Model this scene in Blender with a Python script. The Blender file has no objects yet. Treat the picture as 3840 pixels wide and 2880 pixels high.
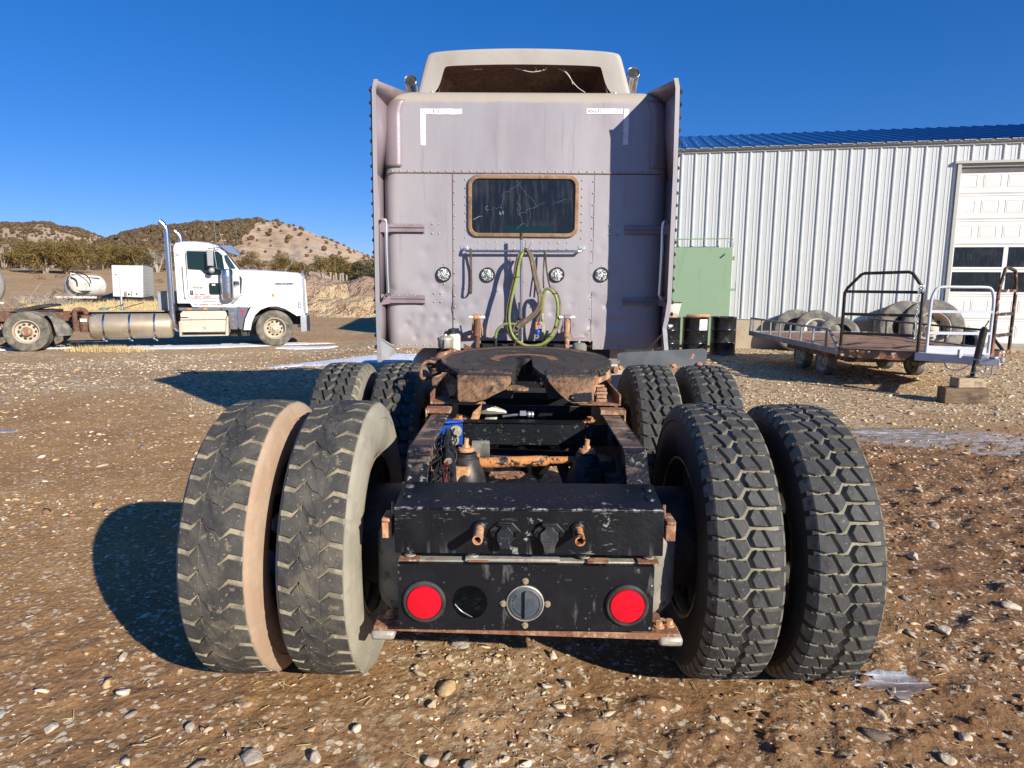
import bpy, bmesh, math, random
import numpy as np
from mathutils import Vector, Matrix, Quaternion

# ------------------------------------------------------------------ camera
scn = bpy.context.scene
COL = scn.collection
cam_d = bpy.data.cameras.new("camera")
cam = bpy.data.objects.new("camera", cam_d)
COL.objects.link(cam)
cam_d.sensor_fit = 'HORIZONTAL'
cam_d.sensor_width = 36.0
cam_d.lens = 23.64
cam_d.clip_start = 0.05
cam_d.clip_end = 5000.0
_yaw, _pitch, _roll = 0.0092, 0.1472, 0.0077
_f = Vector((-math.sin(_yaw) * math.cos(_pitch), math.cos(_yaw) * math.cos(_pitch), -math.sin(_pitch)))
_r = Vector((math.cos(_yaw), math.sin(_yaw), 0))
_u = _r.cross(_f)
_r2 = _r * math.cos(_roll) + _u * math.sin(_roll)
_u2 = _u * math.cos(_roll) - _r * math.sin(_roll)
_m = Matrix((_r2, _u2, -_f)).transposed().to_4x4()
_m.translation = Vector((-0.0457, -2.7073, 1.5917))
cam.matrix_world = _m
scn.camera = cam

# ------------------------------------------------------------------ sky, sun, exposure
SUN_TO = Vector((1.52, -1.66, 1.0)).normalized()
SUN_EL = math.asin(SUN_TO.z)
SUN_AZ = math.atan2(SUN_TO.x, SUN_TO.y)
world = bpy.data.worlds.new("World")
scn.world = world
world.use_nodes = True
wt = world.node_tree
wt.nodes.clear()
sky = wt.nodes.new("ShaderNodeTexSky")
sky.sky_type = 'NISHITA'
sky.sun_disc = False
sky.sun_elevation = SUN_EL
sky.sun_rotation = SUN_AZ
sky.altitude = 1800
sky.air_density = 1.0
sky.dust_density = 0.0
sky.ozone_density = 4.0
bg = wt.nodes.new("ShaderNodeBackground")
bg.inputs[1].default_value = 0.09
wo = wt.nodes.new("ShaderNodeOutputWorld")
# deep high-altitude blue, the same over the whole dome
hs = wt.nodes.new("ShaderNodeHueSaturation")
hs.inputs['Saturation'].default_value = 1.1
wt.links.new(sky.outputs[0], hs.inputs['Color'])
gmn = wt.nodes.new("ShaderNodeGamma")
gmn.inputs[1].default_value = .73
tm = wt.nodes.new("ShaderNodeMix")
tm.data_type = 'RGBA'
tm.blend_type = 'MULTIPLY'
tm.inputs[0].default_value = 1
tm.inputs[7].default_value = (.86, .97, 1.38, 1)
h2 = wt.nodes.new("ShaderNodeHueSaturation")
h2.inputs['Saturation'].default_value = 1.17
wt.links.new(hs.outputs[0], gmn.inputs[0])
wt.links.new(gmn.outputs[0], tm.inputs[6])
wt.links.new(tm.outputs[2], h2.inputs['Color'])
wt.links.new(h2.outputs[0], bg.inputs[0])
wt.links.new(bg.outputs[0], wo.inputs[0])
sun_d = bpy.data.lights.new("sun", 'SUN')
sun_d.energy = 4.6
sun_d.angle = math.radians(0.53)
sun_d.color = (1.0, 0.92, 0.80)
sun = bpy.data.objects.new("sun", sun_d)
sun.rotation_euler = (-SUN_TO).to_track_quat('-Z', 'Y').to_euler()
COL.objects.link(sun)
scn.view_settings.view_transform = 'Standard'
scn.view_settings.look = 'None'
scn.view_settings.exposure = 0.68
scn.view_settings.gamma = 1.0
scn.view_settings.use_curve_mapping = False
scn.cycles.max_bounces = 6
scn.cycles.diffuse_bounces = 3
scn.cycles.glossy_bounces = 3
scn.cycles.transmission_bounces = 4
scn.cycles.use_denoising = True

RNG = random.Random(7)
NR = np.random.default_rng(11)

# ------------------------------------------------------------------ noise and terrain
def vnoise(x, y, seed=0):
    xi = np.floor(x).astype(np.int64); yi = np.floor(y).astype(np.int64)
    xf = x - xi; yf = y - yi
    xf = xf * xf * (3 - 2 * xf); yf = yf * yf * (3 - 2 * yf)
    def h(a, b):
        n = (a * 374761393 + b * 668265263 + seed * 974634777) & 0x7fffffff
        n = ((n ^ (n >> 13)) * 1274126177) & 0x7fffffff
        return ((n ^ (n >> 16)) & 0xffff) / 65535.0
    a = h(xi, yi); b = h(xi + 1, yi); c = h(xi, yi + 1); d = h(xi + 1, yi + 1)
    return (a * (1 - xf) + b * xf) * (1 - yf) + (c * (1 - xf) + d * xf) * yf
def fbm(x, y, o=4, seed=0):
    s = 0; a = .5; t = 0
    for k in range(o):
        s = s + a * vnoise(x * 2 ** k + 17.3 * k, y * 2 ** k - 9.1 * k, seed + k); t += a; a *= .5
    return s / t
def sst(a, b, x):
    t = np.clip((x - a) / (b - a), 0, 1)
    return t * t * (3 - 2 * t)
def macro(x, y):
    """ground height without the fine relief"""
    x = np.asarray(x, float); y = np.asarray(y, float)
    z = -.25 * sst(7.5, 12.5, y) * sst(-2.5, -6.0, x)
    z = z + .25 * sst(9.0, 11.8, x) * sst(8.5, 13.0, y)
    far = sst(44, 125, np.hypot(x, y)) * sst(-.05, -.35, x / (np.abs(y) + 1)) * (y > 0)
    z = z + far * (3.3 + 1.5 * (fbm(x / 30, y / 30, 3, 5) - .5))
    return z
CX, CY = -.0457, -2.7073
def wetness(x, y):
    n = fbm(x * .9 + 3, y * .9, 4, 21) - .5
    w = sst(1.1, 2.4, x + 1.2 * n) * sst(5.6, 3.6, y + 1.6 * n)
    w2 = sst(.7, -.2, y + 1.0 * n + .1 * x) * sst(-.9, .6, x) * .7
    w3 = sst(1.0, -.5, y + 1.5 * n) * .5
    return np.clip(np.maximum(np.maximum(w, w2), w3), 0, 1)
def gravelly(x, y):
    n = fbm(x * .55, y * .55, 4, 31) - .5
    g = sst(3.0, 9.0, y + 7 * n) * (.35 + .65 * sst(.38, .6, fbm(x * .35 + 9, y * .8, 3, 77)))
    g = g * (1 - .55 * sst(16, 19, y))
    g = np.maximum(g, .22 * sst(-1.3, -.2, x) * sst(1.4, .4, x) * sst(1.2, -.3, y) * sst(.3, .55, fbm(x * 2, y * 2, 3, 8)))
    g = np.maximum(g, .8 * sst(2.8, 4, x) * sst(5.2, 6.4, y) * sst(13, 11, y))
    return np.clip(g, 0, 1)
def ground_z(x, y):
    z = macro(x, y)
    x = np.asarray(x, float); y = np.asarray(y, float)
    near = 1 / (1 + (np.hypot(x - CX, y - CY) / 30) ** 2)
    z = z + .03 * (fbm(x * .8, y * .8, 3, 2) - .5) * near
    w = wetness(x, y)
    cl = np.maximum(fbm(x * 9, y * 9, 4, 3) - .47, 0)
    z = z + w * cl * .11 * near + (fbm(x * 7, y * 7, 3, 4) - .5) * .007 * near + (fbm(x * 21, y * 21, 2, 14) - .5) * .006 * near
    # rutted, churned ridge of mud on the right
    rd = np.abs((y - 3.4) + .95 * (x - 3.4) + .5 * (fbm(x, y, 2, 9) - .5))
    z = z + .07 * sst(.55, .0, rd) * sst(2.6, 3.1, x) * sst(5.8, 5.0, x) * (fbm(x * 6, y * 6, 4, 6) * 1.5)
    # wheels stand on firm flat ground
    flat = np.exp(-(np.maximum(np.abs(np.abs(x) - .93) - .33, 0) / .12) ** 2) * np.exp(-(np.maximum(np.abs(y - .685) - .75, 0) / .2) ** 2)
    return z * (1 - flat) + (macro(x, y) - .004) * flat

# ------------------------------------------------------------------ materials
MAT = {}
def M(name, col, rough=.6, metal=0.0, layers=(), bump=None, spec=.4, attr=None, coat=0.0, alpha=None):
    """procedural material: a base colour with noise-masked layers of dirt, rust or wear"""
    m = bpy.data.materials.new(name); m.use_nodes = True
    nt = m.node_tree; N = nt.nodes; L = nt.links; N.clear()
    out = N.new("ShaderNodeOutputMaterial"); b = N.new("ShaderNodeBsdfPrincipled")
    L.new(b.outputs[0], out.inputs[0])
    tc = N.new("ShaderNodeTexCoord")
    def rgb(c):
        n = N.new("ShaderNodeRGB"); n.outputs[0].default_value = (*c, 1); return n.outputs[0]
    def val(v):
        n = N.new("ShaderNodeValue"); n.outputs[0].default_value = v; return n.outputs[0]
    def coord(st, off=0.0):
        mp = N.new("ShaderNodeMapping"); mp.inputs['Scale'].default_value = st; mp.inputs['Location'].default_value = (off, off * .7, off * .3)
        L.new(tc.outputs['Object'], mp.inputs[0]); return mp.outputs[0]
    def mix(f, a, bb, isc=True):
        n = N.new("ShaderNodeMix"); n.data_type = 'RGBA' if isc else 'FLOAT'
        ia, ib, o = (6, 7, 2) if isc else (2, 3, 0)
        L.new(f, n.inputs[0]); L.new(a, n.inputs[ia]); L.new(bb, n.inputs[ib]); return n.outputs[o]
    def mr(v, lo, hi, a=0.0, z=1.0):
        n = N.new("ShaderNodeMapRange"); n.inputs[1].default_value = lo; n.inputs[2].default_value = hi
        n.inputs[3].default_value = a; n.inputs[4].default_value = z; L.new(v, n.inputs[0]); return n.outputs[0]
    def mul(a, c, op='MULTIPLY'):
        n = N.new("ShaderNodeMath"); n.operation = op; L.new(a, n.inputs[0])
        if isinstance(c, float): n.inputs[1].default_value = c
        else: L.new(c, n.inputs[1])
        return n.outputs[0]
    if attr:
        a = N.new("ShaderNodeAttribute"); a.attribute_name = attr; c = a.outputs['Color']
    else:
        c = rgb(col)
    r = val(rough); me = val(metal); k = 0
    for ly in layers:
        k += 1
        st = ly.get('st', (1, 1, 1)); kind = ly.get('k', 'noise')
        sc = ly.get('s', 8.0)
        if kind == 'vor':
            n = N.new("ShaderNodeTexVoronoi"); n.inputs['Scale'].default_value = sc
            L.new(coord(st, k * 3.1), n.inputs['Vector']); src = n.outputs['Distance']
        elif kind == 'cell':
            n = N.new("ShaderNodeTexVoronoi"); n.inputs['Scale'].default_value = sc
            L.new(coord(st, k * 3.1), n.inputs['Vector'])
            sp = N.new("ShaderNodeSeparateColor"); L.new(n.outputs['Color'], sp.inputs[0]); src = sp.outputs[0]
        elif kind == 'z':
            sp = N.new("ShaderNodeSeparateXYZ"); L.new(tc.outputs['Object'], sp.inputs[0]); src = sp.outputs[2]
            n2 = N.new("ShaderNodeTexNoise"); n2.inputs['Scale'].default_value = sc; L.new(coord(st), n2.inputs['Vector'])
            src = mul(src, mul(mul(n2.outputs[0], -.5, 'ADD'), ly.get('w', .2)), 'ADD')
        elif kind == 'attr':
            a = N.new("ShaderNodeAttribute"); a.attribute_name = ly['an']; src = a.outputs['Fac']
        elif kind == 'up':
            g = N.new("ShaderNodeNewGeometry"); sp = N.new("ShaderNodeSeparateXYZ"); L.new(g.outputs['Normal'], sp.inputs[0]); src = sp.outputs[2]
        else:
            n = N.new("ShaderNodeTexNoise"); n.inputs['Scale'].default_value = sc; n.inputs['Detail'].default_value = ly.get('d', 6.0)
            n.inputs['Roughness'].default_value = ly.get('nr', .6)
            L.new(coord(st, k * 3.1), n.inputs['Vector']); src = n.outputs[0]
        f = mr(src, ly.get('lo', .5), ly.get('hi', .6), 0.0, ly.get('a', 1.0))
        if 'mask' in ly:
            ms = ly['mask']
            n = N.new("ShaderNodeTexNoise"); n.inputs['Scale'].default_value = ms[0]; n.inputs['Detail'].default_value = 4
            L.new(coord((1, 1, 1), 5.5 + k), n.inputs['Vector']); f = mul(f, mr(n.outputs[0], ms[1], ms[2]))
        if 'zr' in ly:
            sp = N.new("ShaderNodeSeparateXYZ"); L.new(tc.outputs['Object'], sp.inputs[0]); f = mul(f, mr(sp.outputs[ly.get('ax', 2)], ly['zr'][0], ly['zr'][1]))
        if 'aa' in ly:
            a = N.new("ShaderNodeAttribute"); a.attribute_name = ly['aa']; f = mul(f, a.outputs['Fac'])
        if 'zr2' in ly:
            sp = N.new("ShaderNodeSeparateXYZ"); L.new(tc.outputs['Object'], sp.inputs[0]); f = mul(f, mr(sp.outputs[ly.get('ax2', 2)], ly['zr2'][0], ly['zr2'][1]))
        c = mix(f, c, rgb(ly['c']))
        if 'r' in ly: r = mix(f, r, val(ly['r']), False)
        if 'm' in ly: me = mix(f, me, val(ly['m']), False)
    L.new(c, b.inputs['Base Color']); L.new(r, b.inputs['Roughness']); L.new(me, b.inputs['Metallic'])
    b.inputs['Specular IOR Level'].default_value = spec
    if coat: b.inputs['Coat Weight'].default_value = coat; b.inputs['Coat Roughness'].default_value = .1
    if bump:
        prev = None
        for bb in (bump if isinstance(bump, list) else [bump]):
            if len(bb) > 3 and bb[3] == 'vor':
                n = N.new("ShaderNodeTexVoronoi"); n.inputs['Scale'].default_value = bb[0]; src = 0
            else:
                n = N.new("ShaderNodeTexNoise"); n.inputs['Scale'].default_value = bb[0]; n.inputs['Detail'].default_value = 5; src = 0
            L.new(coord(bb[4] if len(bb) > 4 else (1, 1, 1), 1.7), n.inputs['Vector'])
            bp = N.new("ShaderNodeBump"); bp.inputs['Strength'].default_value = bb[1]; bp.inputs['Distance'].default_value = bb[2]
            L.new(n.outputs[src], bp.inputs['Height'])
            if prev is not None: L.new(prev, bp.inputs['Normal'])
            prev = bp.outputs[0]
        L.new(prev, b.inputs['Normal'])
    MAT[name] = m
    return m

# ------------------------------------------------------------------ geometry helpers
def frame(d):
    d = Vector(d).normalized()
    a = Vector((0, 0, 1)) if abs(d.z) < .9 else Vector((1, 0, 0))
    x = d.cross(a).normalized()
    return x, d.cross(x).normalized()
class G:
    def __init__(s): s.v = []; s.f = []; s.mi = []
    def add(s, vs, fs, mi=0):
        o = len(s.v); s.v += [tuple(v) for v in vs]
        s.f += [tuple(i + o for i in f) for f in fs]; s.mi += [mi] * len(fs); return s
    def box(s, c, sz, rot=None, mi=0):
        hx, hy, hz = sz[0] / 2, sz[1] / 2, sz[2] / 2
        vs = [Vector((i * hx, j * hy, k * hz)) for i in (-1, 1) for j in (-1, 1) for k in (-1, 1)]
        if rot is not None:
            R = rot if isinstance(rot, Matrix) else Matrix.Rotation(rot[2], 3, 'Z') @ Matrix.Rotation(rot[1], 3, 'Y') @ Matrix.Rotation(rot[0], 3, 'X')
            vs = [R @ v for v in vs]
        c = Vector(c)
        return s.add([v + c for v in vs], [(0, 1, 3, 2), (4, 6, 7, 5), (0, 4, 5, 1), (2, 3, 7, 6), (0, 2, 6, 4), (1, 5, 7, 3)], mi)
    def bx(s, x0, x1, y0, y1, z0, z1, mi=0):
        return s.box(((x0 + x1) / 2, (y0 + y1) / 2, (z0 + z1) / 2), (x1 - x0, y1 - y0, z1 - z0), None, mi)
    def bar(s, a, b, w, h, mi=0, up=(0, 0, 1)):
        a = Vector(a); b = Vector(b); d = (b - a).normalized(); up = Vector(up)
        if abs(d.dot(up)) > .98: up = Vector((1, 0, 0))
        x = d.cross(up).normalized(); z = x.cross(d).normalized()
        vs = [p + x * i * w / 2 + z * k * h / 2 for p in (a, b) for i in (-1, 1) for k in (-1, 1)]
        return s.add(vs, [(0, 1, 3, 2), (4, 6, 7, 5), (0, 4, 5, 1), (2, 3, 7, 6), (0, 2, 6, 4), (1, 5, 7, 3)], mi)
    def tube(s, pts, r, n=8, cap=True, closed=False, mi=0):
        pts = [Vector(p) for p in pts]; m = len(pts)
        rr = r if isinstance(r, (list, tuple)) else [r] * m
        vs = []; px = None
        for i, p in enumerate(pts):
            if closed: d = pts[(i + 1) % m] - pts[i - 1]
            else: d = pts[min(i + 1, m - 1)] - pts[max(i - 1, 0)]
            if d.length < 1e-9: d = Vector((0, 0, 1))
            d.normalize()
            if px is None: px, _ = frame(d)
            px = (px - d * px.dot(d))
            if px.length < 1e-6: px, _ = frame(d)
            px.normalize(); py = d.cross(px)
            for k in range(n):
                a = 2 * math.pi * k / n
                vs.append(p + (px * math.cos(a) + py * math.sin(a)) * rr[i])
        fs = []
        for i in range(m if closed else m - 1):
            j = (i + 1) % m
            for k in range(n):
                l = (k + 1) % n
                fs.append((i * n + k, i * n + l, j * n + l, j * n + k))
        if cap and not closed:
            fs.append(tuple(range(n))[::-1]); fs.append(tuple((m - 1) * n + k for k in range(n)))
        return s.add(vs, fs, mi)
    def cyl(s, a, b, r, n=16, r2=None, cap=True, mi=0):
        return s.tube([a, b], [r, r if r2 is None else r2], n, cap, False, mi)
    def lathe(s, prof, o, ax, n=24, mi=0, closed=False, cap=False):
        """prof: (radius, distance along the axis)"""
        o = Vector(o); ax = Vector(ax).normalized(); x, y = frame(ax); vs = []
        for (r, h) in prof:
            for k in range(n):
                a = 2 * math.pi * k / n
                vs.append(o + ax * h + (x * math.cos(a) + y * math.sin(a)) * r)
        m = len(prof); fs = []
        for i in range(m if closed else m - 1):
            j = (i + 1) % m
            for k in range(n):
                l = (k + 1) % n
                fs.append((i * n + k, j * n + k, j * n + l, i * n + l))
        if cap: fs.append(tuple(range(n))); fs.append(tuple((m - 1) * n + k for k in range(n))[::-1])
        return s.add(vs, fs, mi)
    def dome(s, c, d, r, h, n=8, mi=0):
        return s.lathe([(r, 0), (r * .8, h * .7), (r * .25, h)], c, d, n, mi, cap=True)
    def hexbolt(s, c, d, r, h, mi=0):
        c = Vector(c); d = Vector(d).normalized()
        s.cyl(c, c + d * h * .3, r * 1.5, 14, mi=mi); return s.cyl(c + d * h * .3, c + d * h, r, 6, mi=mi)
    def prism(s, poly, vec, mi=0):
        n = len(poly); vec = Vector(vec); p = [Vector(a) for a in poly]
        vs = p + [a + vec for a in p]
        fs = [tuple(range(n))[::-1], tuple(range(n, 2 * n))] + [(i, (i + 1) % n, n + (i + 1) % n, n + i) for i in range(n)]
        return s.add(vs, fs, mi)
    def ring(s, outer, inner, vec, mi=0):
        n = len(outer); vec = Vector(vec)
        o = [Vector(a) for a in outer]; i_ = [Vector(a) for a in inner]
        vs = o + i_ + [a + vec for a in o] + [a + vec for a in i_]; fs = []
        for k in range(n):
            l = (k + 1) % n
            fs += [(k, l, n + l, n + k), (2 * n + k, 3 * n + k, 3 * n + l, 2 * n + l), (k, 2 * n + k, 2 * n + l, l), (n + k, n + l, 3 * n + l, 3 * n + k)]
        return s.add(vs, fs, mi)
    def mesh(s, name, mats, smooth=None):
        me = bpy.data.meshes.new(name)
        me.from_pydata([tuple(v) for v in s.v], [], s.f)
        mats = mats if isinstance(mats, (list, tuple)) else [mats]
        for m in mats: me.materials.append(MAT[m] if isinstance(m, str) else m)
        if len(mats) > 1: me.polygons.foreach_set('material_index', s.mi)
        bm = bmesh.new(); bm.from_mesh(me); bmesh.ops.recalc_face_normals(bm, faces=bm.faces); bm.to_mesh(me); bm.free()
        if smooth is not None:
            me.shade_smooth(); me.set_sharp_from_angle(angle=math.radians(smooth))
        me.update(); return me
    def obj(s, name, mats, parent=None, smooth=35, bevel=0, **kw):
        o = bpy.data.objects.new(name, s.mesh(name, mats, smooth)); COL.objects.link(o)
        if parent: o.parent = parent
        if bevel:
            b = o.modifiers.new("bevel", 'BEVEL'); b.width = bevel; b.segments = 2; b.limit_method = 'ANGLE'; b.angle_limit = math.radians(40)
            b.harden_normals = False
        for k, v in kw.items(): o[k] = v
        return o
def empty(name, loc=(0, 0, 0), rz=0, label=None, cat=None, group=None, rot=None):
    o = bpy.data.objects.new(name, None); COL.objects.link(o); o.location = loc
    o.rotation_euler = rot if rot else (0, 0, rz); o.empty_display_size = .1
    if label: tag(o, label, cat, group)
    return o
def tag(o, label, cat, group=None, kind=None):
    if label: o['label'] = label
    if cat: o['category'] = cat
    if group: o['group'] = group
    if kind: o['kind'] = kind
    return o
def link_mesh(name, me, parent=None, loc=None, rot=None, **kw):
    o = bpy.data.objects.new(name, me); COL.objects.link(o)
    if parent: o.parent = parent
    if loc is not None: o.location = loc
    if rot is not None: o.rotation_euler = rot
    for k, v in kw.items(): o[k] = v
    return o
def copy_tree(o, parent=None):
    c = o.copy(); COL.objects.link(c)
    if parent: c.parent = parent
    for ch in list(o.children): copy_tree(ch, c)
    return c
def rrect(x0, x1, z0, z1, r, y, n=6):
    pts = []
    for cx, cz, a0 in ((x1 - r, z1 - r, 0), (x0 + r, z1 - r, 90), (x0 + r, z0 + r, 180), (x1 - r, z0 + r, 270)):
        for k in range(n + 1):
            a = math.radians(a0 + 90 * k / n); pts.append((cx + r * math.cos(a), y, cz + r * math.sin(a)))
    return pts
def smooth_path(pts, n=4):
    """Catmull-Rom through the points"""
    P = [Vector(p) for p in pts]; out = []
    for i in range(len(P) - 1):
        a = P[max(i - 1, 0)]; b = P[i]; c = P[i + 1]; d = P[min(i + 2, len(P) - 1)]
        for k in range(n):
            t = k / n
            out.append(.5 * ((2 * b) + (c - a) * t + (2 * a - 5 * b + 4 * c - d) * t * t + (3 * b - a - 3 * c + d) * t ** 3))
    out.append(P[-1]); return out
def np_mesh(name, verts, faces, mats, mat_idx=None, smooth=False):
    """verts (n,3), faces (m,k) numpy -> mesh"""
    me = bpy.data.meshes.new(name); n = len(verts); m, k = faces.shape
    me.vertices.add(n); me.vertices.foreach_set('co', verts.astype(np.float32).ravel())
    me.loops.add(m * k); me.loops.foreach_set('vertex_index', faces.astype(np.int32).ravel())
    me.polygons.add(m); me.polygons.foreach_set('loop_start', np.arange(0, m * k, k, dtype=np.int32))
    me.polygons.foreach_set('loop_total', np.full(m, k, dtype=np.int32))
    for q in mats: me.materials.append(MAT[q])
    if mat_idx is not None: me.polygons.foreach_set('material_index', mat_idx.astype(np.int32))
    me.update(calc_edges=True)
    if smooth: me.shade_smooth()
    return me
def point_color(me, name, cols):
    a = me.color_attributes.new(name, 'FLOAT_COLOR', 'POINT')
    c = np.ones((len(me.vertices), 4), np.float32); c[:, :3] = cols; a.data.foreach_set('color', c.ravel())
def point_float(me, name, v):
    a = me.attributes.new(name, 'FLOAT', 'POINT'); a.data.foreach_set('value', v.astype(np.float32))
ICO = {}
def ico(sub):
    if sub not in ICO:
        bm = bmesh.new(); bmesh.ops.create_icosphere(bm, subdivisions=sub, radius=1)
        v = np.array([x.co[:] for x in bm.verts]); f = np.array([[a.index for a in x.verts] for x in bm.faces]); bm.free(); ICO[sub] = (v, f)
    return ICO[sub]
def text_mesh(body, size, extrude=.002, bold=0.0):
    c = bpy.data.curves.new("lettering", 'FONT'); c.body = body; c.size = size; c.extrude = extrude; c.offset = bold
    c.align_x = 'LEFT'; c.resolution_u = 2
    o = bpy.data.objects.new("lettering", c); COL.objects.link(o)
    bpy.context.view_layer.update()
    me = bpy.data.meshes.new_from_object(o.evaluated_get(bpy.context.evaluated_depsgraph_get()))
    bpy.data.objects.remove(o); return me
# ------------------------------------------------------------------ material set
DUST = (.30, .21, .13)
M('ground', (.385, .220, .092), .95, spec=.08, layers=[
    dict(c=(.29, .16, .075), s=1.3, lo=.42, hi=.62, a=.7), dict(c=(.50, .315, .145), s=4.5, lo=.5, hi=.68, a=.6),
    dict(c=(.50, .37, .23), s=75, lo=.58, hi=.63, a=.7), dict(c=(.17, .09, .042), s=85, lo=.57, hi=.67, a=.45),
    dict(c=(.215, .118, .060), k='attr', an='wet', lo=0, hi=1, r=.8),
    dict(c=(.40, .275, .15), k='attr', an='gravel', lo=0, hi=1),
    dict(c=(.66, .53, .34), k='cell', s=26, lo=.62, hi=.66, aa='gravel'), dict(c=(.24, .14, .07), k='cell', s=31, lo=.70, hi=.74, aa='gravel'),
    dict(c=(.50, .38, .25), k='cell', s=75, lo=.86, hi=.88, mask=(2.5, .42, .52), a=.8), dict(c=(.14, .075, .038), k='cell', s=90, lo=.88, hi=.9, a=.5), dict(c=(.62, .52, .38), k='cell', s=52, lo=.93, hi=.94, a=.9),
    dict(c=(.72, .62, .45), k='cell', s=17, lo=.91, hi=.92, aa='gravel')],
    bump=[(110, .45, .008), (40, .35, .012), (30, .3, .014, 'vor')])
M('stone', (.4, .35, .28), .85, attr='tint', spec=.15, layers=[dict(c=(.26, .16, .09), s=35, lo=.5, hi=.75, a=.55)], bump=(60, .35, .02))
M('mud', (.16, .08, .038), .9, spec=.1, layers=[dict(c=(.24, .135, .07), s=30, lo=.5, hi=.65)], bump=(70, .7, .02))
M('ice', (.27, .21, .17), .22, layers=[dict(c=(.50, .51, .54), s=3.5, st=(.5, 2.0, 1), lo=.5, hi=.66, r=.5, d=8), dict(c=(.13, .085, .06), s=2.2, st=(.6, 2, 1), lo=.55, hi=.66, a=.8), dict(c=(.75, .78, .84), s=14, st=(.4, 2.4, 1), lo=.58, hi=.63, a=.8, r=.6)], bump=(12, .4, .03))
M('snow', (.8, .84, .92), .7, layers=[dict(c=(.32, .25, .18), s=5, st=(.5, 1.4, 1), lo=.6, hi=.66, a=.8), dict(c=(.6, .6, .62), s=12, lo=.5, hi=.6)], bump=(18, .5, .03))
M('hill', (.58, .42, .27), .95, spec=.1, layers=[dict(c=(.32, .2, .13), s=.035, lo=.45, hi=.6, a=.6), dict(c=(.22, .17, .10), s=.25, lo=.5, hi=.65, a=.6), dict(c=(.5, .42, .33), s=.05, st=(1, 1, 3), lo=.52, hi=.62, a=.7)], bump=(.4, .5, 1.5))
M('mound', (.34, .235, .165), .95, layers=[dict(c=(.36, .3, .24), s=6, lo=.55, hi=.6), dict(c=(.17, .1, .07), s=1.2, st=(1, 1, .4), lo=.5, hi=.65, a=.7)], bump=[(5, 1.0, .25), (1.3, 1.0, .6)], spec=.1)
M('straw_mound', (.52, .38, .22), .95, layers=[dict(c=(.28, .15, .08), s=1.3, lo=.5, hi=.6, a=.8), dict(c=(.56, .49, .38), s=9, lo=.54, hi=.6)], bump=[(9, 1.0, .15), (2.2, 1.0, .4)], spec=.1)
M('dry_grass', (.58, .44, .22), .9)
# metals and paint
M('mauve_paint', (.352, .336, .358), .40, .12, layers=[
    dict(c=(.40, .375, .395), s=.9, lo=.42, hi=.6, a=.6), dict(c=(.26, .20, .23), s=2.5, st=(1, 1, .3), lo=.5, hi=.7, a=.35),
    dict(c=(.36, .30, .22), s=24, st=(1, 1, .15), lo=.60, hi=.72, a=.4, r=.8), dict(c=(.15, .10, .09), s=38, lo=.72, hi=.76, a=.8, m=0.0, r=.8),
    dict(c=(.40, .37, .36), s=9, st=(1, 1, .06), lo=.55, hi=.70, a=.3, r=.65), dict(c=(.20, .17, .19), s=16, st=(1, 1, .05), lo=.60, hi=.72, a=.4), dict(c=(.42, .36, .26), k='z', s=10, w=.04, lo=3.145, hi=3.16, a=.7, r=.8), dict(c=(.33, .26, .20), k='z', s=6, w=.2, lo=1.22, hi=1.0, a=.45, r=.7)], bump=(3.5, .06, .05), coat=.15)
M('mauve_dull', (.30, .25, .28), .5, .3, layers=[dict(c=(.24, .18, .16), s=7, st=(1, 1, .3), lo=.5, hi=.65, a=.5), dict(c=(.36, .3, .3), s=2, lo=.5, hi=.6, a=.5)], bump=(40, .12, .01))
M('grey_aluminium', (.42, .43, .44), .5, .5, layers=[dict(c=(.28, .26, .24), s=5, lo=.5, hi=.65, a=.6)])
M('fairing', (.36, .335, .295), .6, layers=[dict(c=(.28, .24, .18), s=3, st=(1, 1, .5), lo=.5, hi=.7, a=.5), dict(c=(.41, .39, .355), s=1.5, lo=.48, hi=.6, a=.5)], bump=(60, .08, .01))
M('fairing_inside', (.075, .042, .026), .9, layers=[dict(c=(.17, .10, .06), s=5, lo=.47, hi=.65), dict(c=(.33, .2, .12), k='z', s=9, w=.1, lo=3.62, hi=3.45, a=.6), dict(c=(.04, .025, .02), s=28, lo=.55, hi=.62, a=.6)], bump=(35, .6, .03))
M('rubber_seal', (.27, .16, .085), .85, layers=[dict(c=(.15, .1, .07), s=8, lo=.5, hi=.65), dict(c=(.36, .25, .15), s=22, lo=.55, hi=.6, a=.6)])
M('dark_glass', (.010, .012, .016), .12, layers=[dict(c=(.09, .09, .09), s=30, st=(1, 1, .12), lo=.5, hi=.75, a=.4, r=.5), dict(c=(.3, .3, .3), s=90, lo=.70, hi=.73, a=.7, r=.8), dict(c=(.06, .06, .06), s=3, lo=.5, hi=.7, a=.4, r=.35)])
M('crack', (.24, .25, .26), .5)
M('tape', (.78, .78, .79), .45, layers=[dict(c=(.45, .40, .32), s=26, lo=.6, hi=.66), dict(c=(.6, .58, .56), s=12, lo=.5, hi=.7)])
M('chrome', (.68, .69, .71), .26, 1.0, layers=[dict(c=(.4, .38, .36), s=14, lo=.55, hi=.75, a=.5, r=.4)])
M('polished', (.6, .62, .66), .22, 1.0, layers=[dict(c=(.42, .4, .38), s=10, lo=.5, hi=.7, a=.4, r=.4)])
M('galv', (.5, .53, .57), .4, .7, layers=[dict(c=(.35, .33, .3), s=14, lo=.5, hi=.65, a=.5, r=.6)])
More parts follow.
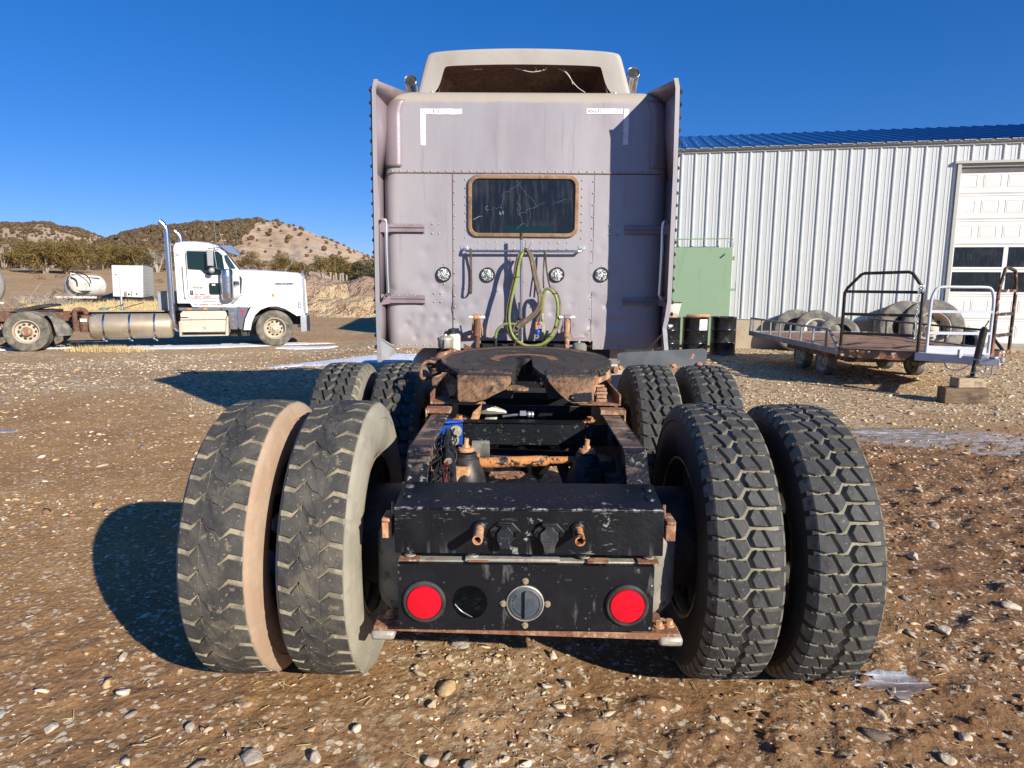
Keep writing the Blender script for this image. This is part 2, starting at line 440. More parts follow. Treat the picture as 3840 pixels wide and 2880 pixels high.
M('black_paint', (.005, .006, .009), .45, layers=[
    dict(c=(.014, .015, .018), s=9, lo=.5, hi=.75, a=.5, r=.55), dict(c=(.16, .15, .14), s=22, st=(1, 1, .25), lo=.60, hi=.68, a=.5, r=.8),
    dict(c=(.32, .31, .29), s=70, lo=.66, hi=.69, a=.7, r=.8, mask=(5, .45, .55)), dict(c=(.28, .25, .2), s=11, lo=.66, hi=.70, a=.7, r=.9, mask=(3, .5, .56))], bump=(90, .12, .008))
M('black_scuffed', (.004, .0055, .008), .45, layers=[
    dict(c=(.013, .014, .016), s=5, lo=.5, hi=.75, a=.8, r=.6), dict(c=(.33, .33, .32), s=30, lo=.62, hi=.67, a=.8, r=.8, mask=(9, .53, .60)),
    dict(c=(.46, .44, .41), s=120, lo=.68, hi=.71, a=.9, r=.9, mask=(7, .46, .56)), dict(c=(.26, .25, .23), s=45, st=(.5, 1, 3), lo=.62, hi=.67, a=.7, r=.8, mask=(4, .50, .58)),
    dict(c=(.16, .155, .14), s=34, st=(1, 1, .1), lo=.54, hi=.68, a=.6, r=.8, zr=(.745, .69)), dict(c=(.38, .38, .38), s=45, lo=.50, hi=.6, a=.8, r=.8, zr=(.846, .852), zr2=(-.548, -.555), ax2=1)], bump=(80, .2, .008), spec=.35)
M('rail_paint', (.008, .009, .012), .42, layers=[
    dict(c=(.36, .33, .30), s=42, lo=.57, hi=.63, a=.8, r=.9, mask=(7, .45, .6)), dict(c=(.34, .22, .145), s=9, st=(1, .5, 1), lo=.42, hi=.60, a=.85, r=.9, zr=(-.25, .05), ax=1),
    dict(c=(.42, .30, .22), s=16, st=(.4, 2, 1), lo=.55, hi=.62, a=.85, r=.9, zr=(-.35, -.1), ax=1)], bump=(80, .3, .01))
M('rust', (.23, .11, .062), .9, layers=[dict(c=(.42, .26, .16), s=12, lo=.5, hi=.62), dict(c=(.13, .055, .035), s=20, lo=.52, hi=.64, a=.8), dict(c=(.5, .38, .27), s=35, lo=.58, hi=.64, a=.7)], bump=(60, .4, .012))
M('rust_light', (.46, .23, .11), .9, layers=[dict(c=(.56, .34, .2), s=25, lo=.48, hi=.6), dict(c=(.28, .12, .06), s=40, lo=.55, hi=.63, a=.7)], bump=(70, .3, .01))
M('rust_orange', (.48, .20, .065), .9, layers=[dict(c=(.02, .02, .023), s=22, lo=.53, hi=.56, r=.5), dict(c=(.58, .26, .09), s=40, lo=.55, hi=.6, a=.7)], bump=(60, .5, .01))
M('rust_brown', (.13, .065, .042), .8, layers=[dict(c=(.22, .11, .065), s=9, lo=.5, hi=.65), dict(c=(.03, .028, .028), s=16, lo=.56, hi=.62, a=.7)], bump=(60, .3, .01))
M('grease', (.030, .025, .021), .5, layers=[dict(c=(.05, .042, .035), s=5, lo=.45, hi=.65), dict(c=(.18, .13, .085), s=11, lo=.62, hi=.70, a=.8, r=.9)], bump=[(45, .5, .015), (9, .4, .02)])
M('grease_worn', (.24, .125, .065), .7, layers=[dict(c=(.05, .04, .03), s=9, lo=.52, hi=.66, a=.9)], bump=(40, .4, .012))
M('grease_dirt', (.19, .105, .058), .9, layers=[dict(c=(.33, .2, .115), s=7, lo=.48, hi=.62), dict(c=(.045, .03, .022), s=13, lo=.52, hi=.62, a=.85), dict(c=(.03, .03, .03), k='z', s=15, w=.1, lo=1.13, hi=1.17, a=.9, r=.5)], bump=[(45, .8, .02), (18, .7, .03)])
M('blue_paint', (.012, .075, .42), .35, layers=[dict(c=(.03, .03, .035), s=18, lo=.56, hi=.6), dict(c=(.2, .2, .2), s=50, lo=.64, hi=.68)])
M('black_plastic', (.018, .018, .019), .45, layers=[dict(c=(.07, .06, .055), s=14, lo=.5, hi=.7, a=.6, r=.7)], bump=(60, .1, .005))
M('black_rubber', (.02, .02, .02), .7, layers=[dict(c=(.1, .09, .08), s=9, lo=.45, hi=.75, a=.7)], bump=(50, .15, .005))
M('grey_dirty_rubber', (.19, .18, .15), .85, layers=[dict(c=(.32, .30, .24), s=5, lo=.42, hi=.62), dict(c=(.05, .05, .045), s=18, lo=.55, hi=.65, a=.7)], bump=(40, .15, .006))
M('red_lens', (.60, .003, .018), .16, layers=[dict(c=(.42, .01, .015), s=14, lo=.6, hi=.7, a=.4, r=.5)], coat=.6)
M('clear_lens', (.88, .90, .91), .25, .1, layers=[dict(c=(.9, .93, .95), k='cell', s=85, lo=.55, hi=.6, r=.1), dict(c=(.2, .24, .26), k='cell', s=70, lo=.6, hi=.65)], bump=(90, 1.0, .02, 'vor'))
M('amber_lens', (.75, .22, .03), .3)
M('cap_plastic', (.055, .07, .085), .5, layers=[dict(c=(.09, .1, .11), s=20, lo=.45, hi=.65)], bump=(60, .12, .005))
M('zinc_bolt', (.42, .36, .25), .45, .5, layers=[dict(c=(.5, .34, .2), s=40, lo=.5, hi=.6, a=.6)])
M('green_hose', (.17, .23, .04), .4, layers=[dict(c=(.22, .19, .13), s=9, lo=.5, hi=.62, a=.8, r=.8), dict(c=(.27, .37, .07), s=4, lo=.5, hi=.6, a=.5)])
M('brown_hose', (.135, .10, .07), .75, layers=[dict(c=(.22, .18, .13), s=12, lo=.5, hi=.62), dict(c=(.04, .035, .03), s=30, lo=.58, hi=.64, a=.7)])
M('webbing', (.06, .052, .042), .9, layers=[dict(c=(.13, .11, .085), s=20, lo=.5, hi=.6)])
M('white_plastic', (.72, .70, .60), .45, layers=[dict(c=(.48, .4, .28), s=9, lo=.5, hi=.7, a=.6)])
M('pale_metal', (.42, .40, .33), .5, .3, layers=[dict(c=(.28, .22, .15), s=20, lo=.5, hi=.65, a=.7)], bump=(40, .3, .01))
M('red_anodised', (.6, .02, .015), .35)
M('blue_anodised', (.01, .08, .55), .3)
M('beige_tank', (.52, .48, .41), .45, .2, layers=[dict(c=(.42, .36, .28), s=3, lo=.5, hi=.7, a=.6)])
M('grey_plate', (.085, .095, .105), .5, .3, layers=[dict(c=(.15, .16, .17), s=5, lo=.5, hi=.65, a=.6), dict(c=(.52, .26, .13), s=9, lo=.655, hi=.68, r=.9), dict(c=(.3, .3, .28), s=90, lo=.68, hi=.7, a=.6)])
# rubber
M('tread', (.042, .044, .045), .7, layers=[dict(c=(.075, .075, .070), s=10, lo=.42, hi=.62, a=.7), dict(c=(.022, .022, .023), s=16, lo=.55, hi=.66, a=.7), dict(c=(.26, .24, .2), s=90, lo=.64, hi=.68, a=.7)], bump=(70, .18, .008))
M('tread_side', (.13, .12, .09), .85, layers=[dict(c=(.2, .185, .14), s=18, lo=.45, hi=.62), dict(c=(.04, .04, .038), s=12, lo=.55, hi=.65, a=.8)], bump=(60, .2, .006))
M('groove', (.21, .19, .14), .95, layers=[dict(c=(.30, .275, .20), s=14, lo=.45, hi=.6), dict(c=(.15, .14, .11), s=9, lo=.58, hi=.68, a=.6)], bump=(60, .3, .008))
M('groove_dark', (.035, .033, .03), .9, layers=[dict(c=(.12, .11, .085), s=9, lo=.52, hi=.62, a=.7)])
M('tread_dusty', (.052, .050, .046), .75, layers=[dict(c=(.095, .088, .072), s=6, lo=.42, hi=.62, a=.8), dict(c=(.028, .028, .029), s=9, lo=.5, hi=.64, a=.75), dict(c=(.33, .31, .25), s=80, lo=.64, hi=.67, a=.7), dict(c=(.16, .14, .10), s=7, lo=.56, hi=.68, a=.7), dict(c=(.24, .19, .13), s=26, lo=.62, hi=.67, a=.6)], bump=[(60, .25, .01), (14, .25, .015)])
M('groove_dusty', (.185, .165, .115), .95, layers=[dict(c=(.33, .29, .2), s=14, lo=.45, hi=.6), dict(c=(.11, .1, .08), s=9, lo=.55, hi=.66, a=.8)], bump=(60, .3, .01))
M('wall_black', (.020, .021, .023), .6, layers=[dict(c=(.045, .043, .04), s=5, lo=.45, hi=.65, a=.7)], bump=(40, .1, .004))
M('wall_tan', (.36, .25, .17), .95, layers=[dict(c=(.41, .30, .21), s=8, st=(.4, 1, 1), lo=.45, hi=.6), dict(c=(.32, .24, .17), s=30, lo=.55, hi=.66, a=.6)], bump=(70, .15, .006))
M('wall_grey', (.25, .23, .18), .95, layers=[dict(c=(.31, .285, .22), s=5, lo=.42, hi=.6), dict(c=(.19, .185, .165), s=11, lo=.55, hi=.68, a=.7)], bump=(40, .15, .006))
M('wall_muddy', (.22, .205, .17), .9, layers=[dict(c=(.30, .27, .21), s=6, lo=.45, hi=.6), dict(c=(.11, .11, .105), s=10, lo=.52, hi=.65, a=.7)], bump=(40, .15, .006))
M('rim_dark', (.02, .02, .022), .5, layers=[dict(c=(.09, .075, .05), s=6, lo=.5, hi=.65, a=.8)])
M('rim_edge', (.30, .23, .11), .6, layers=[dict(c=(.1, .07, .04), s=20, lo=.5, hi=.6)])
M('rim_tan', (.50, .43, .33), .6, .2, layers=[dict(c=(.38, .28, .19), s=9, lo=.5, hi=.65, a=.8)])
# yard
M('white_paint', (.70, .71, .70), .28, layers=[dict(c=(.68, .66, .60), s=1.2, lo=.5, hi=.7, a=.35)], coat=.4)
M('white_dirty', (.66, .64, .56), .5, layers=[dict(c=(.5, .44, .34), s=3, lo=.48, hi=.65, a=.6), dict(c=(.36, .16, .07), s=6, lo=.66, hi=.7, a=.8)])
M('cream_paint', (.74, .70, .60), .4, layers=[dict(c=(.6, .52, .4), s=2.5, lo=.5, hi=.66, a=.5)])
M('visor_sky_reflection', (.006, .05, .30), .5, .0, spec=.08)  # sky's reflection on the visor, painted in as a matt blue
M('windscreen', (.02, .035, .045), .05, coat=.8)
M('teal_glass', (.008, .022, .024), .06)
M('tank_alu', (.44, .37, .27), .42, .45, layers=[dict(c=(.34, .27, .19), s=3, st=(1, 1, .5), lo=.45, hi=.65, a=.7), dict(c=(.6, .54, .44), s=6, lo=.58, hi=.7, a=.5)])
M('diamond_plate', (.50, .43, .33), .5, .35, layers=[dict(c=(.42, .35, .26), k='cell', s=40, lo=.5, hi=.6, a=.6)], bump=(45, .5, .01, 'vor'))
M('red_letter', (.42, .02, .03), .5)
M('dark_letter', (.06, .06, .07), .5)
M('pale_letter', (.42, .42, .42), .5)
M('wall_sheet', (.585, .605, .585), .38, .15, layers=[dict(c=(.48, .495, .505), s=.9, st=(1, 1, .5), lo=.5, hi=.7, a=.4)])
M('roof_sheet', (.03, .125, .30), .3, .2, layers=[dict(c=(.02, .13, .36), s=1.2, lo=.5, hi=.6, a=.5)])
M('trim_sheet', (.42, .42, .38), .5, .2)
M('door_white', (.74, .73, .69), .45, layers=[dict(c=(.62, .59, .52), s=1.4, lo=.5, hi=.7, a=.4)])
M('concrete', (.40, .32, .22), .9, layers=[dict(c=(.5, .42, .31), s=1.5, lo=.45, hi=.6, a=.6), dict(c=(.28, .22, .15), s=14, lo=.6, hi=.66, a=.5)], bump=(25, .3, .01))
M('green_paint', (.255, .37, .24), .5, layers=[dict(c=(.29, .40, .27), s=.8, lo=.45, hi=.6, a=.6), dict(c=(.12, .24, .11), s=30, lo=.68, hi=.71, a=.8), dict(c=(.2, .33, .18), s=6, st=(1, 1, .2), lo=.55, hi=.66, a=.5)])
M('drum_black', (.013, .013, .014), .22, layers=[dict(c=(.07, .065, .06), s=4, lo=.55, hi=.7, a=.7, r=.5), dict(c=(.15, .13, .1), s=16, lo=.64, hi=.68, a=.6, r=.8), dict(c=(.18, .17, .14), k='z', s=5, w=.1, lo=.16, hi=.02, a=.6, r=.8)])
M('drum_lid', (.30, .27, .2), .6, layers=[dict(c=(.45, .2, .05), s=8, lo=.55, hi=.6)])
M('bucket_white', (.66, .64, .56), .5, layers=[dict(c=(.03, .025, .02), s=9, st=(1, 1, .25), lo=.60, hi=.63), dict(c=(.42, .22, .06), k='z', s=15, w=.2, lo=.12, hi=.0, a=.9), dict(c=(.45, .33, .1), s=13, lo=.62, hi=.65)])
M('trailer_grey', (.20, .22, .24), .45, .3, layers=[dict(c=(.33, .35, .37), s=6, lo=.5, hi=.65), dict(c=(.3, .15, .07), s=11, lo=.62, hi=.67, r=.9)])
M('trailer_black', (.016, .014, .014), .4, layers=[dict(c=(.14, .06, .03), s=7, lo=.58, hi=.66, r=.9)])
M('trailer_white', (.52, .55, .62), .4, layers=[dict(c=(.4, .2, .12), s=12, lo=.66, hi=.69, r=.9), dict(c=(.4, .42, .48), s=4, lo=.5, hi=.65, a=.5)])
M('trailer_rusty', (.035, .024, .02), .6, layers=[dict(c=(.30, .14, .08), s=4, lo=.5, hi=.58, r=.85), dict(c=(.62, .55, .45), s=7, lo=.6, hi=.63, r=.6)])
M('deck_rust', (.20, .105, .065), .85, layers=[dict(c=(.28, .17, .11), s=4, lo=.45, hi=.6), dict(c=(.11, .06, .04), s=9, lo=.55, hi=.65, a=.7)], bump=(30, .2, .01))
M('timber', (.42, .33, .22), .85, layers=[dict(c=(.26, .19, .12), s=6, st=(1, 6, 8), lo=.45, hi=.65), dict(c=(.1, .075, .05), s=3, lo=.6, hi=.66, a=.6)], bump=(20, .4, .01, 'n', (1, 6, 6)))
M('timber_dark', (.13, .09, .055), .85, layers=[dict(c=(.2, .14, .085), s=5, st=(1, 6, 8), lo=.45, hi=.6), dict(c=(.05, .04, .03), s=3, lo=.55, hi=.66, a=.8)], bump=(20, .4, .01, 'n', (1, 6, 6)))
M('bark', (.30, .25, .2), .95, layers=[dict(c=(.18, .14, .1), s=3, st=(1, 1, .3), lo=.45, hi=.6)])
M('bare_wood', (.34, .30, .26), .95)
M('juniper_olive', (.165, .11, .032), .9, layers=[dict(c=(.22, .145, .038), k='cell', s=.9, lo=.3, hi=.7), dict(c=(.09, .07, .022), k='cell', s=1.6, lo=.55, hi=.8)])
M('juniper_dark', (.07, .066, .026), .9, layers=[dict(c=(.12, .10, .035), k='cell', s=.9, lo=.4, hi=.8), dict(c=(.03, .03, .012), k='cell', s=1.6, lo=.6, hi=.8)])
M('shrub_dark', (.085, .056, .028), .95, layers=[dict(c=(.12, .082, .04), k='cell', s=.3, lo=.4, hi=.7)])
# ------------------------------------------------------------------ ground sheet (to the horizon)
def grow(a, b, s0, g, smax=60):
    out = [a]; s = s0
    while out[-1] < b: out.append(out[-1] + s); s = min(s * g, smax)
    return out
_ypos = grow(-1.1, 900, .014, 1.0048)
_yneg = [-v for v in grow(1.1, 60, .06, 1.35)][::-1][:-1]
YS = np.array(_yneg + _ypos)
_xp = grow(0, 700, .014, 1.0062)
_xc = np.array([-v for v in _xp[::-1][:-1]] + _xp)
XS = _xc
gx, gy = np.meshgrid(XS, YS)
gz = ground_z(gx, gy)
# a shallow hollow keeps the sheet below the hills' own feet far away
V = np.stack([gx.ravel(), gy.ravel(), gz.ravel()], 1)
nx, ny = len(XS), len(YS)
ii = (np.arange(ny - 1)[:, None] * nx + np.arange(nx - 1)[None, :]).ravel()
F = np.stack([ii, ii + 1, ii + nx + 1, ii + nx], 1)
me = np_mesh("ground", V, F, ['ground'], smooth=True)
point_float(me, 'wet', wetness(gx, gy).ravel())
point_float(me, 'gravel', gravelly(gx, gy).ravel())
link_mesh("ground", me, kind='structure')

# loose gravel: small stones in one mesh, bigger ones in another
PAL = np.array([(.66, .54, .38), (.56, .43, .28), (.47, .38, .27), (.36, .32, .26), (.60, .39, .20), (.34, .19, .12), (.76, .66, .52), (.52, .45, .34), (.68, .48, .26), (.22, .18, .14)])
def scatter(n, rmin, rmax, size_fn, sub, name, mask=None, dark=0.0):
    """stones thrown over the yard, denser near the lens's side of it, shape and tint of their own"""
    r = rmin * (rmax / rmin) ** (NR.random(n) ** .85)
    a = np.radians(NR.uniform(-44, 44, n))
    x = CX + r * np.sin(a); y = CY + r * np.cos(a)
    g = gravelly(x, y); w = wetness(x, y)
    clump = fbm(x * 1.7, y * 1.7, 3, 44)
    keep = NR.random(n) < np.clip(.16 + .95 * g + .9 * (clump - .5), .05, 1) * (1 - .35 * w)
    if mask is not None: keep &= mask(x, y)
    x, y, r, g = x[keep], y[keep], r[keep], g[keep]; n = len(x)
    s = size_fn(r, n)
    z = ground_z(x, y)
    v0, f0 = ico(sub); nv = len(v0)
    # a dozen angular variants
    vs = []
    for k in range(14):
        q = v0 * (1 + NR.uniform(-.12, .12, (nv, 1)))
        for _ in range(7):
            d = NR.normal(size=3); d /= np.linalg.norm(d); h = NR.uniform(.24, .66)
            t = q @ d; q = q - np.outer(np.maximum(t - h, 0), d)
        q = q / np.abs(q).max(0)
        vs.append(q * np.array([1.15, NR.uniform(.45, .85), NR.uniform(.20, .45)]))
    vs = np.array(vs)[NR.integers(0, 14, n)]
    th = NR.uniform(0, 2 * np.pi, n); c, sn = np.cos(th), np.sin(th)
    tl = NR.normal(0, .22, n)
    X = vs[:, :, 0] * s[:, None]; Y = vs[:, :, 1] * s[:, None]; Z = vs[:, :, 2] * s[:, None]
    Z2 = Z * np.cos(tl)[:, None] + X * np.sin(tl)[:, None]; X = X * np.cos(tl)[:, None] - Z * np.sin(tl)[:, None]
    P = np.stack([X * c[:, None] - Y * sn[:, None] + x[:, None], X * sn[:, None] + Y * c[:, None] + y[:, None], Z2 + z[:, None] + (s * .10)[:, None]], 2)
    Fs = (f0[None] + (np.arange(n) * nv)[:, None, None]).reshape(-1, 3)
    me = np_mesh(name, P.reshape(-1, 3), Fs, ['stone'])
    col = PAL[NR.integers(0, len(PAL), n)] * NR.uniform(.7, 1.15, (n, 1)) * (1 - dark)
    straw = np.array((.70, .55, .33)); m = (NR.random(n) < .5 * g)[:, None]; col = np.where(m, straw * NR.uniform(.75, 1.25, (n, 1)), col)
    point_color(me, 'tint', np.repeat(col, nv, axis=0))
    return link_mesh(name, me, kind='stuff')
off_wheels = lambda x, y: ~((np.abs(np.abs(x) - .93) < .34) & (np.abs(y) < .16))
scatter(34000, 1.75, 6.5, lambda r, n: np.clip(NR.lognormal(math.log(.0058), .62, n), .003, .03) * (1 + r * .05), 1, "gravel", off_wheels)
scatter(36000, 4.5, 19, lambda r, n: np.clip(NR.lognormal(math.log(.013), .45, n), .006, .045) * (.75 + r * .045), 1, "gravel", off_wheels)
scatter(1900, 1.8, 8, lambda r, n: np.clip(NR.lognormal(math.log(.020), .45, n), .010, .055), 2, "gravel", off_wheels)
# mud clods on the churned right side
def clods(n):
    x = NR.uniform(.7, 5.6, n * 3); y = NR.uniform(-.9, 5, n * 3)
    ok = (NR.random(n * 3) < wetness(x, y) * sst(.42, .6, fbm(x * 3, y * 3, 3, 55))) & off_wheels(x, y); x = x[ok][:n]; y = y[ok][:n]; n = len(x)
    s = np.clip(NR.lognormal(math.log(.009), .5, n), .004, .035); v0, f0 = ico(1); nv = len(v0)
    q = v0[None] * NR.uniform(.6, 1.25, (n, nv, 1)) * np.array([1, .85, .6]) * s[:, None, None]
    P = q + np.stack([x, y, ground_z(x, y) + s * .2], 1)[:, None, :]
    me = np_mesh("mud_clods", P.reshape(-1, 3), (f0[None] + (np.arange(n) * nv)[:, None, None]).reshape(-1, 3), ['mud'])
    link_mesh("mud_clods", me, kind='stuff')
clods(2600)
# bits of straw
g = G()
for k in range(420):
    r = 1.9 * (9 / 1.9) ** RNG.random(); a = math.radians(RNG.uniform(-42, 42)); x = CX + r * math.sin(a); y = CY + r * math.cos(a)
    if not off_wheels(np.array(x), np.array(y)): continue
    th = RNG.uniform(0, 3.14); l = RNG.uniform(.012, .06); z = float(ground_z(x, y)) + .006
    g.bar((x, y, z), (x + l * math.cos(th), y + l * math.sin(th), z + RNG.uniform(0, .008)), .0022, .0018)
g.obj("straw_litter", 'dry_grass', kind='stuff', smooth=None)

# larger loose stones one can pick out
def rock(loc, s, tint, label, seed, flat=.5):
    rr = np.random.default_rng(seed); v0, f0 = ico(3); q = v0.copy()
    for _ in range(11):
        d = rr.normal(size=3); d /= np.linalg.norm(d); h = rr.uniform(.55, .85); t = q @ d; q = q - np.outer(np.maximum(t - h, 0), d)
    q = q * (1 + .05 * rr.normal(size=(1, 3))) * np.array([1, rr.uniform(.6, .85), flat]) * s
    th = rr.uniform(0, 6.28); R = np.array([[math.cos(th), -math.sin(th), 0], [math.sin(th), math.cos(th), 0], [0, 0, 1]]); q = q @ R.T
    me = np_mesh("stone", q, f0, ['stone']); point_color(me, 'tint', np.tile(tint, (len(q), 1)))
    o = link_mesh("stone", me, loc=(loc[0], loc[1], float(ground_z(loc[0], loc[1])) + s * flat * .45)); tag(o, label, "stone", "large loose stones on the dirt")
ROCKS = [((-.935, -.655), .05, (.40, .34, .27), "largest flat beige stone at the bottom edge below the left tyres", .35),
         ((-.62, -.50), .026, (.52, .43, .33), "pale chunky stone a little right of the large flat one", .7),
         ((-.72, -.66), .03, (.50, .42, .33), "cream rock at the bottom edge beside a dark stone", .6),
         ((-.36, -.36), .027, (.47, .36, .25), "sharp tan stone under the left end of the lamp panel", .6),
         ((-.33, -.66), .034, (.46, .37, .27), "tan block of stone at the bottom edge left of centre", .55),
         ((-.20, -.68), .028, (.21, .20, .18), "dark grey slate at the bottom edge left of centre", .4),
         ((.72, -.42), .026, (.52, .42, .31), "pale stone below the inner tyre on the right", .6),
         ((1.42, -.62), .036, (.48, .40, .29), "broad pale stone in the mud at the lower right corner", .45),
         ((1.56, -.5), .03, (.53, .44, .33), "pale pointed stone in the mud near the right edge", .6),
         ((1.32, -.38), .03, (.50, .38, .25), "tan stone just below the small ice puddle", .6),
         ((1.95, .25), .045, (.50, .42, .33), "long pale stone by the right edge above the ice puddle", .4),
         ((2.3, 1.1), .045, (.50, .43, .35), "pale stone in dark mud right of the outer right tyre", .6),
         ((2.75, 1.65), .05, (.40, .34, .27), "grey stone sunk in mud right of the tyres", .5),
         ((-1.72, -.06), .032, (.52, .42, .32), "round pale stone on the edge of the left tyre shadow", .6),
         ((-1.95, -.45), .04, (.36, .35, .31), "flat grey stone on smooth dirt at the left", .35),
         ((-1.22, -.5), .03, (.44, .37, .30), "layered grey stone left of the large flat one", .5),
         ((3.05, 2.35), .05, (.45, .36, .26), "tan stone beside the churned mud ridge", .6)]
for i, (l, s, t, lab, fl) in enumerate(ROCKS): rock(l, s, t, lab, 100 + i, fl)

# thin ice and snow lying in hollows
def patch(name, cx, cy, ax, ay, rot, mat, seed, n=200, rings=9, lift=.012, amp=.45):
    vs = [(cx, cy)]
    for j in range(1, rings + 1):
        for k in range(n):
            a = 2 * math.pi * k / n
            rr = 1 + amp * (float(fbm(np.array(2 + 1.6 * math.cos(a)), np.array(2 + 1.6 * math.sin(a)), 4, seed)) - .5) * 2 + .34 * (float(fbm(np.array(11 * math.cos(a)), np.array(11 * math.sin(a)), 4, seed)) - .5)
            x = ax * rr * math.cos(a) * j / rings; y = ay * rr * math.sin(a) * j / rings
            vs.append((cx + x * math.cos(rot) - y * math.sin(rot), cy + x * math.sin(rot) + y * math.cos(rot)))
    P = np.array(vs); z = macro(P[:, 0], P[:, 1]) + lift + .62 * (ground_z(P[:, 0], P[:, 1]) - macro(P[:, 0], P[:, 1]))
    z[1 + (rings - 1) * n:] -= .03
    vs = [(x, y, float(zz)) for (x, y), zz in zip(vs, z)]
    g = G(); fs = [(0, 1 + k, 1 + (k + 1) % n) for k in range(n)]
    for j in range(rings - 1):
        for k in range(n):
            l = (k + 1) % n; o = 1 + j * n; fs.append((o + k, o + n + k, o + n + l, o + l))
    g.add(vs, fs); return g.obj(name, mat, kind='structure', smooth=60)
patch("ice_puddle", 4.75, 4.15, 1.35, .62, -.22, 'ice', 3, lift=.006)
patch("ice_puddle", 1.50, -.165, .16, .10, .1, 'ice', 5, lift=.0015, amp=.85)
patch("ice_puddle", -5.6, 4.25, .22, .07, 0, 'ice', 6, lift=.006)
patch("snow_patch", -3.2, 11.6, 1.9, .72, .1, 'snow', 9, lift=.03)
patch("snow_patch", -.9, 11.9, 1.2, .75, 0, 'snow', 12, lift=.03)
patch("snow_patch", -9.0, 16.6, 3.0, .55, .36, 'snow', 14, lift=.03)
patch("snow_patch", -13.4, 15.4, .9, .35, .36, 'snow', 15, lift=.03)
patch("snow_patch", -6.1, 16.3, .9, .35, .1, 'snow', 16, lift=.03)

# ------------------------------------------------------------------ hills
def hill(name, mat, az0, az1, d0, d1, dend, ridge, seed, nr=70, na=190):
    """azimuth in tan units seen from the yard; ridge(az) is the crest's height above eye level per metre"""
    az = np.linspace(az0, az1, na); d = np.concatenate([np.linspace(d0, d1, nr), np.linspace(d1, dend, 14)[1:]])
    A, D = np.meshgrid(az, d); X = CX + A * D; Y = CY + D
    H = np.array([ridge(a) for a in az])[None, :] * d1 + 1.6
    t = (D - d0) / (d1 - d0)
    prof = np.where(t <= 1, sst(-.15, 1.02, t) ** 1.15, np.maximum(1 - (t - 1) * 1.2, -.2))
    base = 2.2
    rid = fbm(A * 26, D / 140 + A * 6, 5, seed) - .5
    gul = np.abs(fbm(A * 55 + D / 60, D / 300, 4, seed + 7) - .5)
    Z = base + (H - base) * prof + (rid * 7 - gul * 5) * np.clip(t, 0, 1) * (1 - .6 * np.clip(t, 0, 1) ** 6) * (t < 1.2)
    Z[0] -= 6; Z[1] -= 1.5 * sst(-.12, .1, A[1])
    V = np.stack([X.ravel(), Y.ravel(), Z.ravel()], 1); n = na; m = len(d)
    ii = (np.arange(m - 1)[:, None] * n + np.arange(n - 1)[None, :]).ravel()
    me = np_mesh(name, V, np.stack([ii, ii + 1, ii + n + 1, ii + n], 1), [mat], smooth=True)
    link_mesh(name, me, kind='structure')
    return lambda a, dd: (CX + a * dd, CY + dd, float(Z[min(np.searchsorted(d, dd), m - 1), min(np.searchsorted(az, a), na - 1)]))
def interp(tab): xs = [a for a, _ in tab]; ys = [b for _, b in tab]; return lambda a: float(np.interp(a, xs, ys))
# (azimuth, crest elevation) pairs: a broad left hill and a higher one on its right
def AZ(px): return (px - 1106) / 1452 - .009
def EL(py): return (608 - py) / 1452
ridge_l = interp([(AZ(a), EL(b)) for a, b in ((-500, 520), (-200, 505), (0, 496), (70, 493), (130, 495), (190, 506), (245, 522), (300, 545), (420, 575), (700, 600))])
ridge_r = interp([(AZ(a), EL(b)) for a, b in ((100, 560), (200, 536), (250, 521), (300, 508), (400, 490), (500, 484), (560, 481), (610, 483), (650, 492), (700, 509), (760, 534), (800, 550), (900, 580), (1000, 600), (1300, 606))])
hl = hill("hill", 'hill', AZ(-600), AZ(560), 190, 520, 700, ridge_l, 3)
hr = hill("hill", 'hill', AZ(60), AZ(1400), 170, 400, 620, ridge_r, 9)
def scrub(fn, n, azr, dr, dens, seed, name):
    rr = np.random.default_rng(seed); v0, f0 = ico(1); nv = len(v0); P = []; k = 0
    while k < n:
        a = rr.uniform(*azr); d = rr.uniform(*dr)
        if rr.random() > dens(a, d): continue
        x, y, z = fn(a, d); s = rr.uniform(.5, .9) * rr.choice([.8, 1.1, 1.6])
        q = v0 * rr.uniform(.65, 1.25, (nv, 1)) * np.array([1, 1, .85]) * s + np.array([x, y, z + s * .5]); P.append(q); k += 1
    P = np.array(P); me = np_mesh(name, P.reshape(-1, 3), (f0[None] + (np.arange(n) * nv)[:, None, None]).reshape(-1, 3), ['shrub_dark'])
    link_mesh(name, me, kind='stuff')
def dens_r(a, d):
    px = (a + .009) * 1452 + 1106; n = float(fbm(np.array(a * 60), np.array(d / 18), 3, 61))
    t = (d - 170) / 230
    base = 1.0 if px < 470 else (.9 if px < 470 + t * 130 else .05)
    if .25 < n < .42: base *= .35
    return base * (.25 + 1.3 * max(n - .3, 0)) * (.35 + .75 * min(t, 1))
scrub(hr, 5200, (AZ(130), AZ(860)), (185, 404), dens_r, 5, "hillside_scrub")
def dens_l(a, d):
    n = float(fbm(np.array(a * 50), np.array(d / 24), 3, 71)); t = (d - 190) / 330
    return (.15 + 1.6 * max(n - .42, 0)) * (.2 + .9 * min(t, 1)) + (.5 if t > .82 else 0)
scrub(hl, 3600, (AZ(-60), AZ(420)), (210, 520), dens_l, 6, "hillside_scrub")

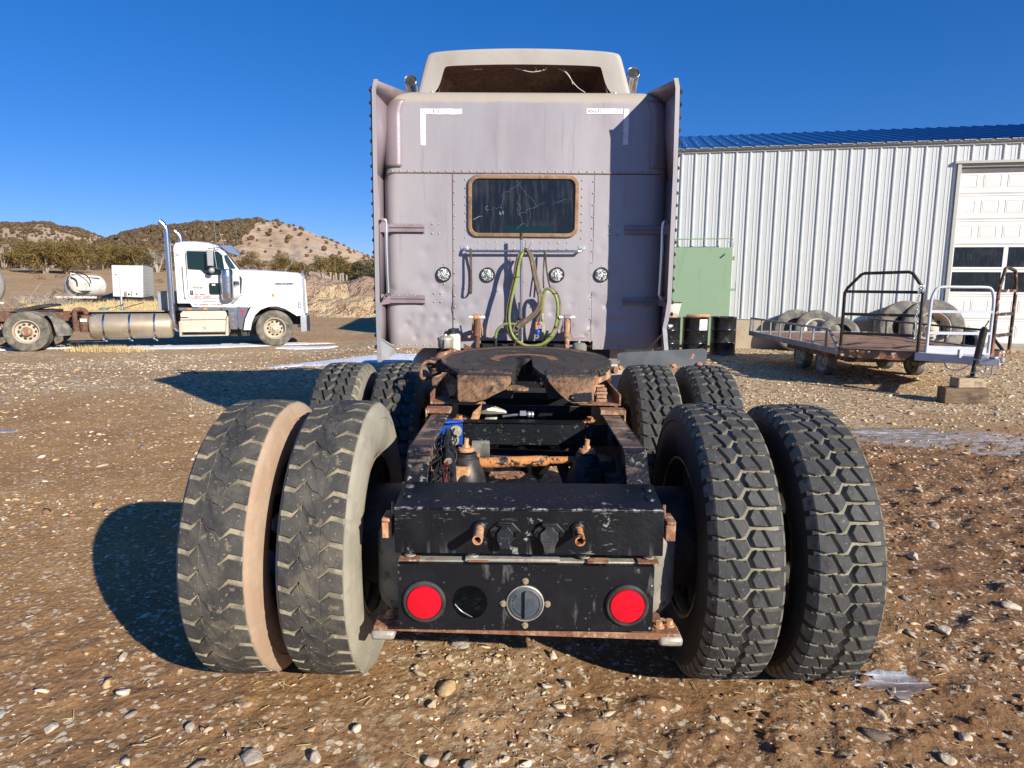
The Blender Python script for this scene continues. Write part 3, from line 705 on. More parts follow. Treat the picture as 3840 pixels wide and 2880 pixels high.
# earth banks beyond the white truck
def bank(name, mat, x0, x1, y, h, dep, seed, slope=0.0):
    nx, ny = 90, 26; xs = np.linspace(x0, x1, nx); ts = np.linspace(0, 1, ny); X, T = np.meshgrid(xs, ts)
    u = (X - x0) / (x1 - x0); env = sst(0, .13, u) * sst(1, .85, u)
    Hh = h * env * (.75 + .5 * fbm(X * .5, X * 0 + seed, 3, seed)); pr = np.where(T < .5, sst(0, .5, T) ** .8, sst(1, .6, T))
    Y = y + dep * T + .3 * (fbm(X, T * 4, 2, seed + 3) - .5)
    Z = macro(X, Y) - .08 + Hh * pr + .16 * (fbm(X * 2.3, T * 6, 4, seed + 1) - .5) * env - .22 * np.maximum(fbm(X * 1.6 - T * 5, X * 0, 3, seed + 2) - .5, 0) * env
    ii = (np.arange(ny - 1)[:, None] * nx + np.arange(nx - 1)[None, :]).ravel()
    link_mesh(name, np_mesh(name, np.stack([X.ravel(), Y.ravel(), Z.ravel()], 1), np.stack([ii, ii + 1, ii + nx + 1, ii + nx], 1), [mat], smooth=True), kind='structure')
bank("earth_bank", 'mound', -19.5, -6.0, 39, 2.35, 7, 4)
bank("earth_bank", 'straw_mound', -16.5, -5.5, 33.5, 1.25, 4.5, 8)
bank("earth_bank", 'straw_mound', -12.2, -9.8, 35.5, 1.9, 2.5, 11)

# dry grass strip and brush
def tufts(name, pts, h, mat, seed, blades=7, w=.012):
    rr = random.Random(seed); g = G()
    for (x, y, z) in pts:
        for _ in range(blades):
            a = rr.uniform(0, 6.28); l = h * rr.uniform(.5, 1.2); t = rr.uniform(.1, .5); b = Vector((x + rr.uniform(-.1, .1), y + rr.uniform(-.1, .1), z))
            tip = b + Vector((math.cos(a) * t, math.sin(a) * t, 1)).normalized() * l; sd = Vector((-math.sin(a), math.cos(a), 0)) * w
            g.add([b - sd, b + sd, tip], [(0, 1, 2)])
    return g.obj(name, mat, kind='stuff', smooth=None)
pts = []
for _ in range(2600):
    y = RNG.uniform(30, 46); a = RNG.uniform(AZ(-20), AZ(430)); x = CX + a * y; pts.append((x, y, float(macro(x, y)) - .02))
tufts("dry_grass", pts, .5, 'dry_grass', 4, 6, .035)
pts = []
for _ in range(260):
    x = RNG.gauss(-10.9, .45); y = RNG.gauss(14.95, .14); pts.append((x, y, float(macro(x, y))))
for _ in range(60):
    x = RNG.gauss(-3.9, .25); y = RNG.gauss(5.6, .12); pts.append((x, y, float(macro(x, y)) - .13))
tufts("dry_grass", pts, .17, 'dry_grass', 5, 7, .006)
# ================================================================== the stripped-down tractor in front
TR = empty("semi_tractor", (0, 0, 0), 0, "faded mauve sleeper tractor without trailer, bare black frame rails and eight rear tyres, nearest vehicle", "truck")
RW, TW, RB = .555, .2213, .5375

# ---- tyres
def tread_mesh(kind, seed):
    """blocks standing on a carcass; v across, u along the tread"""
    rr = random.Random(seed); N = dict(zig=50, hexa=46, lug=40)[kind]; dep = dict(zig=.016, hexa=.019, lug=.013)[kind]
    P = 2 * math.pi * RW / N; hw = TW / 2; g = G()
    def rad(v): return RW - .007 * (abs(v) / hw) ** 2.6
    def put(poly, row, ph):
        jit = rr.uniform(-.012, .012); n = len(poly)
        cv = sum(p[0] for p in poly) / n; cu = sum(p[1] for p in poly) / n
        lo, mid, hi = [], [], []
        for (v, u) in poly:
            def at(v, u, r):
                a = (row + ph + u + jit) * P / RW; return (v, r * math.sin(a), r * math.cos(a))
            d = math.hypot(v - cv, (u - cu) * P) or 1
            sv, su = (v - cv) / d, (u - cu) * P / d
            lo.append(at(v + sv * .0015, u + su * .0015 / P, rad(v) - dep)); mid.append(at(v, u, rad(v) - .0018)); hi.append(at(v - sv * .002, u - su * .002 / P, rad(v)))
        g.add(lo + mid + hi, [tuple(range(2 * n, 3 * n))], 0); o = len(g.v) - 3 * n
        for k in range(n):
            l = (k + 1) % n
            g.f.append((o + k, o + l, o + n + l, o + n + k)); g.mi.append(1)
            g.f.append((o + n + k, o + n + l, o + 2 * n + l, o + 2 * n + k)); g.mi.append(0)
    def sipe_shade(v, u, row, ph):  # dark strips on the block tops, painted for the shade inside cuts
        for (a, b) in (((v - .006, u - .17), (v + .006, u)), ((v + .006, u), (v - .006, u + .17))):
            q = []
            for (vv, uu, s) in ((a[0], a[1], -1), (b[0], b[1], -1), (b[0], b[1], 1), (a[0], a[1], 1)):
                an = (row + ph + uu) * P / RW; r = rad(vv) + .0004; q.append((vv + s * .0011, r * math.sin(an), r * math.cos(an)))
            g.add(q, [(0, 1, 2, 3)], 2)
    for i in range(N):
        if kind in ('zig', 'hexa'):
            e = .078 if kind == 'zig' else .085; gs = .0058 if kind == 'zig' else .0068; gz = .0058 if kind == 'zig' else .0068
            sl = -.034 if kind == 'zig' else -.026; c0 = .0555
            vs = lambda u: -c0 + sl * u
            put([(-hw, -.5 + e + .05), (-.084, -.5 + e - .09), (vs(-.4) - gs, -.5 + e + .02), (vs(.4) - gs, .5 - e - .02), (-.080, .5 - e - .09), (-hw, .5 - e - .02)], i, 0)
            put([(vs(-.42) + gs, -.5 + e + .06), (-.032, -.5 + e - .08), (-.014 - gz, -.5 + e + .04), (.003 - gz, .0), (-.009 - gz, .5 - e - .02), (-.028, .5 - e - .06), (vs(.42) + gs, .5 - e + .02)], i, 0)
            vr = lambda u: c0 + sl * u
            put([(-.003 + gz, 0), (.009 + gz, -.5 + e + .02), (.028, -.5 + e + .0), (vr(-.42) - gs, -.5 + e - .02), (vr(.42) - gs, .5 - e - .05), (.032, .5 - e - .08), (.013 + gz, .5 - e - .02)], i, .5)
            put([(vr(-.4) + gs, -.5 + e), (.082, -.5 + e + .02), (hw, -.5 + e + .06), (hw, .5 - e), (.080, .5 - e - .05), (vr(.4) + gs, .5 - e - .01)], i, .5)
            if kind == 'hexa':
                sipe_shade(-.032, 0, i, 0); sipe_shade(.032, 0, i, .5)
        else:
            # shoulder lugs cut by check-mark grooves, thin slanting cuts joining them in the middle
            h = .118
            lt = [(-hw, 0), (-.086, -.05), (-.070, -.11), (-.041, .22)]; hl_ = [h, h, h * .95, h * .35]
            put([(v, u + k) for (v, u), k in zip(lt, hl_)] + [(-.0366, .30), (-.0366, .22 + .68)] + [(v, u + 1 - k) for (v, u), k in list(zip(lt, hl_))[::-1]], i, 0)
            rt = [(.036, -.50), (.066, -.20), (.083, -.24), (hw, -.33)]; hr_ = [h * .35, h * .95, h, h]
            put([(.0316, -.44), ] + [(v, u + k) for (v, u), k in zip(rt, hr_)] + [(v, u + 1 - k) for (v, u), k in list(zip(rt, hr_))[::-1]] + [(.0316, .42)], i, 0)
            put([(-.0362, .245), (-.012, -.115), (.012, -.215), (.0312, -.495), (.0312, .475), (.012, .755), (-.012, .855), (-.0362, 1.215)], i, 0)
    return g
def carcass(g, mat_tread, mat_l, mat_r, lug):
    """tyre carcass under the blocks: (x, r) section from one bead over the crown to the other"""
    cr = RB + (.0045 if lug else 0)
    half = [(.095, .318), (.112, .330), (.128, .352), (.139, .385), (.1425, .420), (.140, .452), (.1345, .480), (.1375, .484), (.1335, .498), (.1285, .516), (.1235, .531), (.1135, .5345 if not lug else .541), (.104, cr - .001), (.06, cr), (.0, cr)]
    sec = [(-x, r) for x, r in half] + [(x, r) for x, r in half[::-1][1:]]; n = 128; vs = []
    for (x, r) in sec:
        for k in range(n):
            a = 2 * math.pi * k / n; vs.append((x, r * math.sin(a), r * math.cos(a)))
    m = len(sec); o = len(g.v); g.v += vs
    for i in range(m - 1):
        x = (sec[i][0] + sec[i + 1][0]) / 2; mi = 2 if x < -.108 else (3 if x > .108 else mat_tread)
        for k in range(n):
            l = (k + 1) % n; g.f.append((o + i * n + k, o + (i + 1) * n + k, o + (i + 1) * n + l, o + i * n + l)); g.mi.append(mi)
    # shoulder ribs joining blocks to the sidewall
    return g
def shoulder_lugs(g, N, mi, ph=(0, .5), hw=.34):
    for s in (-1, 1):
        for i in range(N):
            p_ = ph[1] if s > 0 else ph[0]; a0 = 2 * math.pi * (i - hw + p_) / N; a1 = 2 * math.pi * (i + hw + p_) / N; am = (a0 + a1) / 2
            q = []
            for a in (a0, a1):
                for (x, r) in ((TW / 2, RW - .0075), (TW / 2 + .012, RW - .020), (.1325, .505), (.120, .505), (TW / 2 - .002, RW - .02)):
                    q.append((s * x, r * math.sin(a), r * math.cos(a)))
            g.add(q, [(0, 1, 6, 5), (1, 2, 7, 6), (0, 4, 3, 2, 1), (5, 6, 7, 8, 9)], mi)
def rim_mesh():
    g = G()
    prof = [(.318, -.108), (.326, -.114), (.322, -.104), (.300, -.098), (.288, -.08), (.283, .0), (.288, .08), (.300, .098), (.322, .104), (.326, .114), (.318, .108), (.305, .10), (.296, 0), (.305, -.10)]
    g.lathe(prof, (0, 0, 0), (1, 0, 0), 64, 0, closed=True)
    g.lathe([(.3255, -.1145), (.331, -.1185), (.326, -.121), (.3185, -.117)], (0, 0, 0), (1, 0, 0), 64, 1, closed=True)
    g.lathe([(.3255, .1145), (.331, .1185), (.326, .121), (.3185, .117)], (0, 0, 0), (1, 0, 0), 64, 1, closed=True)
    return g
def disc(g, x, s):
    """wheel disc with hand holes, hub and nuts at depth x facing s"""
    for k in range(10):
        a = 2 * math.pi * k / 10
        g.box((x, .235 * math.sin(a), .235 * math.cos(a)), (.012, .085, .115), (-a, 0, 0), 0)
    g.lathe([(.20, x - .008), (.20, x + .008), (.10, x + .02 * s), (.10, x - .012)], (0, 0, 0), (1, 0, 0), 40, 0, closed=True)
    for k in range(10):
        a = 2 * math.pi * k / 10; g.cyl((x, .143 * math.sin(a), .143 * math.cos(a)), (x + s * .035, .143 * math.sin(a), .143 * math.cos(a)), .016, 6, mi=1)
    g.cyl((x, 0, 0), (x + s * .16, 0, 0), .095, 24, mi=0)
CARC = {}
def tyre_set(kind, mats, key):
    """mats: block, block side, carcass groove, left wall, right wall"""
    gt = tread_mesh(kind, 3 if kind != 'lug' else 8); tm = gt.mesh("tread", [mats[0], mats[1], 'black_rubber'], None)
    gc = G(); carcass(gc, 0, 0, 0, kind == 'lug')
    for i, q in enumerate(gc.mi): gc.mi[i] = {0: 0, 2: 1, 3: 2}[q]
    if kind == 'lug': pass
    else: shoulder_lugs(gc, 50 if kind == 'zig' else 46, 3)
    cm = gc.mesh("tyre", [mats[2], mats[3], mats[4], mats[1], mats[0]], 32)
    CARC[key] = (tm, cm)
tyre_set('zig', ('tread', 'tread_side', 'groove', 'wall_black', 'wall_black'), 'rr')
tyre_set('hexa', ('tread', 'tread_side', 'groove_dark', 'wall_black', 'wall_muddy'), 'fr')
tyre_set('lug', ('tread_dusty', 'groove_dusty', 'groove_dusty', 'wall_muddy', 'wall_tan'), 'rl')
tyre_set('lug', ('tread_dusty', 'groove_dusty', 'groove_dusty', 'wall_muddy', 'wall_grey'), 'rl2')
RIM = rim_mesh().mesh("wheel", ['rim_dark', 'rim_edge'], 40)
gd = G(); disc(gd, .07, 1); DISC_A = gd.mesh("wheel_disc", ['rim_dark', 'rust_brown'], 35)
gd = G(); disc(gd, -.07, -1); DISC_B = gd.mesh("wheel_disc", ['rim_dark', 'rust_brown'], 35)
DS = .343 / 2
WHEELS = [(-.92 - DS, 0, 'rl', -1, 'worn chevron tyre with peach dusty sidewall'), (-.92 + DS, 0, 'rl2', 1, 'worn chevron tyre with grey dusty sidewall'),
          (.92 - DS, 0, 'rr', 1, None), (.92 + DS, 0, 'rr', -1, None),
          (-.92 - DS, 1.37, 'fr', -1, None), (-.92 + DS, 1.37, 'fr', 1, None), (.92 - DS, 1.37, 'fr', 1, None), (.92 + DS, 1.37, 'fr', -1, None)]
for i, (x, y, key, side, lab) in enumerate(WHEELS):
    w = link_mesh("wheel", RIM, TR, (x, y, RW), (RNG.uniform(0, 6.28), 0, 0))
    if lab: w['label'] = lab
    tm, cm = CARC[key]
    t = link_mesh("tyre", cm, w); link_mesh("tread_blocks", tm, w, kind='stuff')
    inner = abs(x) < .92
    outward = 1 if x > 0 else -1
    link_mesh("wheel_disc", DISC_A if (outward > 0) != inner else DISC_B, w)

# ---- axles
for y in (0, 1.37):
    g = G(); g.tube([(-.62, y, RW), (-.3, y, RW), (.3, y, RW), (.62, y, RW)], [.062, .075, .075, .062], 16)
    for s in (-1, 1): g.cyl((s * .50, y, RW), (s * .69, y, RW), .205, 32); g.cyl((s * .46, y, RW), (s * .50, y, RW), .19, 32)
    g.obj("axle", 'rim_dark', TR)
g = G()
g.lathe([(.0, -.17), (.09, -.165), (.14, -.13), (.17, -.06), (.175, .02), (.15, .10), (.09, .15), (.07, .4)], (-.085, .04, .60), (0, 1, .02), 32, cap=True)
g.obj("differential", 'black_paint', TR, 45)
g = G(); g.lathe([(.150, -.1), (.145, 0), (.135, .05), (.11, .078), (.07, .088), (.0, .09)], (-.075, .06, .695), (0, -.05, 1), 30); g.obj("differential_housing", 'black_paint', TR, 50)
g = G(); g.lathe([(.075, -.004), (.078, .004), (.06, .010), (.0, .011)], (-.09, .09, .780), (0, -.1, 1), 26)
for k in range(8):
    a = k * math.pi / 4; g.hexbolt((-.09 + .066 * math.cos(a), .09 + .066 * math.sin(a), .785), (0, -.1, 1), .006, .010)
g.obj("differential_cover", 'rust', TR)
g = G(); g.tube(smooth_path([(-.10, -.08, .765), (-.085, -.09, .785), (-.06, -.09, .787), (-.045, -.08, .765)]), .003, 6); g.obj("breather_pipe", 'galv', TR)
g = G(); g.lathe([(0, -.2), (.12, -.2), (.18, -.1), (.2, .0), (.16, .13), (.07, .2), (.055, .9), (.07, .95)], (-.02, 1.37, .56), (0, 1, .12), 24, cap=True)
g.tube([(-.02, .2, .66), (-.02, 1.2, .6)], .05, 14); g.obj("drive_shaft", 'black_paint', TR)

# ---- frame rails: channel with a dropped, tapering tail
def rail(s):
    c = -.010; xo = c + s * .447; xi = c + s * .362; g = G()
    top = [(3.9, .985), (-.215, .985), (-.26, .972), (-.345, .872)]; bot = [(3.9, .715), (.0, .715), (-.345, .69)]
    web = [(xo, y, z) for y, z in top + bot[::-1]]
    g.prism(web, (-s * .009, 0, 0))
    for a, b in zip(top[:-1], top[1:]):
        q = [(xo, a[0], a[1]), (xi, a[0], a[1]), (xi, b[0], b[1]), (xo, b[0], b[1])]
        d = Vector((0, b[0] - a[0], b[1] - a[1])).normalized(); nrm = Vector((0, d.z, -d.y)) if d.z else Vector((0, 0, 1))
        g.prism(q, (0, 0, -.009) if abs(d.z) < .3 else (0, .008, -.004))
    g.prism([(xo, 3.9, .715), (xi, 3.9, .715), (xi, 0, .715), (xo, 0, .715)], (0, 0, .009))
    return g.obj("frame_rail", 'rail_paint', TR, smooth=40, bevel=.003)
rail(-1); rail(1)

# ---- cross member with blue bracket
cm_ = G()
cm_.bx(-.302, .272, .378, .388, .842, .950); cm_.bx(-.302, .272, .378, .46, .941, .950); cm_.bx(-.302, .272, .378, .46, .842, .850)
cmo = cm_.obj("cross_member", 'black_scuffed', TR, bevel=.003)
for (x, z) in ((-.20, .915), (-.137, .915), (-.02, .913), (.05, .914), (-.018, .872), (.067, .870)):
    g = G(); g.cyl((x, .3765, z), (x, .3785, z), .0075, 12); g.obj("bolt_hole", 'black_rubber', cmo)
br = G(); br.bx(-.437, -.304, .372, .380, .845, .945); br.bx(-.437, -.30, .372, .44, .952, .960)
br.prism([(-.44, .35, .95), (-.40, .33, .952), (-.31, .37, .952), (-.31, .372, .958), (-.44, .372, .958)], (0, 0, .006))
bo = br.obj("bracket", 'blue_paint', TR, bevel=.002, label="bracket with bright blue paint and pale bolts")
for (x, z) in ((-.335, .91), (-.348, .868)):
    g = G(); g.cyl((x, .372, z), (x, .366, z), .028, 24); g.cyl((x, .366, z), (x, .354, z), .0165, 6); g.obj("bolt", 'pale_metal', bo)
g = G(); g.bx(.272, .43, .372, .380, .845, .945); b2 = g.obj("bracket", 'black_paint', TR, bevel=.002)
for (x, z) in ((.30, .905), (.328, .865)):
    g = G(); g.cyl((x, .372, z), (x, .366, z), .024, 24); g.cyl((x, .366, z), (x, .356, z), .014, 6); g.obj("bolt", 'black_paint', b2)
for (x, y, z) in ((-.322, .40, .96), (.292, .40, .955)):
    g = G(); g.hexbolt((x, y, z), (0.1, -.1, 1), .016, .022); g.bar((x - .03, y - .01, z), (x + .03, y + .01, z + .004), .02, .006); g.obj("rusty_bolt", 'rust_orange', TR)

# ---- suspension towers, rusty torsion bar, shocks
for s in (-1, 1):
    cx = -.01 + s * .252
    g = G()
    g.lathe([(.046, .0), (.046, .018), (.056, .02), (.06, .05), (.075, .075), (.085, .12), (.08, .2), (.075, .3)], (cx, .03, .895), (0, 0, -1), 26, cap=True)
    g.box((cx + s * .055, .06, .845), (.13, .12, .05)); t = g.obj("suspension_tower", 'black_plastic', TR, bevel=.006)
    g = G(); g.lathe([(.0, .012), (.03, .012), (.036, .004), (.036, -.003), (.0, -.003)], (cx, .03, .905), (0, 0, 1), 22); g.cyl((cx, .03, .912), (cx, .03, .928), .017, 6); g.cyl((cx, .03, .925), (cx + .003, .03, .955), .0105, 10); g.obj("stud", 'rust_light', t)
    g = G(); g.box((cx + .02 * s, -.02, .74), (.09, .05, .22)); g.obj("spring_hanger", 'rust_light' if s < 0 else 'black_paint', TR, bevel=.01)
g = G(); g.tube([(-.205, .06, .842), (.075, .06, .855), (.09, .06, .857)], [.0225, .0225, .015], 18); g.tube([(.09, .06, .857), (.25, .06, .86)], .016, 12)
tb = g.obj("torque_rod", 'rust_orange', TR)
g = G(); g.box((-.222, .06, .855), (.03, .05, .05)); g.box((-.226, .045, .815), (.022, .03, .03)); g.cyl((-.20, .035, .807), (-.188, .03, .806), .009, 8); g.obj("rod_end", 'rust_light', tb, bevel=.003)
g = G(); g.cyl((-.245, .18, .87), (-.17, .18, .87), .04, 20); g.obj("rubber_bush", 'grey_dirty_rubber', TR)
g = G(); g.tube([(-.215, .8, .90), (-.16, .8, .88)], .045, 16); g.tube([(-.28, .75, .93), (-.2, .72, .95), (-.1, .72, .935)], [.01, .03, .008], 8); g.obj("brake_chamber", 'pale_metal', TR)
g = G(); g.add([(-.29, .62, .90), (-.27, .6, .955), (-.225, .6, 1.0), (-.235, .62, .94), (-.25, .63, .89)], [(0, 1, 2, 3, 4)]); g.obj("loose_tag", 'rust_light', TR, smooth=None)
g = G(); g.tube(smooth_path([(-.12, .56, .945), (-.06, .54, .957), (0.0, .53, .962)]), .006, 6); g.box((-.02, .53, .968), (.03, .02, .022)); g.lathe([(.012, -.02), (.016, -.012), (.012, -.004), (.016, .004), (.012, .012)], (.02, .53, .962), (1, 0, 0), 10)
g.obj("air_fitting", 'galv', TR)

# ---- wiring bundle by the left rail
wr = random.Random(5)
g = G()
for k in range(16):
    x0 = -.375 + wr.uniform(0, .05); pts = [(x0, .12 + wr.uniform(-.05, .1), .955 + wr.uniform(-.01, .01))]
    for j in range(4): pts.append((x0 + wr.uniform(-.03, .04), -.02 - .06 * j + wr.uniform(-.03, .03), .94 - .035 * j + wr.uniform(-.02, .02)))
    g.tube(smooth_path(pts, 4), wr.uniform(.002, .0045), 5)
for k in range(3):
    c = Vector((-.345 + .01 * k, -.2 + .02 * k, .845)); g.tube([c + Vector((.02 * math.cos(a * .5), .012 * math.sin(a * .4), .045 * math.sin(a * .5))) for a in range(13)], .003, 5, closed=True)
wb = g.obj("wiring_loom", 'black_plastic', TR, smooth=60)
g = G(); g.tube(smooth_path([(-.345, .10, .965), (-.335, .02, .955), (-.318, -.04, .93), (-.305, -.1, .88), (-.29, -.2, .81), (-.27, -.28, .76)]), [.013 + .0012 * (i % 2) for i in range(21)], 10); g.obj("corrugated_conduit", 'black_plastic', wb, 20)
g = G(); g.cyl((-.335, -.02, .955), (-.323, -.10, .905), .013, 14); g.cyl((-.325, -.09, .912), (-.321, -.115, .897), .019, 16); g.obj("plug", 'black_plastic', wb)
g = G(); g.cyl((-.3215, -.1155, .8965), (-.3205, -.1195, .894), .0165, 16); g.obj("plug_face", 'pale_metal', wb)
g = G()
for k in range(5):
    p = [(-.36 + .012 * k, .02 - .01 * k, .93), (-.352 + .008 * k, -.12, .87 + .008 * k), (-.36 + .01 * k, -.25, .80)]; g.tube(smooth_path(p), .0018, 5)
g.obj("red_wire", 'red_letter', wb)
g = G()
for (a, b, h) in (((-.43, -.33, .8745), .05, .035), ((-.39, -.20, .9862), .03, .02)):
    n = 11; pts = [(a[0] + b * math.cos(2 * math.pi * k / n) * (.6 + .4 * math.sin(3 * k)), a[1] + h * math.sin(2 * math.pi * k / n), a[2]) for k in range(n)]
    g.prism(pts, (0, 0, .003))

# ---- bumper channel, bolts, sockets, pipes
b = G(); YB, YF = -.343, -.560
xl, xr = -.455, .440
b.prism([(xl, YB, .8795), (xr + .004, YB, .8795), (xr + .004, YF, .8545), (xl, YF, .8545)], (0, 0, -.008))
b.prism([(xl, YF, .8545), (xr + .004, YF, .8545), (xr + .004, YF, .694), (xl, YF, .696)], (0, .008, 0))
b.prism([(xl, YB, .87), (xl, YF + .008, .846), (xl, YF + .008, .70), (xl, YB, .70)], (.008, 0, 0)); b.prism([(xr + .004, YB, .87), (xr + .004, YF + .008, .846), (xr + .004, YF + .008, .70), (xr + .004, YB, .70)], (-.008, 0, 0))
BU = b.obj("rear_channel", 'black_scuffed', TR, bevel=.003)
for (x, y) in ((-.430, -.385), (-.424, -.465), (.418, -.395), (.411, -.475)):
    g = G(); z = .8795 + (y - YB) * (.025 / .217); g.dome((x, y, z), (0, -.1, 1), .0185, .009, 20); g.obj("carriage_bolt", 'black_paint', BU)
for s, x in ((-1, -.171), (1, .157)):
    L = .100
    g = G(); a = Vector((x, YF, .787)); e = a + Vector((0, -L, -.004))
    g.lathe([(.0165, 0), (.0165, L), (.0115, L), (.0115, .01), (.0, .01)], a, e - a, 20); p = g.obj("pipe_stub", 'rust_light' if s < 0 else 'rust_orange', BU)
    g = G(); g.lathe([(.026, 0), (.024, .009), (.017, .013)], a, (0, -1, 0), 16); g.obj("weld_collar", 'black_scuffed', p)
def socket(cx, cz, big):
    g = G(); w = .053; y = YF
    pl = [(cx - w, y, cz), (cx - w * .92, y, cz + .012), (cx - .022, y, cz + .036), (cx + .024, y, cz + .036), (cx + w * .95, y, cz + .008), (cx + w, y, cz - .004), (cx + w * .85, y, cz - .015), (cx + .02, y, cz - .032), (cx - .018, y, cz - .034), (cx - w * .85, y, cz - .013)]
    g.prism(pl, (0, -.012, 0)); o = g.obj("trailer_socket", 'black_plastic', BU, bevel=.003)
    g = G(); q = .027 if not big else .030; lo = -.044 if not big else -.056
    lid = [(cx - .012, y - .022, cz + .030), (cx + .012, y - .022, cz + .030), (cx + .014, y - .026, cz + .018), (cx + q, y - .030, cz + .006), (cx + q, y - .036, cz - .016), (cx + q * .68, y - .042, cz - .03), (cx + q * .55, y - .044, cz + lo), (cx - q * .55, y - .044, cz + lo), (cx - q * .72, y - .042, cz - .03), (cx - q, y - .036, cz - .016), (cx - q, y - .030, cz + .006), (cx - .014, y - .026, cz + .018)]
    g.prism(lid, (0, .007, 0)); g.cyl((cx, y, cz), (cx, y - .026, cz), .024, 24)
    g.cyl((cx - .021, y - .020, cz + .029), (cx + .021, y - .020, cz + .029), .0048, 10)
    if big: g.bx(cx - .024, cx + .024, y - .03, y, cz + .033, cz + .040)
    l = g.obj("lid", 'black_plastic' if big else 'black_paint', o, bevel=.0015)
    me = text_mesh("PHILLIPS" if big else "POLLAK", .0085 if big else .0088, .0008)
    me.materials.append(MAT['cap_plastic']); link_mesh("lettering", me, o, (cx - (.021 if big else .017), y - (.041 if big else .0385), cz - (.019 if big else .012)), (math.radians(72), 0, 0))
    for sx in (-1, 1): g = G(); g.hexbolt((cx + sx * .040, y - .012, cz - .003), (0, -1, 0), .0075, .010); g.obj("socket_bolt", 'black_paint', o)
socket(-.084, .775, False); socket(.062, .775, True)
# rusty brackets at both ends of the channel
for s, x in ((-1, -.487), (1, .474)):
    g = G(); g.bx(x - .017, x + .017, -.53, -.44, .735, .805); g.bar((x - s * .017, -.49, .80), (x - s * .01, -.46, .83), .012, .05); g.tube([(x - .015, -.53, .80), (x + .015, -.53, .80)], .008, 8)
    g.obj("end_bracket", 'rust_light' if s < 0 else 'rust', TR, bevel=.006)

# ---- beam and lamp panel
g = G(); g.bx(-.44, .43, -.535, -.46, .650, .662); g.bx(-.44, .43, -.47, -.46, .60, .70); g.bx(-.22, .10, -.545, -.47, .6620, .672); bm_ = g.obj("mounting_beam", 'pale_metal', TR, bevel=.002)
g = G()
for x in (-.41, -.175, .23, .40): g.bx(x - .035, x + .035, -.55, -.47, .6625, .668); 
g.obj("beam_shim", 'rust', bm_)
for x in (-.41, -.195, .185, .405):
    g = G(); g.hexbolt((x, -.515, .672), (0, 0, 1), .0135, .016); g.obj("bolt", 'pale_metal', bm_)
# panel with a real round hole
def panel():
    x0, x1, z0, z1 = -.446, .418, .425, .6565; hx, hz, hr = -.203, .523, .060; n = 48; g = G(); y = -.56
    cx0, cx1 = hx - .075, hx + .075
    ring_o, ring_i = [], []
    for k in range(n):
        a = 2 * math.pi * k / n; c, s_ = math.cos(a), math.sin(a)
        tx = (.075 / abs(c)) if abs(c) > 1e-9 else 9; tz = ((z1 - hz) if s_ > 0 else (hz - z0)) / abs(s_) if abs(s_) > 1e-9 else 9
        t = min(tx, tz); ring_o.append((hx + c * t, y, hz + s_ * t)); ring_i.append((hx + hr * c, y, hz + hr * s_))
    g.ring(ring_o, ring_i, (0, .005, 0))
    for (px, pz) in ((cx0, z0), (cx0, z1), (cx1, z0), (cx1, z1)):
        # fill the small corner gaps
        best = sorted(ring_o, key=lambda p: (p[0] - px) ** 2 + (p[2] - pz) ** 2)[:2]
        g.prism([(px, y, pz), best[0], best[1]], (0, .005, 0))
    g.bx(x0, cx0, y, y + .005, z0, z1); g.bx(cx1, x1, y, y + .005, z0, z1)
    g.bx(x0, x1, y + .005, y + .05, z1 - .005, z1)
    return g.obj("lamp_panel", 'black_paint', TR, bevel=0)
LP = panel()
g = G()
for (x, z) in ((-.438, .605), (-.438, .445), (.41, .59), (.41, .44), (-.125, .607), (.095, .60), (-.125, .442), (.095, .44), (.26, .615)): g.cyl((x, -.5602, z), (x, -.561, z), .0048, 10)
g.bx(.117, .141, -.561, -.5602, .604, .612); g.bx(-.063, -.055, -.561, -.5602, .606, .614); g.cyl((-.015, -.5602, .645), (-.015, -.561, .645), .0065, 12)
g.obj("panel_hole", 'black_rubber', LP)
g = G()
for (x, z) in ((.41, .59), (.408, .437)): g.dome((x, -.561, z), (0, -1, 0), .0045, .003, 8)
g.obj("panel_rivet", 'galv', LP)
for x, z in ((-.357, .5255), (.329, .5205)):
    g = G(); g.lathe([(.073, 0), (.0735, .008), (.068, .0135), (.061, .013), (.059, .004), (.059, 0)], (x, -.5602, z), (0, -1, 0), 48); t = g.obj("tail_lamp", 'black_rubber', LP)
    g = G(); g.lathe([(.059, .0), (.0588, .012), (.056, .0155), (.035, .0185), (.0, .0195)], (x, -.5602, z), (0, -1, 0), 48); g.obj("red_lens", 'red_lens', t)
g = G(); g.lathe([(.064, 0), (.064, .006), (.0605, .008), (.0590, .002)], (-.015, -.5602, .523), (0, -1, 0), 48); cp = g.obj("cap_ring", 'pale_metal', LP)
g = G(); g.lathe([(.0585, 0), (.0585, .006), (.050, .010), (.048, .007), (.0, .007)], (-.015, -.5602, .523), (0, -1, 0), 48)
g.prism([(-.0165, -.567, .476), (-.0125, -.567, .476), (-.0125, -.567, .570), (-.0165, -.567, .570)], (0, -.014, 0))
for k in range(5):
    z = .523 + (k - 2) * .0075; g.bx(-.045, -.020, -.5688, -.567, z - .0018, z + .0018); g.bx(-.009, .018, -.5688, -.567, z - .0018, z + .0018)
g.obj("screw_cap", 'cap_plastic', cp)
for k, ch in enumerate("HANDYLOCK"):
    a = math.radians(250 - 13.5 * k); me = text_mesh(ch, .0088, .0007); me.materials.append(MAT['black_plastic'])
    o = link_mesh("lettering", me, cp); R = .0395
    o.matrix_basis = Matrix.Translation((-.015 + R * math.cos(a), -.5685, .523 + R * math.sin(a))) @ Matrix.Rotation(math.radians(90), 4, 'X') @ Matrix.Rotation(a + math.pi / 2 - math.pi, 4, 'Z')
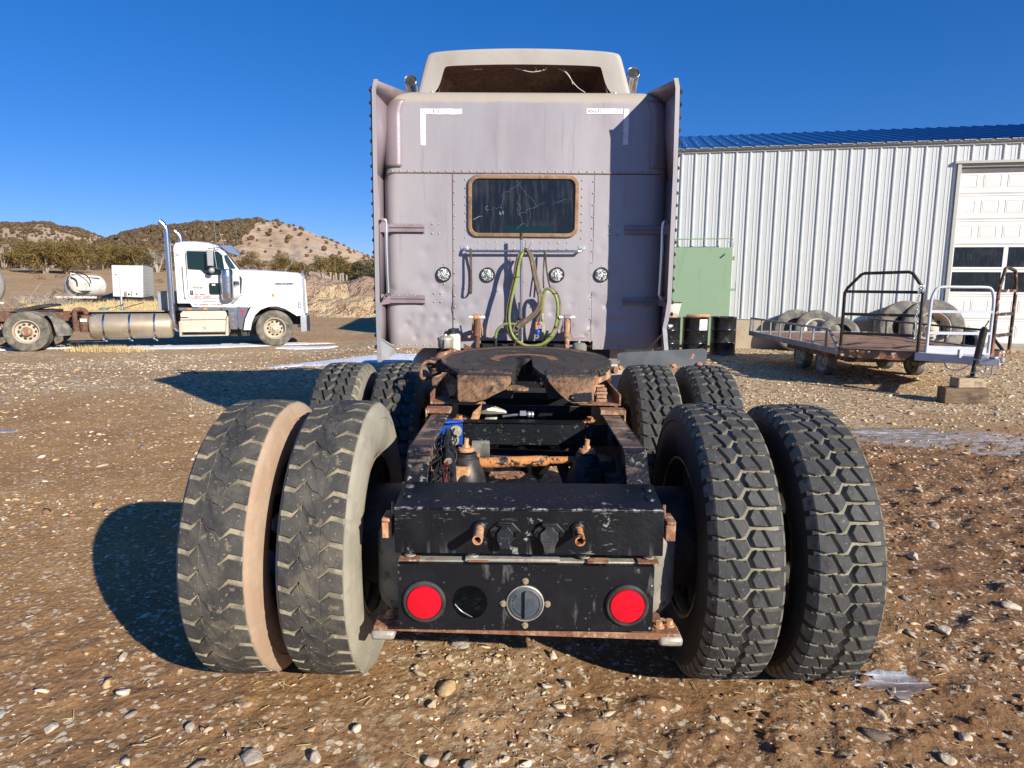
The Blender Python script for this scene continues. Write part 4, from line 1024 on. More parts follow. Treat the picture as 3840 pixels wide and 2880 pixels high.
for (dx, dz) in ((0, .079), (0, -.080), (-.0745, -.002), (.075, -.002)):
    g = G(); g.cyl((-.015 + dx, -.5602, .523 + dz), (-.015 + dx, -.5645, .523 + dz), .0112, 20); g.cyl((-.015 + dx, -.5645, .523 + dz), (-.015 + dx, -.571, .523 + dz), .0068, 6); g.obj("cap_bolt", 'zinc_bolt', LP)
g = G(); g.tube(smooth_path([(-.255, -.548, .51), (-.235, -.545, .485), (-.21, -.55, .472), (-.195, -.555, .467)]), .0018, 5); g.obj("loose_wire", 'galv', LP)

# ---- lower cross bar, its feet, and the air springs
g = G(); g.prism([(-.545, -.50, .402), (-.46, -.50, .405), (.40, -.50, .386), (.53, -.50, .382), (.53, -.50, .374), (.40, -.50, .378), (-.46, -.50, .397), (-.545, -.50, .394)], (0, .12, 0))
g.prism([(-.545, -.505, .405), (.53, -.505, .385), (.53, -.505, .362), (-.545, -.505, .386)], (0, .006, 0))
lb = g.obj("lower_bar", 'rust', TR, bevel=.002)
for x in (-.513, .497):
    g = G(); g.bx(x - .042, x + .042, -.515, -.40, .342 if x > 0 else .352, .376 if x > 0 else .386); g.obj("bar_foot", 'pale_metal', lb, bevel=.012)
for (x, y) in ((.465, -.45), (.505, -.44), (-.50, -.44)):
    g = G(); g.hexbolt((x, y, .384 if x > 0 else .405), (0, 0, 1), .013, .022); g.obj("bolt", 'rust_light', lb)
for s in (-1, 1):
    cx = s * .443 - .01; cy = -.27
    g = G(); g.lathe([(.085, .345), (.108, .335), (.117, .315), (.120, .29), (.118, .25), (.118, .16), (.119, .10), (.112, .07), (.098, .05), (.086, .035), (.080, .025), (.088, .015), (.0, .012)], (cx, cy, .345), (0, 0, 1), 40, cap=True)
    g.obj("air_spring", 'grey_dirty_rubber', TR, 60)
    g = G(); g.bx(cx - .11, cx + .11, cy - .1, cy + .12, .145, .16) if False else g.bx(cx - .09, cx + .09, cy - .09, cy + .09, .685, .70); g.obj("spring_plate", 'rust_brown', TR, bevel=.003)
    g = G(); g.prism([(cx - s * .02, -.02, .45), (cx - s * .02, -.42, .36), (cx - s * .02, -.42, .38), (cx - s * .02, .0, .50)], (s * .07, 0, 0)); g.obj("trailing_arm", 'rust_brown', TR, bevel=.004)

# ---- fifth wheel
fz = lambda y: 1.162 + .062 * (y - .5)
def fifth():
    g = G(); cxf, cyf = -.008, .95
    def half(sg):
        p = []
        for k in range(33):
            a = math.radians(90 + sg * 142 * k / 32); x, y = cxf + .458 * math.cos(a), cyf + .46 * math.sin(a)
            if y > .575: p.append((x, y))
        lip = [(-.335, .515), (-.075, .487), (-.060, .55), (-.053, .76), (-.052, .97)] if sg > 0 else [(.318, .515), (.090, .487), (.062, .55), (.030, .72), (.027, .97)]
        th = [(-.012 + .040 * math.cos(math.radians(a)), .985 + .045 * math.sin(math.radians(a))) for a in ((165, 140, 115, 90) if sg > 0 else (15, 40, 65, 90))]
        p += lip + th
        top = [(x, y, fz(y)) for x, y in p]; m = len(top); low = [(x, y, z - .035) for x, y, z in top]
        bm = bmesh.new(); vs = [bm.verts.new(q) for q in top]; f = bm.faces.new(vs); bmesh.ops.triangulate(bm, faces=[f], ngon_method='EAR_CLIP'); bm.verts.index_update()
        fs = [tuple(v.index for v in q.verts) for q in bm.faces]; bm.free()
        g.add(top + low, fs + [tuple(i + m for i in q[::-1]) for q in fs] + [(i, (i + 1) % m, m + (i + 1) % m, m + i) for i in range(m)])
    half(1); half(-1)
    return g
g = fifth(); FW = g.obj("fifth_wheel", 'grease', TR, smooth=30, label="greasy coupling plate with rusty ring and V-shaped mouth")
# ramps: thick tapering plates hanging from the rear edge
for s in (-1, 1):
    if s < 0: face = [(-.345, .520, 1.158), (-.075, .490, 1.160), (-.080, .475, 1.12), (-.105, .45, 1.095), (-.165, .43, 1.068), (-.195, .415, 1.052), (-.25, .405, 1.040), (-.322, .40, 1.040), (-.333, .41, 1.052)]
    else: face = [(.325, .520, 1.158), (.085, .490, 1.160), (.095, .475, 1.13), (.135, .45, 1.085), (.180, .42, 1.052), (.210, .41, 1.038), (.300, .40, 1.034), (.312, .41, 1.05)]
    g = G(); g.prism(face, (0, .10, .02)); r_ = g.obj("ramp", 'grease_dirt', FW, bevel=.008)
g = G(); g.prism([(.215, .4185, 1.085), (.30, .4185, 1.092), (.302, .4035, 1.055), (.222, .405, 1.052), (.205, .412, 1.066)], (0, -.003, 0)); g.obj("bare_paint", 'black_scuffed', FW)
g = G()
g.prism([(-.12, .50, 1.10), (-.02, .47, 1.098), (.005, .50, 1.098), (-.02, .55, 1.10), (-.12, .58, 1.11)], (0, 0, -.014)); g.obj("release_hook", 'grease_dirt', FW, bevel=.002)
# throat wall and lock jaw
g = G(); g.lathe([(.050, 0), (.050, -.07), (.041, -.07), (.041, .002), (.050, .002)], (-.012, .985, fz(.985)), (0, 0, 1), 30, closed=True); g.bx(-.2, .18, 1.05, 1.12, 1.05, 1.13); g.bx(-.3, -.07, .6, 1.1, 1.03, 1.13); g.bx(.10, .3, .6, 1.1, 1.03, 1.13); g.obj("lock_jaw", 'black_plastic', FW)
# wear rings in the grease
def arcband(r0, r1, a0, a1, name, mat, lift, cx=-.012, cy=.93, wob=.0):
    g = G(); n = 50; vs = []
    for k in range(n + 1):
        a = math.radians(a0 + (a1 - a0) * k / n); w = wob * math.sin(k * 1.7) + wob * math.sin(k * .61)
        t = min(1, k / 6, (n - k) / 6); rm = (r0 + r1) / 2; h = (r1 - r0) / 2 * (.25 + .75 * t)
        for r in (rm - h + w, rm + h + w * .6):
            x = cx + r * math.cos(a); y = cy + r * .95 * math.sin(a); vs.append((x, y, fz(y) + lift))
    g.add(vs, [(2 * k, 2 * k + 1, 2 * k + 3, 2 * k + 2) for k in range(n)]); return g.obj(name, mat, FW, smooth=None)
arcband(.13, .185, -28, 208, "wear_ring", 'grease_worn', .0015, wob=.006)
for (r, a0, a1) in ((.215, -60, 130), (.255, 30, 250), (.31, -40, 70), (.335, 120, 215), (.39, 20, 160), (.10, 60, 200)):
    arcband(r, r + .004, a0, a1, "scored_line", 'black_rubber', .0012, wob=.003)
arcband(.425, .452, 20, 200, "rusty_edge", 'grease_worn', .001, wob=.004)
# clumps of grease round the rim
g = G()
for k in range(90):
    a = math.radians(RNG.choice([RNG.uniform(150, 235), RNG.uniform(-50, 20), RNG.uniform(0, 360)])); r = .455 + RNG.uniform(-.012, .008); x, y = -.008 + r * math.cos(a), .95 + r * math.sin(a)
    if y < .55: continue
    s_ = RNG.uniform(.006, .016); g.lathe([(0, -s_), (s_ * .8, -s_ * .5), (s_, 0), (s_ * .6, s_ * .6), (0, s_ * .8)], (x, y, fz(y) - .02 + RNG.uniform(-.02, .012)), (RNG.random(), RNG.random(), 1), 6)
for k in range(70):
    t = RNG.random(); sd = RNG.choice((-1, 1)); x = sd * (.035 + .035 * t) - .006; y = .78 - .28 * t; s_ = RNG.uniform(.004, .011)
    g.lathe([(0, -s_), (s_, 0), (0, s_)], (x, y, fz(y) - .008 - RNG.random() * .05), (RNG.random(), RNG.random(), 1), 5)
g.obj("grease_clumps", 'grease', FW, 60, kind='stuff')
g = G(); g.box((-.50, 1.00, 1.155), (.09, .09, .05)); g.box((-.455, .98, 1.14), (.08, .14, .05)); g.obj("pivot_lug", 'grease', FW, bevel=.012)
g = G(); g.tube(smooth_path([(-.50, .95, 1.165), (-.54, .90, 1.175), (-.565, .88, 1.15), (-.568, .87, 1.10), (-.55, .87, 1.085), (-.515, .92, 1.095), (-.47, .95, 1.11)]), .009, 8); g.obj("release_handle", 'rust', FW)
g = G(); g.box((.452, 1.0, 1.125), (.05, .05, .035)); g.cyl((.47, .97, 1.13), (.49, .95, 1.13), .02, 10); g.bar((.455, .96, 1.12), (.45, .95, 1.07), .02, .01); g.prism([(.33, .62, 1.14), (.44, .85, 1.15), (.44, .85, 1.10), (.33, .62, 1.09)], (.01, .02, 0)); g.obj("side_lug", 'rust', FW, bevel=.004)

# ---- sub-frame under the fifth wheel: angle irons on the rails
for s in (-1, 1):
    c = -.010; xo = c + s * .462; xi = c + s * .352
    g = G()
    g.bx(min(xo, xi), max(xo, xi), .395, .47, .988, 1.012)                 # saddle on the rail's end
    g.bx(min(xo, xo + s * .009), max(xo, xo + s * .009), .395, .47, .945, 1.012)
    g.bx(min(xo, xi) + .004, max(xo, xi) - .004, .47, 1.7, .9875, .999)
    sf = g.obj("sub_frame", 'rust', TR, bevel=.003)
    g = G(); g.prism([(xo, .50, 1.013), (xo - s * .01, .50, 1.013), (xo - s * .01, 1.6, 1.013), (xo, 1.6, 1.013)], (0, 0, .055))
    g.prism([(xo, .50, 1.013), (xo - s * (.27 if s < 0 else .21), .515, 1.013), (xo - s * .25, .575, 1.013), (xo - s * .08, .60, 1.013), (xo - s * .06, 1.6, 1.013), (xo, 1.6, 1.013)], (0, 0, .010))
    g.obj("angle_iron", 'rust', sf, bevel=.002)
    g = G(); g.prism([(xo - s * .075, .68, 1.025), (xo - s * .10, .68, 1.025), (xo - s * .125, .70, 1.085), (xo - s * .055, .70, 1.085)], (0, .02, 0)); g.obj("gusset", 'rust_light', sf, bevel=.002)
    if s > 0:
        for k in range(4): g = G(); g.box((c + .375, .58 + .0 * k, 1.03 + .018 * k), (.055 - .006 * (k % 2), .05, .014)); g.obj("shim", 'rust', sf, bevel=.002)
for (ya, yb, za, zb) in ((1.05, 1.25, .90, .985), (2.3, 2.4, .80, .97), (.78, .80, .86, .96)):
    g = G(); g.bx(-.36, .34, ya, yb, za, zb); g.obj("cross_member", 'black_paint', TR, bevel=.004)
# things deep between the rails
g = G()
for (a, b, r) in (((-.3, .55, .75), (.3, .6, .72), .04), ((-.2, .2, .70), (-.15, 1.2, .80), .03), ((.2, .2, .68), (.12, 1.1, .78), .028), ((-.34, .3, .80), (-.34, 1.3, .78), .02)): g.tube([a, b], r, 10)
g.obj("brake_pipe", 'black_plastic', TR)
# ------------------------------------------------------------------ sleeper box
SB = 3.40
def sleeper_body():
    hw0 = 1.262; cr = .13
    path = []   # (x, y, nx, ny, back)
    for y in np.linspace(4.45, SB + cr, 10): path.append((-hw0, y, -1, 0))
    for a in np.linspace(0, 90, 13)[1:-1]:
        t = math.radians(a); path.append((-hw0 + cr - cr * math.cos(t), SB + cr - cr * math.sin(t), -math.cos(t), -math.sin(t)))
    for x in np.linspace(-hw0 + cr, hw0 - cr, 230): path.append((x, SB, 0, -1))
    for a in np.linspace(90, 0, 13)[1:-1]:
        t = math.radians(a); path.append((hw0 - cr + cr * math.cos(t), SB + cr - cr * math.sin(t), math.cos(t), -math.sin(t)))
    for y in np.linspace(SB + cr, 4.45, 10): path.append((hw0, y, 1, 0))
    P = np.array(path)
    zs = list(np.linspace(1.012, 3.02, 190)) + [3.02 + .235 * math.sin(math.radians(a)) for a in np.linspace(4, 90, 22)]
    zs = np.array(zs)
    # dents: a few large soft ones, many small knocks low down where a load swung
    rr = np.random.default_rng(12); D = []
    for _ in range(60):
        D.append((rr.uniform(-1.1, 1.1), 1.05 + abs(rr.normal(0, .33)), rr.uniform(.014, .045), rr.uniform(.0015, .0055)))
    for _ in range(26): D.append((rr.normal(-.85, .16), rr.uniform(1.1, 1.6), rr.uniform(.02, .05), rr.uniform(.002, .005)))
    for _ in range(14): D.append((rr.uniform(-1.1, .9), rr.uniform(1.6, 2.5), rr.uniform(.02, .05), rr.uniform(.001, .003)))
    for _ in range(12): D.append((rr.uniform(-1.1, 1.1), rr.uniform(1.1, 3.0), rr.uniform(.15, .3), rr.uniform(-.002, .003)))
    V = []
    for z in zs:
        if z <= 3.02: ins = 0; yb = 0
        else:
            t = (z - 3.02) / .235; c = math.sqrt(max(0, 1 - min(1, t) ** 2)); ins = .215 * (1 - c); yb = 0
        zt = max(0, (z - 3.135) / .12); yb = .12 * (1 - math.sqrt(max(0, 1 - min(1, zt) ** 2))) if z > 3.135 else 0
        x = P[:, 0] * (hw0 - ins) / hw0; y = P[:, 1] + yb; d = np.zeros(len(x))
        for (dx, dz, s, h) in D: d += 1.8 * h * np.exp(-((P[:, 0] - dx) ** 2 + (z - dz) ** 2) / (2 * s * s))
        d += .0022 * (fbm(P[:, 0] * 3, np.full(len(x), z * 3), 3, 6) - .5)
        m = (P[:, 3] < -.5); y = y + d * m
        V.append(np.stack([x, y, np.full(len(x), z)], 1))
    V = np.concatenate(V); n = len(P); m = len(zs)
    # cut the notch at the lower middle by lifting the bottom rows
    ii = (np.arange(m - 1)[:, None] * n + np.arange(n - 1)[None, :])
    keep = ~((zs[:-1][:, None] < 1.08) & (P[:-1, 0][None, :] > -.40) & (P[:-1, 0][None, :] < .625) & (P[:-1, 3][None, :] < -.5))
    ii = ii[keep]
    F = np.stack([ii, ii + 1, ii + n + 1, ii + n], 1)
    me = np_mesh("sleeper_body", V, F, ['mauve_paint'], smooth=True); return link_mesh("sleeper_body", me, TR)
SL = sleeper_body()
g = G(); g.bx(-1.04, 1.04, 3.52, 4.45, 3.235, 3.2549); g.bx(-1.25, 1.25, 3.45, 4.45, 1.03, 1.045); g.bx(-1.05, 1.05, 3.75, 3.76, 1.0, 3.2); g.bx(-1.24, 1.24, 4.44, 4.45, 1.03, 3.03); g.obj("sleeper_shell", 'mauve_dull', TR)
# lap seams
g = G(); g.bx(-1.20, 1.19, SB - .004, SB + .002, 2.549, 2.556); g.bx(-.640, -.636, SB - .004, SB + .003, 1.02, 2.549); g.bx(.610, .6125, SB - .002, SB + .003, 1.02, 2.549); g.obj("panel_seam", 'rust_brown', SL)
g = G(); g.bx(-1.20, 1.19, SB - .008, SB - .001, 2.556, 2.5625); g.obj("seam_lip", 'mauve_paint', SL, bevel=.002)
# rivets
riv = G()
def rv(x, z, s=1.0): riv.dome((x, SB - .001, z), (0, -1, 0), .0088 * s, .005 * s, 7)
for k in range(35): rv(-1.17 + k * .0686, 2.572)
for k in range(15): rv(-.622, 2.49 - k * .1005); rv(.600, 2.49 - k * .1005)
for k in range(8): rv(-.527, 2.50 - k * .0715); rv(.503, 2.50 - k * .0715)
for k in range(11): rv(-.41 + k * .079, 1.962); rv(-.41 + k * .079, 1.905)
for x in (-1.19, -1.12, -1.05, -.98, -.91, -.84, -.77, -.70): rv(x, 1.038)
for x in (.65, .71, .79, .87, .95, 1.03, 1.11, 1.18): rv(x, 1.038)
for x in (-.33, -.25, -.10, -.02, .06, .14, .35): rv(x, 1.112)
for (x, z) in ((-.82, 2.115), (-.76, 2.115), (-.82, 2.035), (-.76, 2.035), (-.81, 1.505), (-.75, 1.505), (-.81, 1.43), (-.75, 1.43), (.75, 2.115), (.82, 2.115), (.75, 2.035), (.82, 2.035), (.74, 1.50), (.81, 1.50), (-.72, 1.765), (-.72, 1.59), (.69, 1.765), (.69, 1.59)): rv(x, z)
for k in range(5):
    rv(-1.10 - .018, 3.10 - k * .105 - .03); rv(1.085, 3.12 - k * .105 - .02)
for x in (-.3, 0.0, .03): rv(x, 1.62 - abs(x), .8)
riv.obj("rivets", 'pale_metal', SL, 60, kind='stuff')
# the corner caps, thick glassfibre patches over the upper corners
for s in (-1, 1):
    g = G(); vs = []; nz = 22; na = 8
    for j in range(nz + 1):
        z = 2.605 + (3.165 - 2.605) * j / nz; t = max(0, (z - 3.02) / .235); ins = .215 * (1 - math.sqrt(1 - min(1, t) ** 2)); yb = .12 * (1 - math.sqrt(max(0, 1 - min(1, max(0, (z - 3.135) / .12)) ** 2)))
        row = [(1.085, SB - .010)]
        for k in range(na + 1):
            a = math.radians(90 - 90 * k / na); row.append((1.132 + .14 * math.cos(a), SB + .13 - .14 * math.sin(a)))
        for (x, y) in row: vs.append((s * x * (1.262 - ins) / 1.262, y + yb + RNG.uniform(-.0008, .0008), z))
    w = na + 2; g.add(vs, [(j * w + k, j * w + k + 1, (j + 1) * w + k + 1, (j + 1) * w + k) for j in range(nz) for k in range(w - 1)])
    o = g.obj("corner_cap", 'mauve_dull', SL, 50); sm = o.modifiers.new("thickness", 'SOLIDIFY'); sm.thickness = .006; sm.offset = 1
# tape strips left where a sign came off
for (x0, x1, z0, z1) in ((-.916, -.870, 2.785, 3.092), (-.868, -.553, 3.045, 3.092), (.524, .645, 3.055, 3.100), (.648, .838, 3.055, 3.100), (.846, .892, 2.80, 3.100)):
    g = G(); n = 10; t = [(x0 + (x1 - x0) * k / n, SB - .0035, z1 + RNG.uniform(-.002, .002)) for k in range(n + 1)]; b = [(x0 + (x1 - x0) * k / n, SB - .0035, z0 + RNG.uniform(-.002, .002)) for k in range(n + 1)]
    g.prism(t + b[::-1], (0, .0012, 0)); g.obj("tape_strip", 'tape', SL, smooth=None)
g = G()
for (x, z, a) in ((.545, 3.078, .9), (.56, 3.08, .5), (.575, 3.075, .7), (.605, 3.078, 1.2), (.625, 3.08, 1.3), (-.80, 3.07, 1.4), (-.76, 3.066, 1.5)):
    l = .014; g.bar((x - l * math.cos(a), SB - .0045, z - l * math.sin(a)), (x + l * math.cos(a), SB - .0045, z + l * math.sin(a)), .001, .005)
g.obj("torn_spot", 'rust_brown', SL)
g = G()
for (x, z, a, l) in ((.475, 1.655, .3, .018), (.50, 1.665, 1.9, .02), (.515, 1.645, .1, .02), (.53, 1.668, 1.4, .014), (.545, 1.652, .8, .016), (.49, 1.635, 2.9, .02)):
    g.bar((x - l * math.cos(a), SB - .003, z - l * math.sin(a)), (x + l * math.cos(a), SB - .003, z + l * math.sin(a)), .001, .0035)
g.obj("paint_scuff", 'grey_aluminium', SL)

# ---- rear window
g = G(); g.ring(rrect(-.503, .473, 2.006, 2.538, .085, SB - .024), rrect(-.468, .438, 2.040, 2.504, .060, SB - .028), (0, .026, 0)); WN = g.obj("window_seal", 'rubber_seal', TR, bevel=.007)
g = G(); g.prism(rrect(-.470, .440, 2.038, 2.506, .060, SB - .010), (0, .006, 0)); gl = g.obj("window_glass", 'dark_glass', WN)
cr_ = random.Random(8); g = G()
def crack(a, b, w=.0008, j=.012):
    a = Vector((a[0], SB - .0107, a[1])); b = Vector((b[0], SB - .0107, b[1])); n = 7; p = a
    for k in range(1, n + 1):
        q = a.lerp(b, k / n) + Vector((cr_.uniform(-j, j), 0, cr_.uniform(-j, j))) * (0 if k == n else 1); g.bar(p, q, w, .0009, up=(0, 0, 1)); p = q
crack((-.06, 2.50), (-.06, 2.46)); crack((-.06, 2.46), (-.20, 2.36)); crack((-.06, 2.46), (-.06, 2.20)); crack((-.06, 2.46), (.10, 2.28)); crack((-.30, 2.24), (-.20, 2.27)); crack((-.20, 2.36), (-.20, 2.22)); crack((.0, 2.24), (.18, 2.30)); crack((-.06, 2.20), (.02, 2.24)); crack((-.06, 2.30), (-.02, 2.13)); crack((-.02, 2.13), (-.07, 2.08)); crack((-.02, 2.13), (.03, 2.10)); crack((.26, 2.30), (.37, 2.33)); crack((.05, 2.16), (.03, 2.30))
g.obj("glass_cracks", 'crack', gl, kind='stuff', smooth=None)
for (x, z, r, n) in ((-.33, 2.255, .018, 10), (-.205, 2.215, .022, 14)):
    g = G()
    for k in range(n):
        a = cr_.uniform(0, 6.28) if n > 10 else 1.2 + 4.2 * k / n; r0 = r * (.1 if n > 10 else .8); g.bar((x + r0 * math.cos(a), SB - .0112, z + r0 * math.sin(a)), (x + r * math.cos(a + .4), SB - .0112, z + r * math.sin(a + .4)), .001, .0045 if n > 10 else .0025)
    g.obj("stone_chip", 'crack', gl, smooth=None)
g = G(); g.bar((-.455, SB - .0112, 2.155), (-.40, SB - .0112, 2.185), .001, .005); g.bar((-.40, SB - .0112, 2.185), (-.375, SB - .0112, 2.186), .001, .003); g.obj("scratch", 'crack', gl)
g = G(); g.add([(-.21, SB - .0105, 2.105), (.27, SB - .0105, 2.105), (.22, SB - .0105, 2.042), (-.17, SB - .0105, 2.042)], [(0, 1, 2, 3)]); g.obj("green_film", 'teal_glass', gl, smooth=None)

# ---- round work lamps
for x, z in ((-.721, 1.676), (-.327, 1.674), (.294, 1.680), (.690, 1.683)):
    g = G(); g.lathe([(.055, 0), (.066, .0), (.0665, .014), (.062, .022), (.055, .021), (.0535, .008)], (x, SB - .001, z), (0, -1, 0), 40); l = g.obj("work_lamp", 'black_rubber', TR)
    g = G(); g.lathe([(.054, .006), (.0535, .013), (.040, .020), (.0, .024)], (x, SB - .001, z), (0, -1, 0), 32); ln = g.obj("lens", 'clear_lens', l)
    g = G()
    for i in range(-3, 4):
        for j in range(-3, 4):
            px, pz = i * .0135 + (.0067 if j % 2 else 0), j * .0125
            if math.hypot(px, pz) < .046: g.dome((x + px, SB - .0195 + .02 * math.hypot(px, pz) ** 2 / .0025 * .3, z + pz), (0, -1, 0), .0052, .006, 5)
    g.obj("lens_bead", 'clear_lens', ln, kind='stuff')

# ---- hat-section brackets and grab handles
for s in (-1, 1):
    for z in (2.078, 1.452):
        g = G(); x0, x1 = s * .888, s * 1.20
        z0 = z
        for (za, zb, ya) in ((z0 + .022, z0 + .040, .003), (z0 + .004, z0 + .022, .030), (z0 - .016, z0 + .004, .018), (z0 - .034, z0 - .016, .030), (z0 - .050, z0 - .034, .003)):
            g.bx(min(x0, x1), max(x0, x1), SB - ya, SB, za, zb)
        xe = s * 1.262
        g.prism([(x1, SB - .030, z0 + .03), (xe, SB - .20, z0 + .05), (xe, SB - .20, z0 - .05), (x1, SB - .030, z0 - .04)], (0, .01, 0))
        b_ = g.obj("step_bracket", 'mauve_dull', TR, bevel=.003)
        g = G()
        for k in range(4):
            for zz in (z0 + .031, z0 - .042): g.dome((s * (.905 + .075 * k), SB - .003, zz), (0, -1, 0), .007, .004, 7)
        g.obj("bracket_rivets", 'pale_metal', b_, kind='stuff')
    x = s * 1.172 + (-.006)
    pts = [(s * 1.245, 3.24, 2.125), (x + s * .02, 3.11, 2.128), (x - s * .004, 3.105, 2.085), (x - s * .004, 3.10, 1.85), (x - s * .010, 3.10, 1.55), (x - s * .008, 3.10, 1.505), (x + s * .02, 3.11, 1.475), (s * 1.245, 3.24, 1.45)]
    g = G(); g.tube(smooth_path(pts, 5), .0145, 14); g.obj("grab_handle", 'chrome', TR, 60)

# ---- side extenders
def extender(s):
    o = s
    yr = 2.92; g = G()
    # outer skin, sheet with thickness, from the sleeper corner out to the rear lip
    if s < 0: prof = [(.935, .935, 1.233), (1.44, 1.44, 1.240), (2.5, 2.5, 1.236), (3.12, 3.14, 1.232), (3.195, 3.2, 1.214)]
    else: prof = [(1.00, 1.00, 1.215), (1.10, 1.1, 1.205), (1.236, 1.236, 1.188), (1.34, 1.34, 1.205), (1.46, 1.46, 1.218), (2.5, 2.5, 1.222), (3.14, 3.14, 1.214), (3.215, 3.225, 1.198)]
    L = []; 
    for i, (z, _, x) in enumerate(prof):
        zf = max(z, 1.03); xf = 1.275 if z < 3.1 else (1.20 if z < 3.18 else 1.06)
        zf2 = zf if z < 3.18 else 3.262
        L.append(((o * x, yr, z), (o * xf, SB + (.24 if z < 3.18 else .12), zf2)))
    for (a, b), (c, d) in zip(L[:-1], L[1:]): g.add([a, b, d, c], [(0, 1, 2, 3)])
    e = g.obj("side_extender", 'mauve_dull', TR, 20); sd = e.modifiers.new("t", 'SOLIDIFY'); sd.thickness = .004; sd.offset = 0
    # bright rear lip
    g = G()
    for (a, _), (c, _) in zip(L[:-1], L[1:]):
        w = .034; q = [(a[0] - o * 0, yr - .002, a[2]), (a[0] - o * w, yr - .002, a[2]), (c[0] - o * w, yr - .002, c[2]), (c[0], yr - .002, c[2])]
        g.prism(q, (0, .004, 0)); 
    m = G(); m.v = g.v; m.f = g.f; m.mi = [1 if max(g.v[i][2] for i in f) <= (1.45 if s < 0 else 1.25) else 0 for f in g.f]
    m.obj("extender_lip", ['mauve_paint', 'grey_aluminium'], e)
    # rubber bumps along the outer edge
    g = G(); z = 3.12
    while z > 1.0:
        g.lathe([(.0, -.020), (.012, -.010), (.015, 0), (.009, .012), (0, .018)], (o * (1.247 if s < 0 else 1.230), yr + .02, z), (0, .2, 1), 7); z -= .098
    g.tube([(o * 1.244 if s < 0 else o * 1.226, yr + .03, 3.15), (o * 1.248 if s < 0 else o * 1.226, yr + .03, 1.45)], .005, 6); g.obj("edge_rubber", 'black_rubber', e)
    g = G()
    if s < 0:
        g.prism([(-1.225, 2.925, 1.13), (-1.13, 3.10, 1.045), (-1.125, 3.10, .985), (-1.165, 3.0, .955), (-1.232, 2.925, .934)], (.004, .004, 0)); g.bar((-1.215, 2.94, 1.135), (-1.12, 3.1, 1.045), .012, .012)
        g.obj("skirt_plate", 'grey_aluminium', e)
    else:
        g.prism([(1.20, 2.95, 1.02), (1.24, 3.35, 1.03), (1.24, 3.35, 1.30), (1.185, 2.95, 1.25)], (.004, 0, 0)); g.bar((1.195, 2.96, 1.22), (1.10, 3.2, 1.04), .01, .012); g.obj("skirt_plate", 'mauve_dull', e)
    return e
extender(-1); extender(1)
g = G(); g.lathe([(0, -.03), (.02, -.01), (.012, .02), (0, .03)], (1.215, 2.92, 1.255), (1, 0, .3), 8); g.obj("torn_clip", 'galv', TR)

# ---- roof fairing with its open back
def fairing():
    prof_o = [(-.965, 3.245), (-.885, 3.545), (-.862, 3.600), (-.815, 3.628), (-.42, 3.652), (0, 3.660), (.42, 3.652), (.80, 3.632), (.845, 3.605), (.862, 3.560), (.955, 3.245)]
    prof_i = [(-.775, 3.245), (-.722, 3.455), (-.705, 3.492), (-.675, 3.500), (-.34, 3.512), (0, 3.516), (.34, 3.512), (.655, 3.504), (.672, 3.492), (.684, 3.465), (.742, 3.245)]
    g = G(); y0 = 3.585; n = len(prof_o)
    def rows(y, e, dz): return [(x * e - .012, y, 3.245 + (z - 3.245) * dz) for x, z in prof_o]
    outer = [rows(y0 + .02, 1, 1), rows(y0, .992, .985)]
    # rear face
    face_o = [(x * .985 - .012, y0 - .004 - .05 * 0, 3.245 + (z - 3.245) * .97) for x, z in prof_o]; face_i = [(x - .012, y0 + .0, z) for x, z in prof_i]
    ring_rows = [face_i, face_o, rows(y0 + .018, .998, .995), rows(y0 + .06, 1.003, 1.0), rows(3.95, 1.01, .98), rows(4.3, .98, .62), rows(4.6, .95, .25), rows(4.9, .93, .02)]
    vs = [p for r in ring_rows for p in r]; fs = []
    for j in range(len(ring_rows) - 1):
        for k in range(n - 1): fs.append((j * n + k, j * n + k + 1, (j + 1) * n + k + 1, (j + 1) * n + k))
    g.add(vs, fs); o = g.obj("roof_fairing", 'fairing', TR, 50)
    sb = o.modifiers.new("round", 'SUBSURF'); sb.levels = 1; sb.render_levels = 2
    # inner liner
    h = G(); rr_ = [[(x - .012, y0 + .004, z) for x, z in prof_i], [(x * 1.04 - .012, y0 + .05, 3.245 + (z - 3.245) * 1.05) for x, z in prof_i], [(x * 1.05 - .012, 3.92, 3.245 + (z - 3.245) * 1.12) for x, z in prof_i], [(x * .98 - .012, 4.22, 3.245 + (z - 3.245) * .75) for x, z in prof_i], [(x * .9 - .012, 4.5, 3.245 + (z - 3.245) * .2) for x, z in prof_i]]
    vs = [p for r in rr_ for p in r]; h.add(vs, [(j * n + k, j * n + k + 1, (j + 1) * n + k + 1, (j + 1) * n + k) for j in range(4) for k in range(n - 1)]); h.obj("fairing_liner", 'fairing_inside', o, 50)
    w = G(); w.tube(smooth_path([(-.10, 3.66, 3.505), (-.02, 3.64, 3.48), (.05, 3.64, 3.468), (.12, 3.64, 3.475), (.18, 3.66, 3.50)]), .0028, 5); w.tube(smooth_path([(.08, 3.65, 3.512), (.095, 3.64, 3.49), (.085, 3.64, 3.478)]), .0026, 5); w.tube(smooth_path([(.17, 3.65, 3.512), (.185, 3.64, 3.495), (.15, 3.63, 3.48)]), .0026, 5)
    w.tube(smooth_path([(.29, 3.66, 3.505), (.36, 3.64, 3.46), (.42, 3.63, 3.38), (.47, 3.63, 3.33), (.53, 3.62, 3.29)]), .003, 5); w.tube(smooth_path([(.33, 3.65, 3.50), (.385, 3.64, 3.44), (.42, 3.63, 3.36)]), .0022, 5); w.tube([(-.47, 3.66, 3.494), (-.39, 3.66, 3.494)], .0025, 5)
    w.obj("loose_wires", 'white_plastic', o, kind='stuff')
    for x in (-.835, .79): b = G(); b.dome((x, y0 - .004, 3.275), (0, -1, 0), .013, .010, 8); b.obj("fixing_bolt", 'galv', o)
fairing()

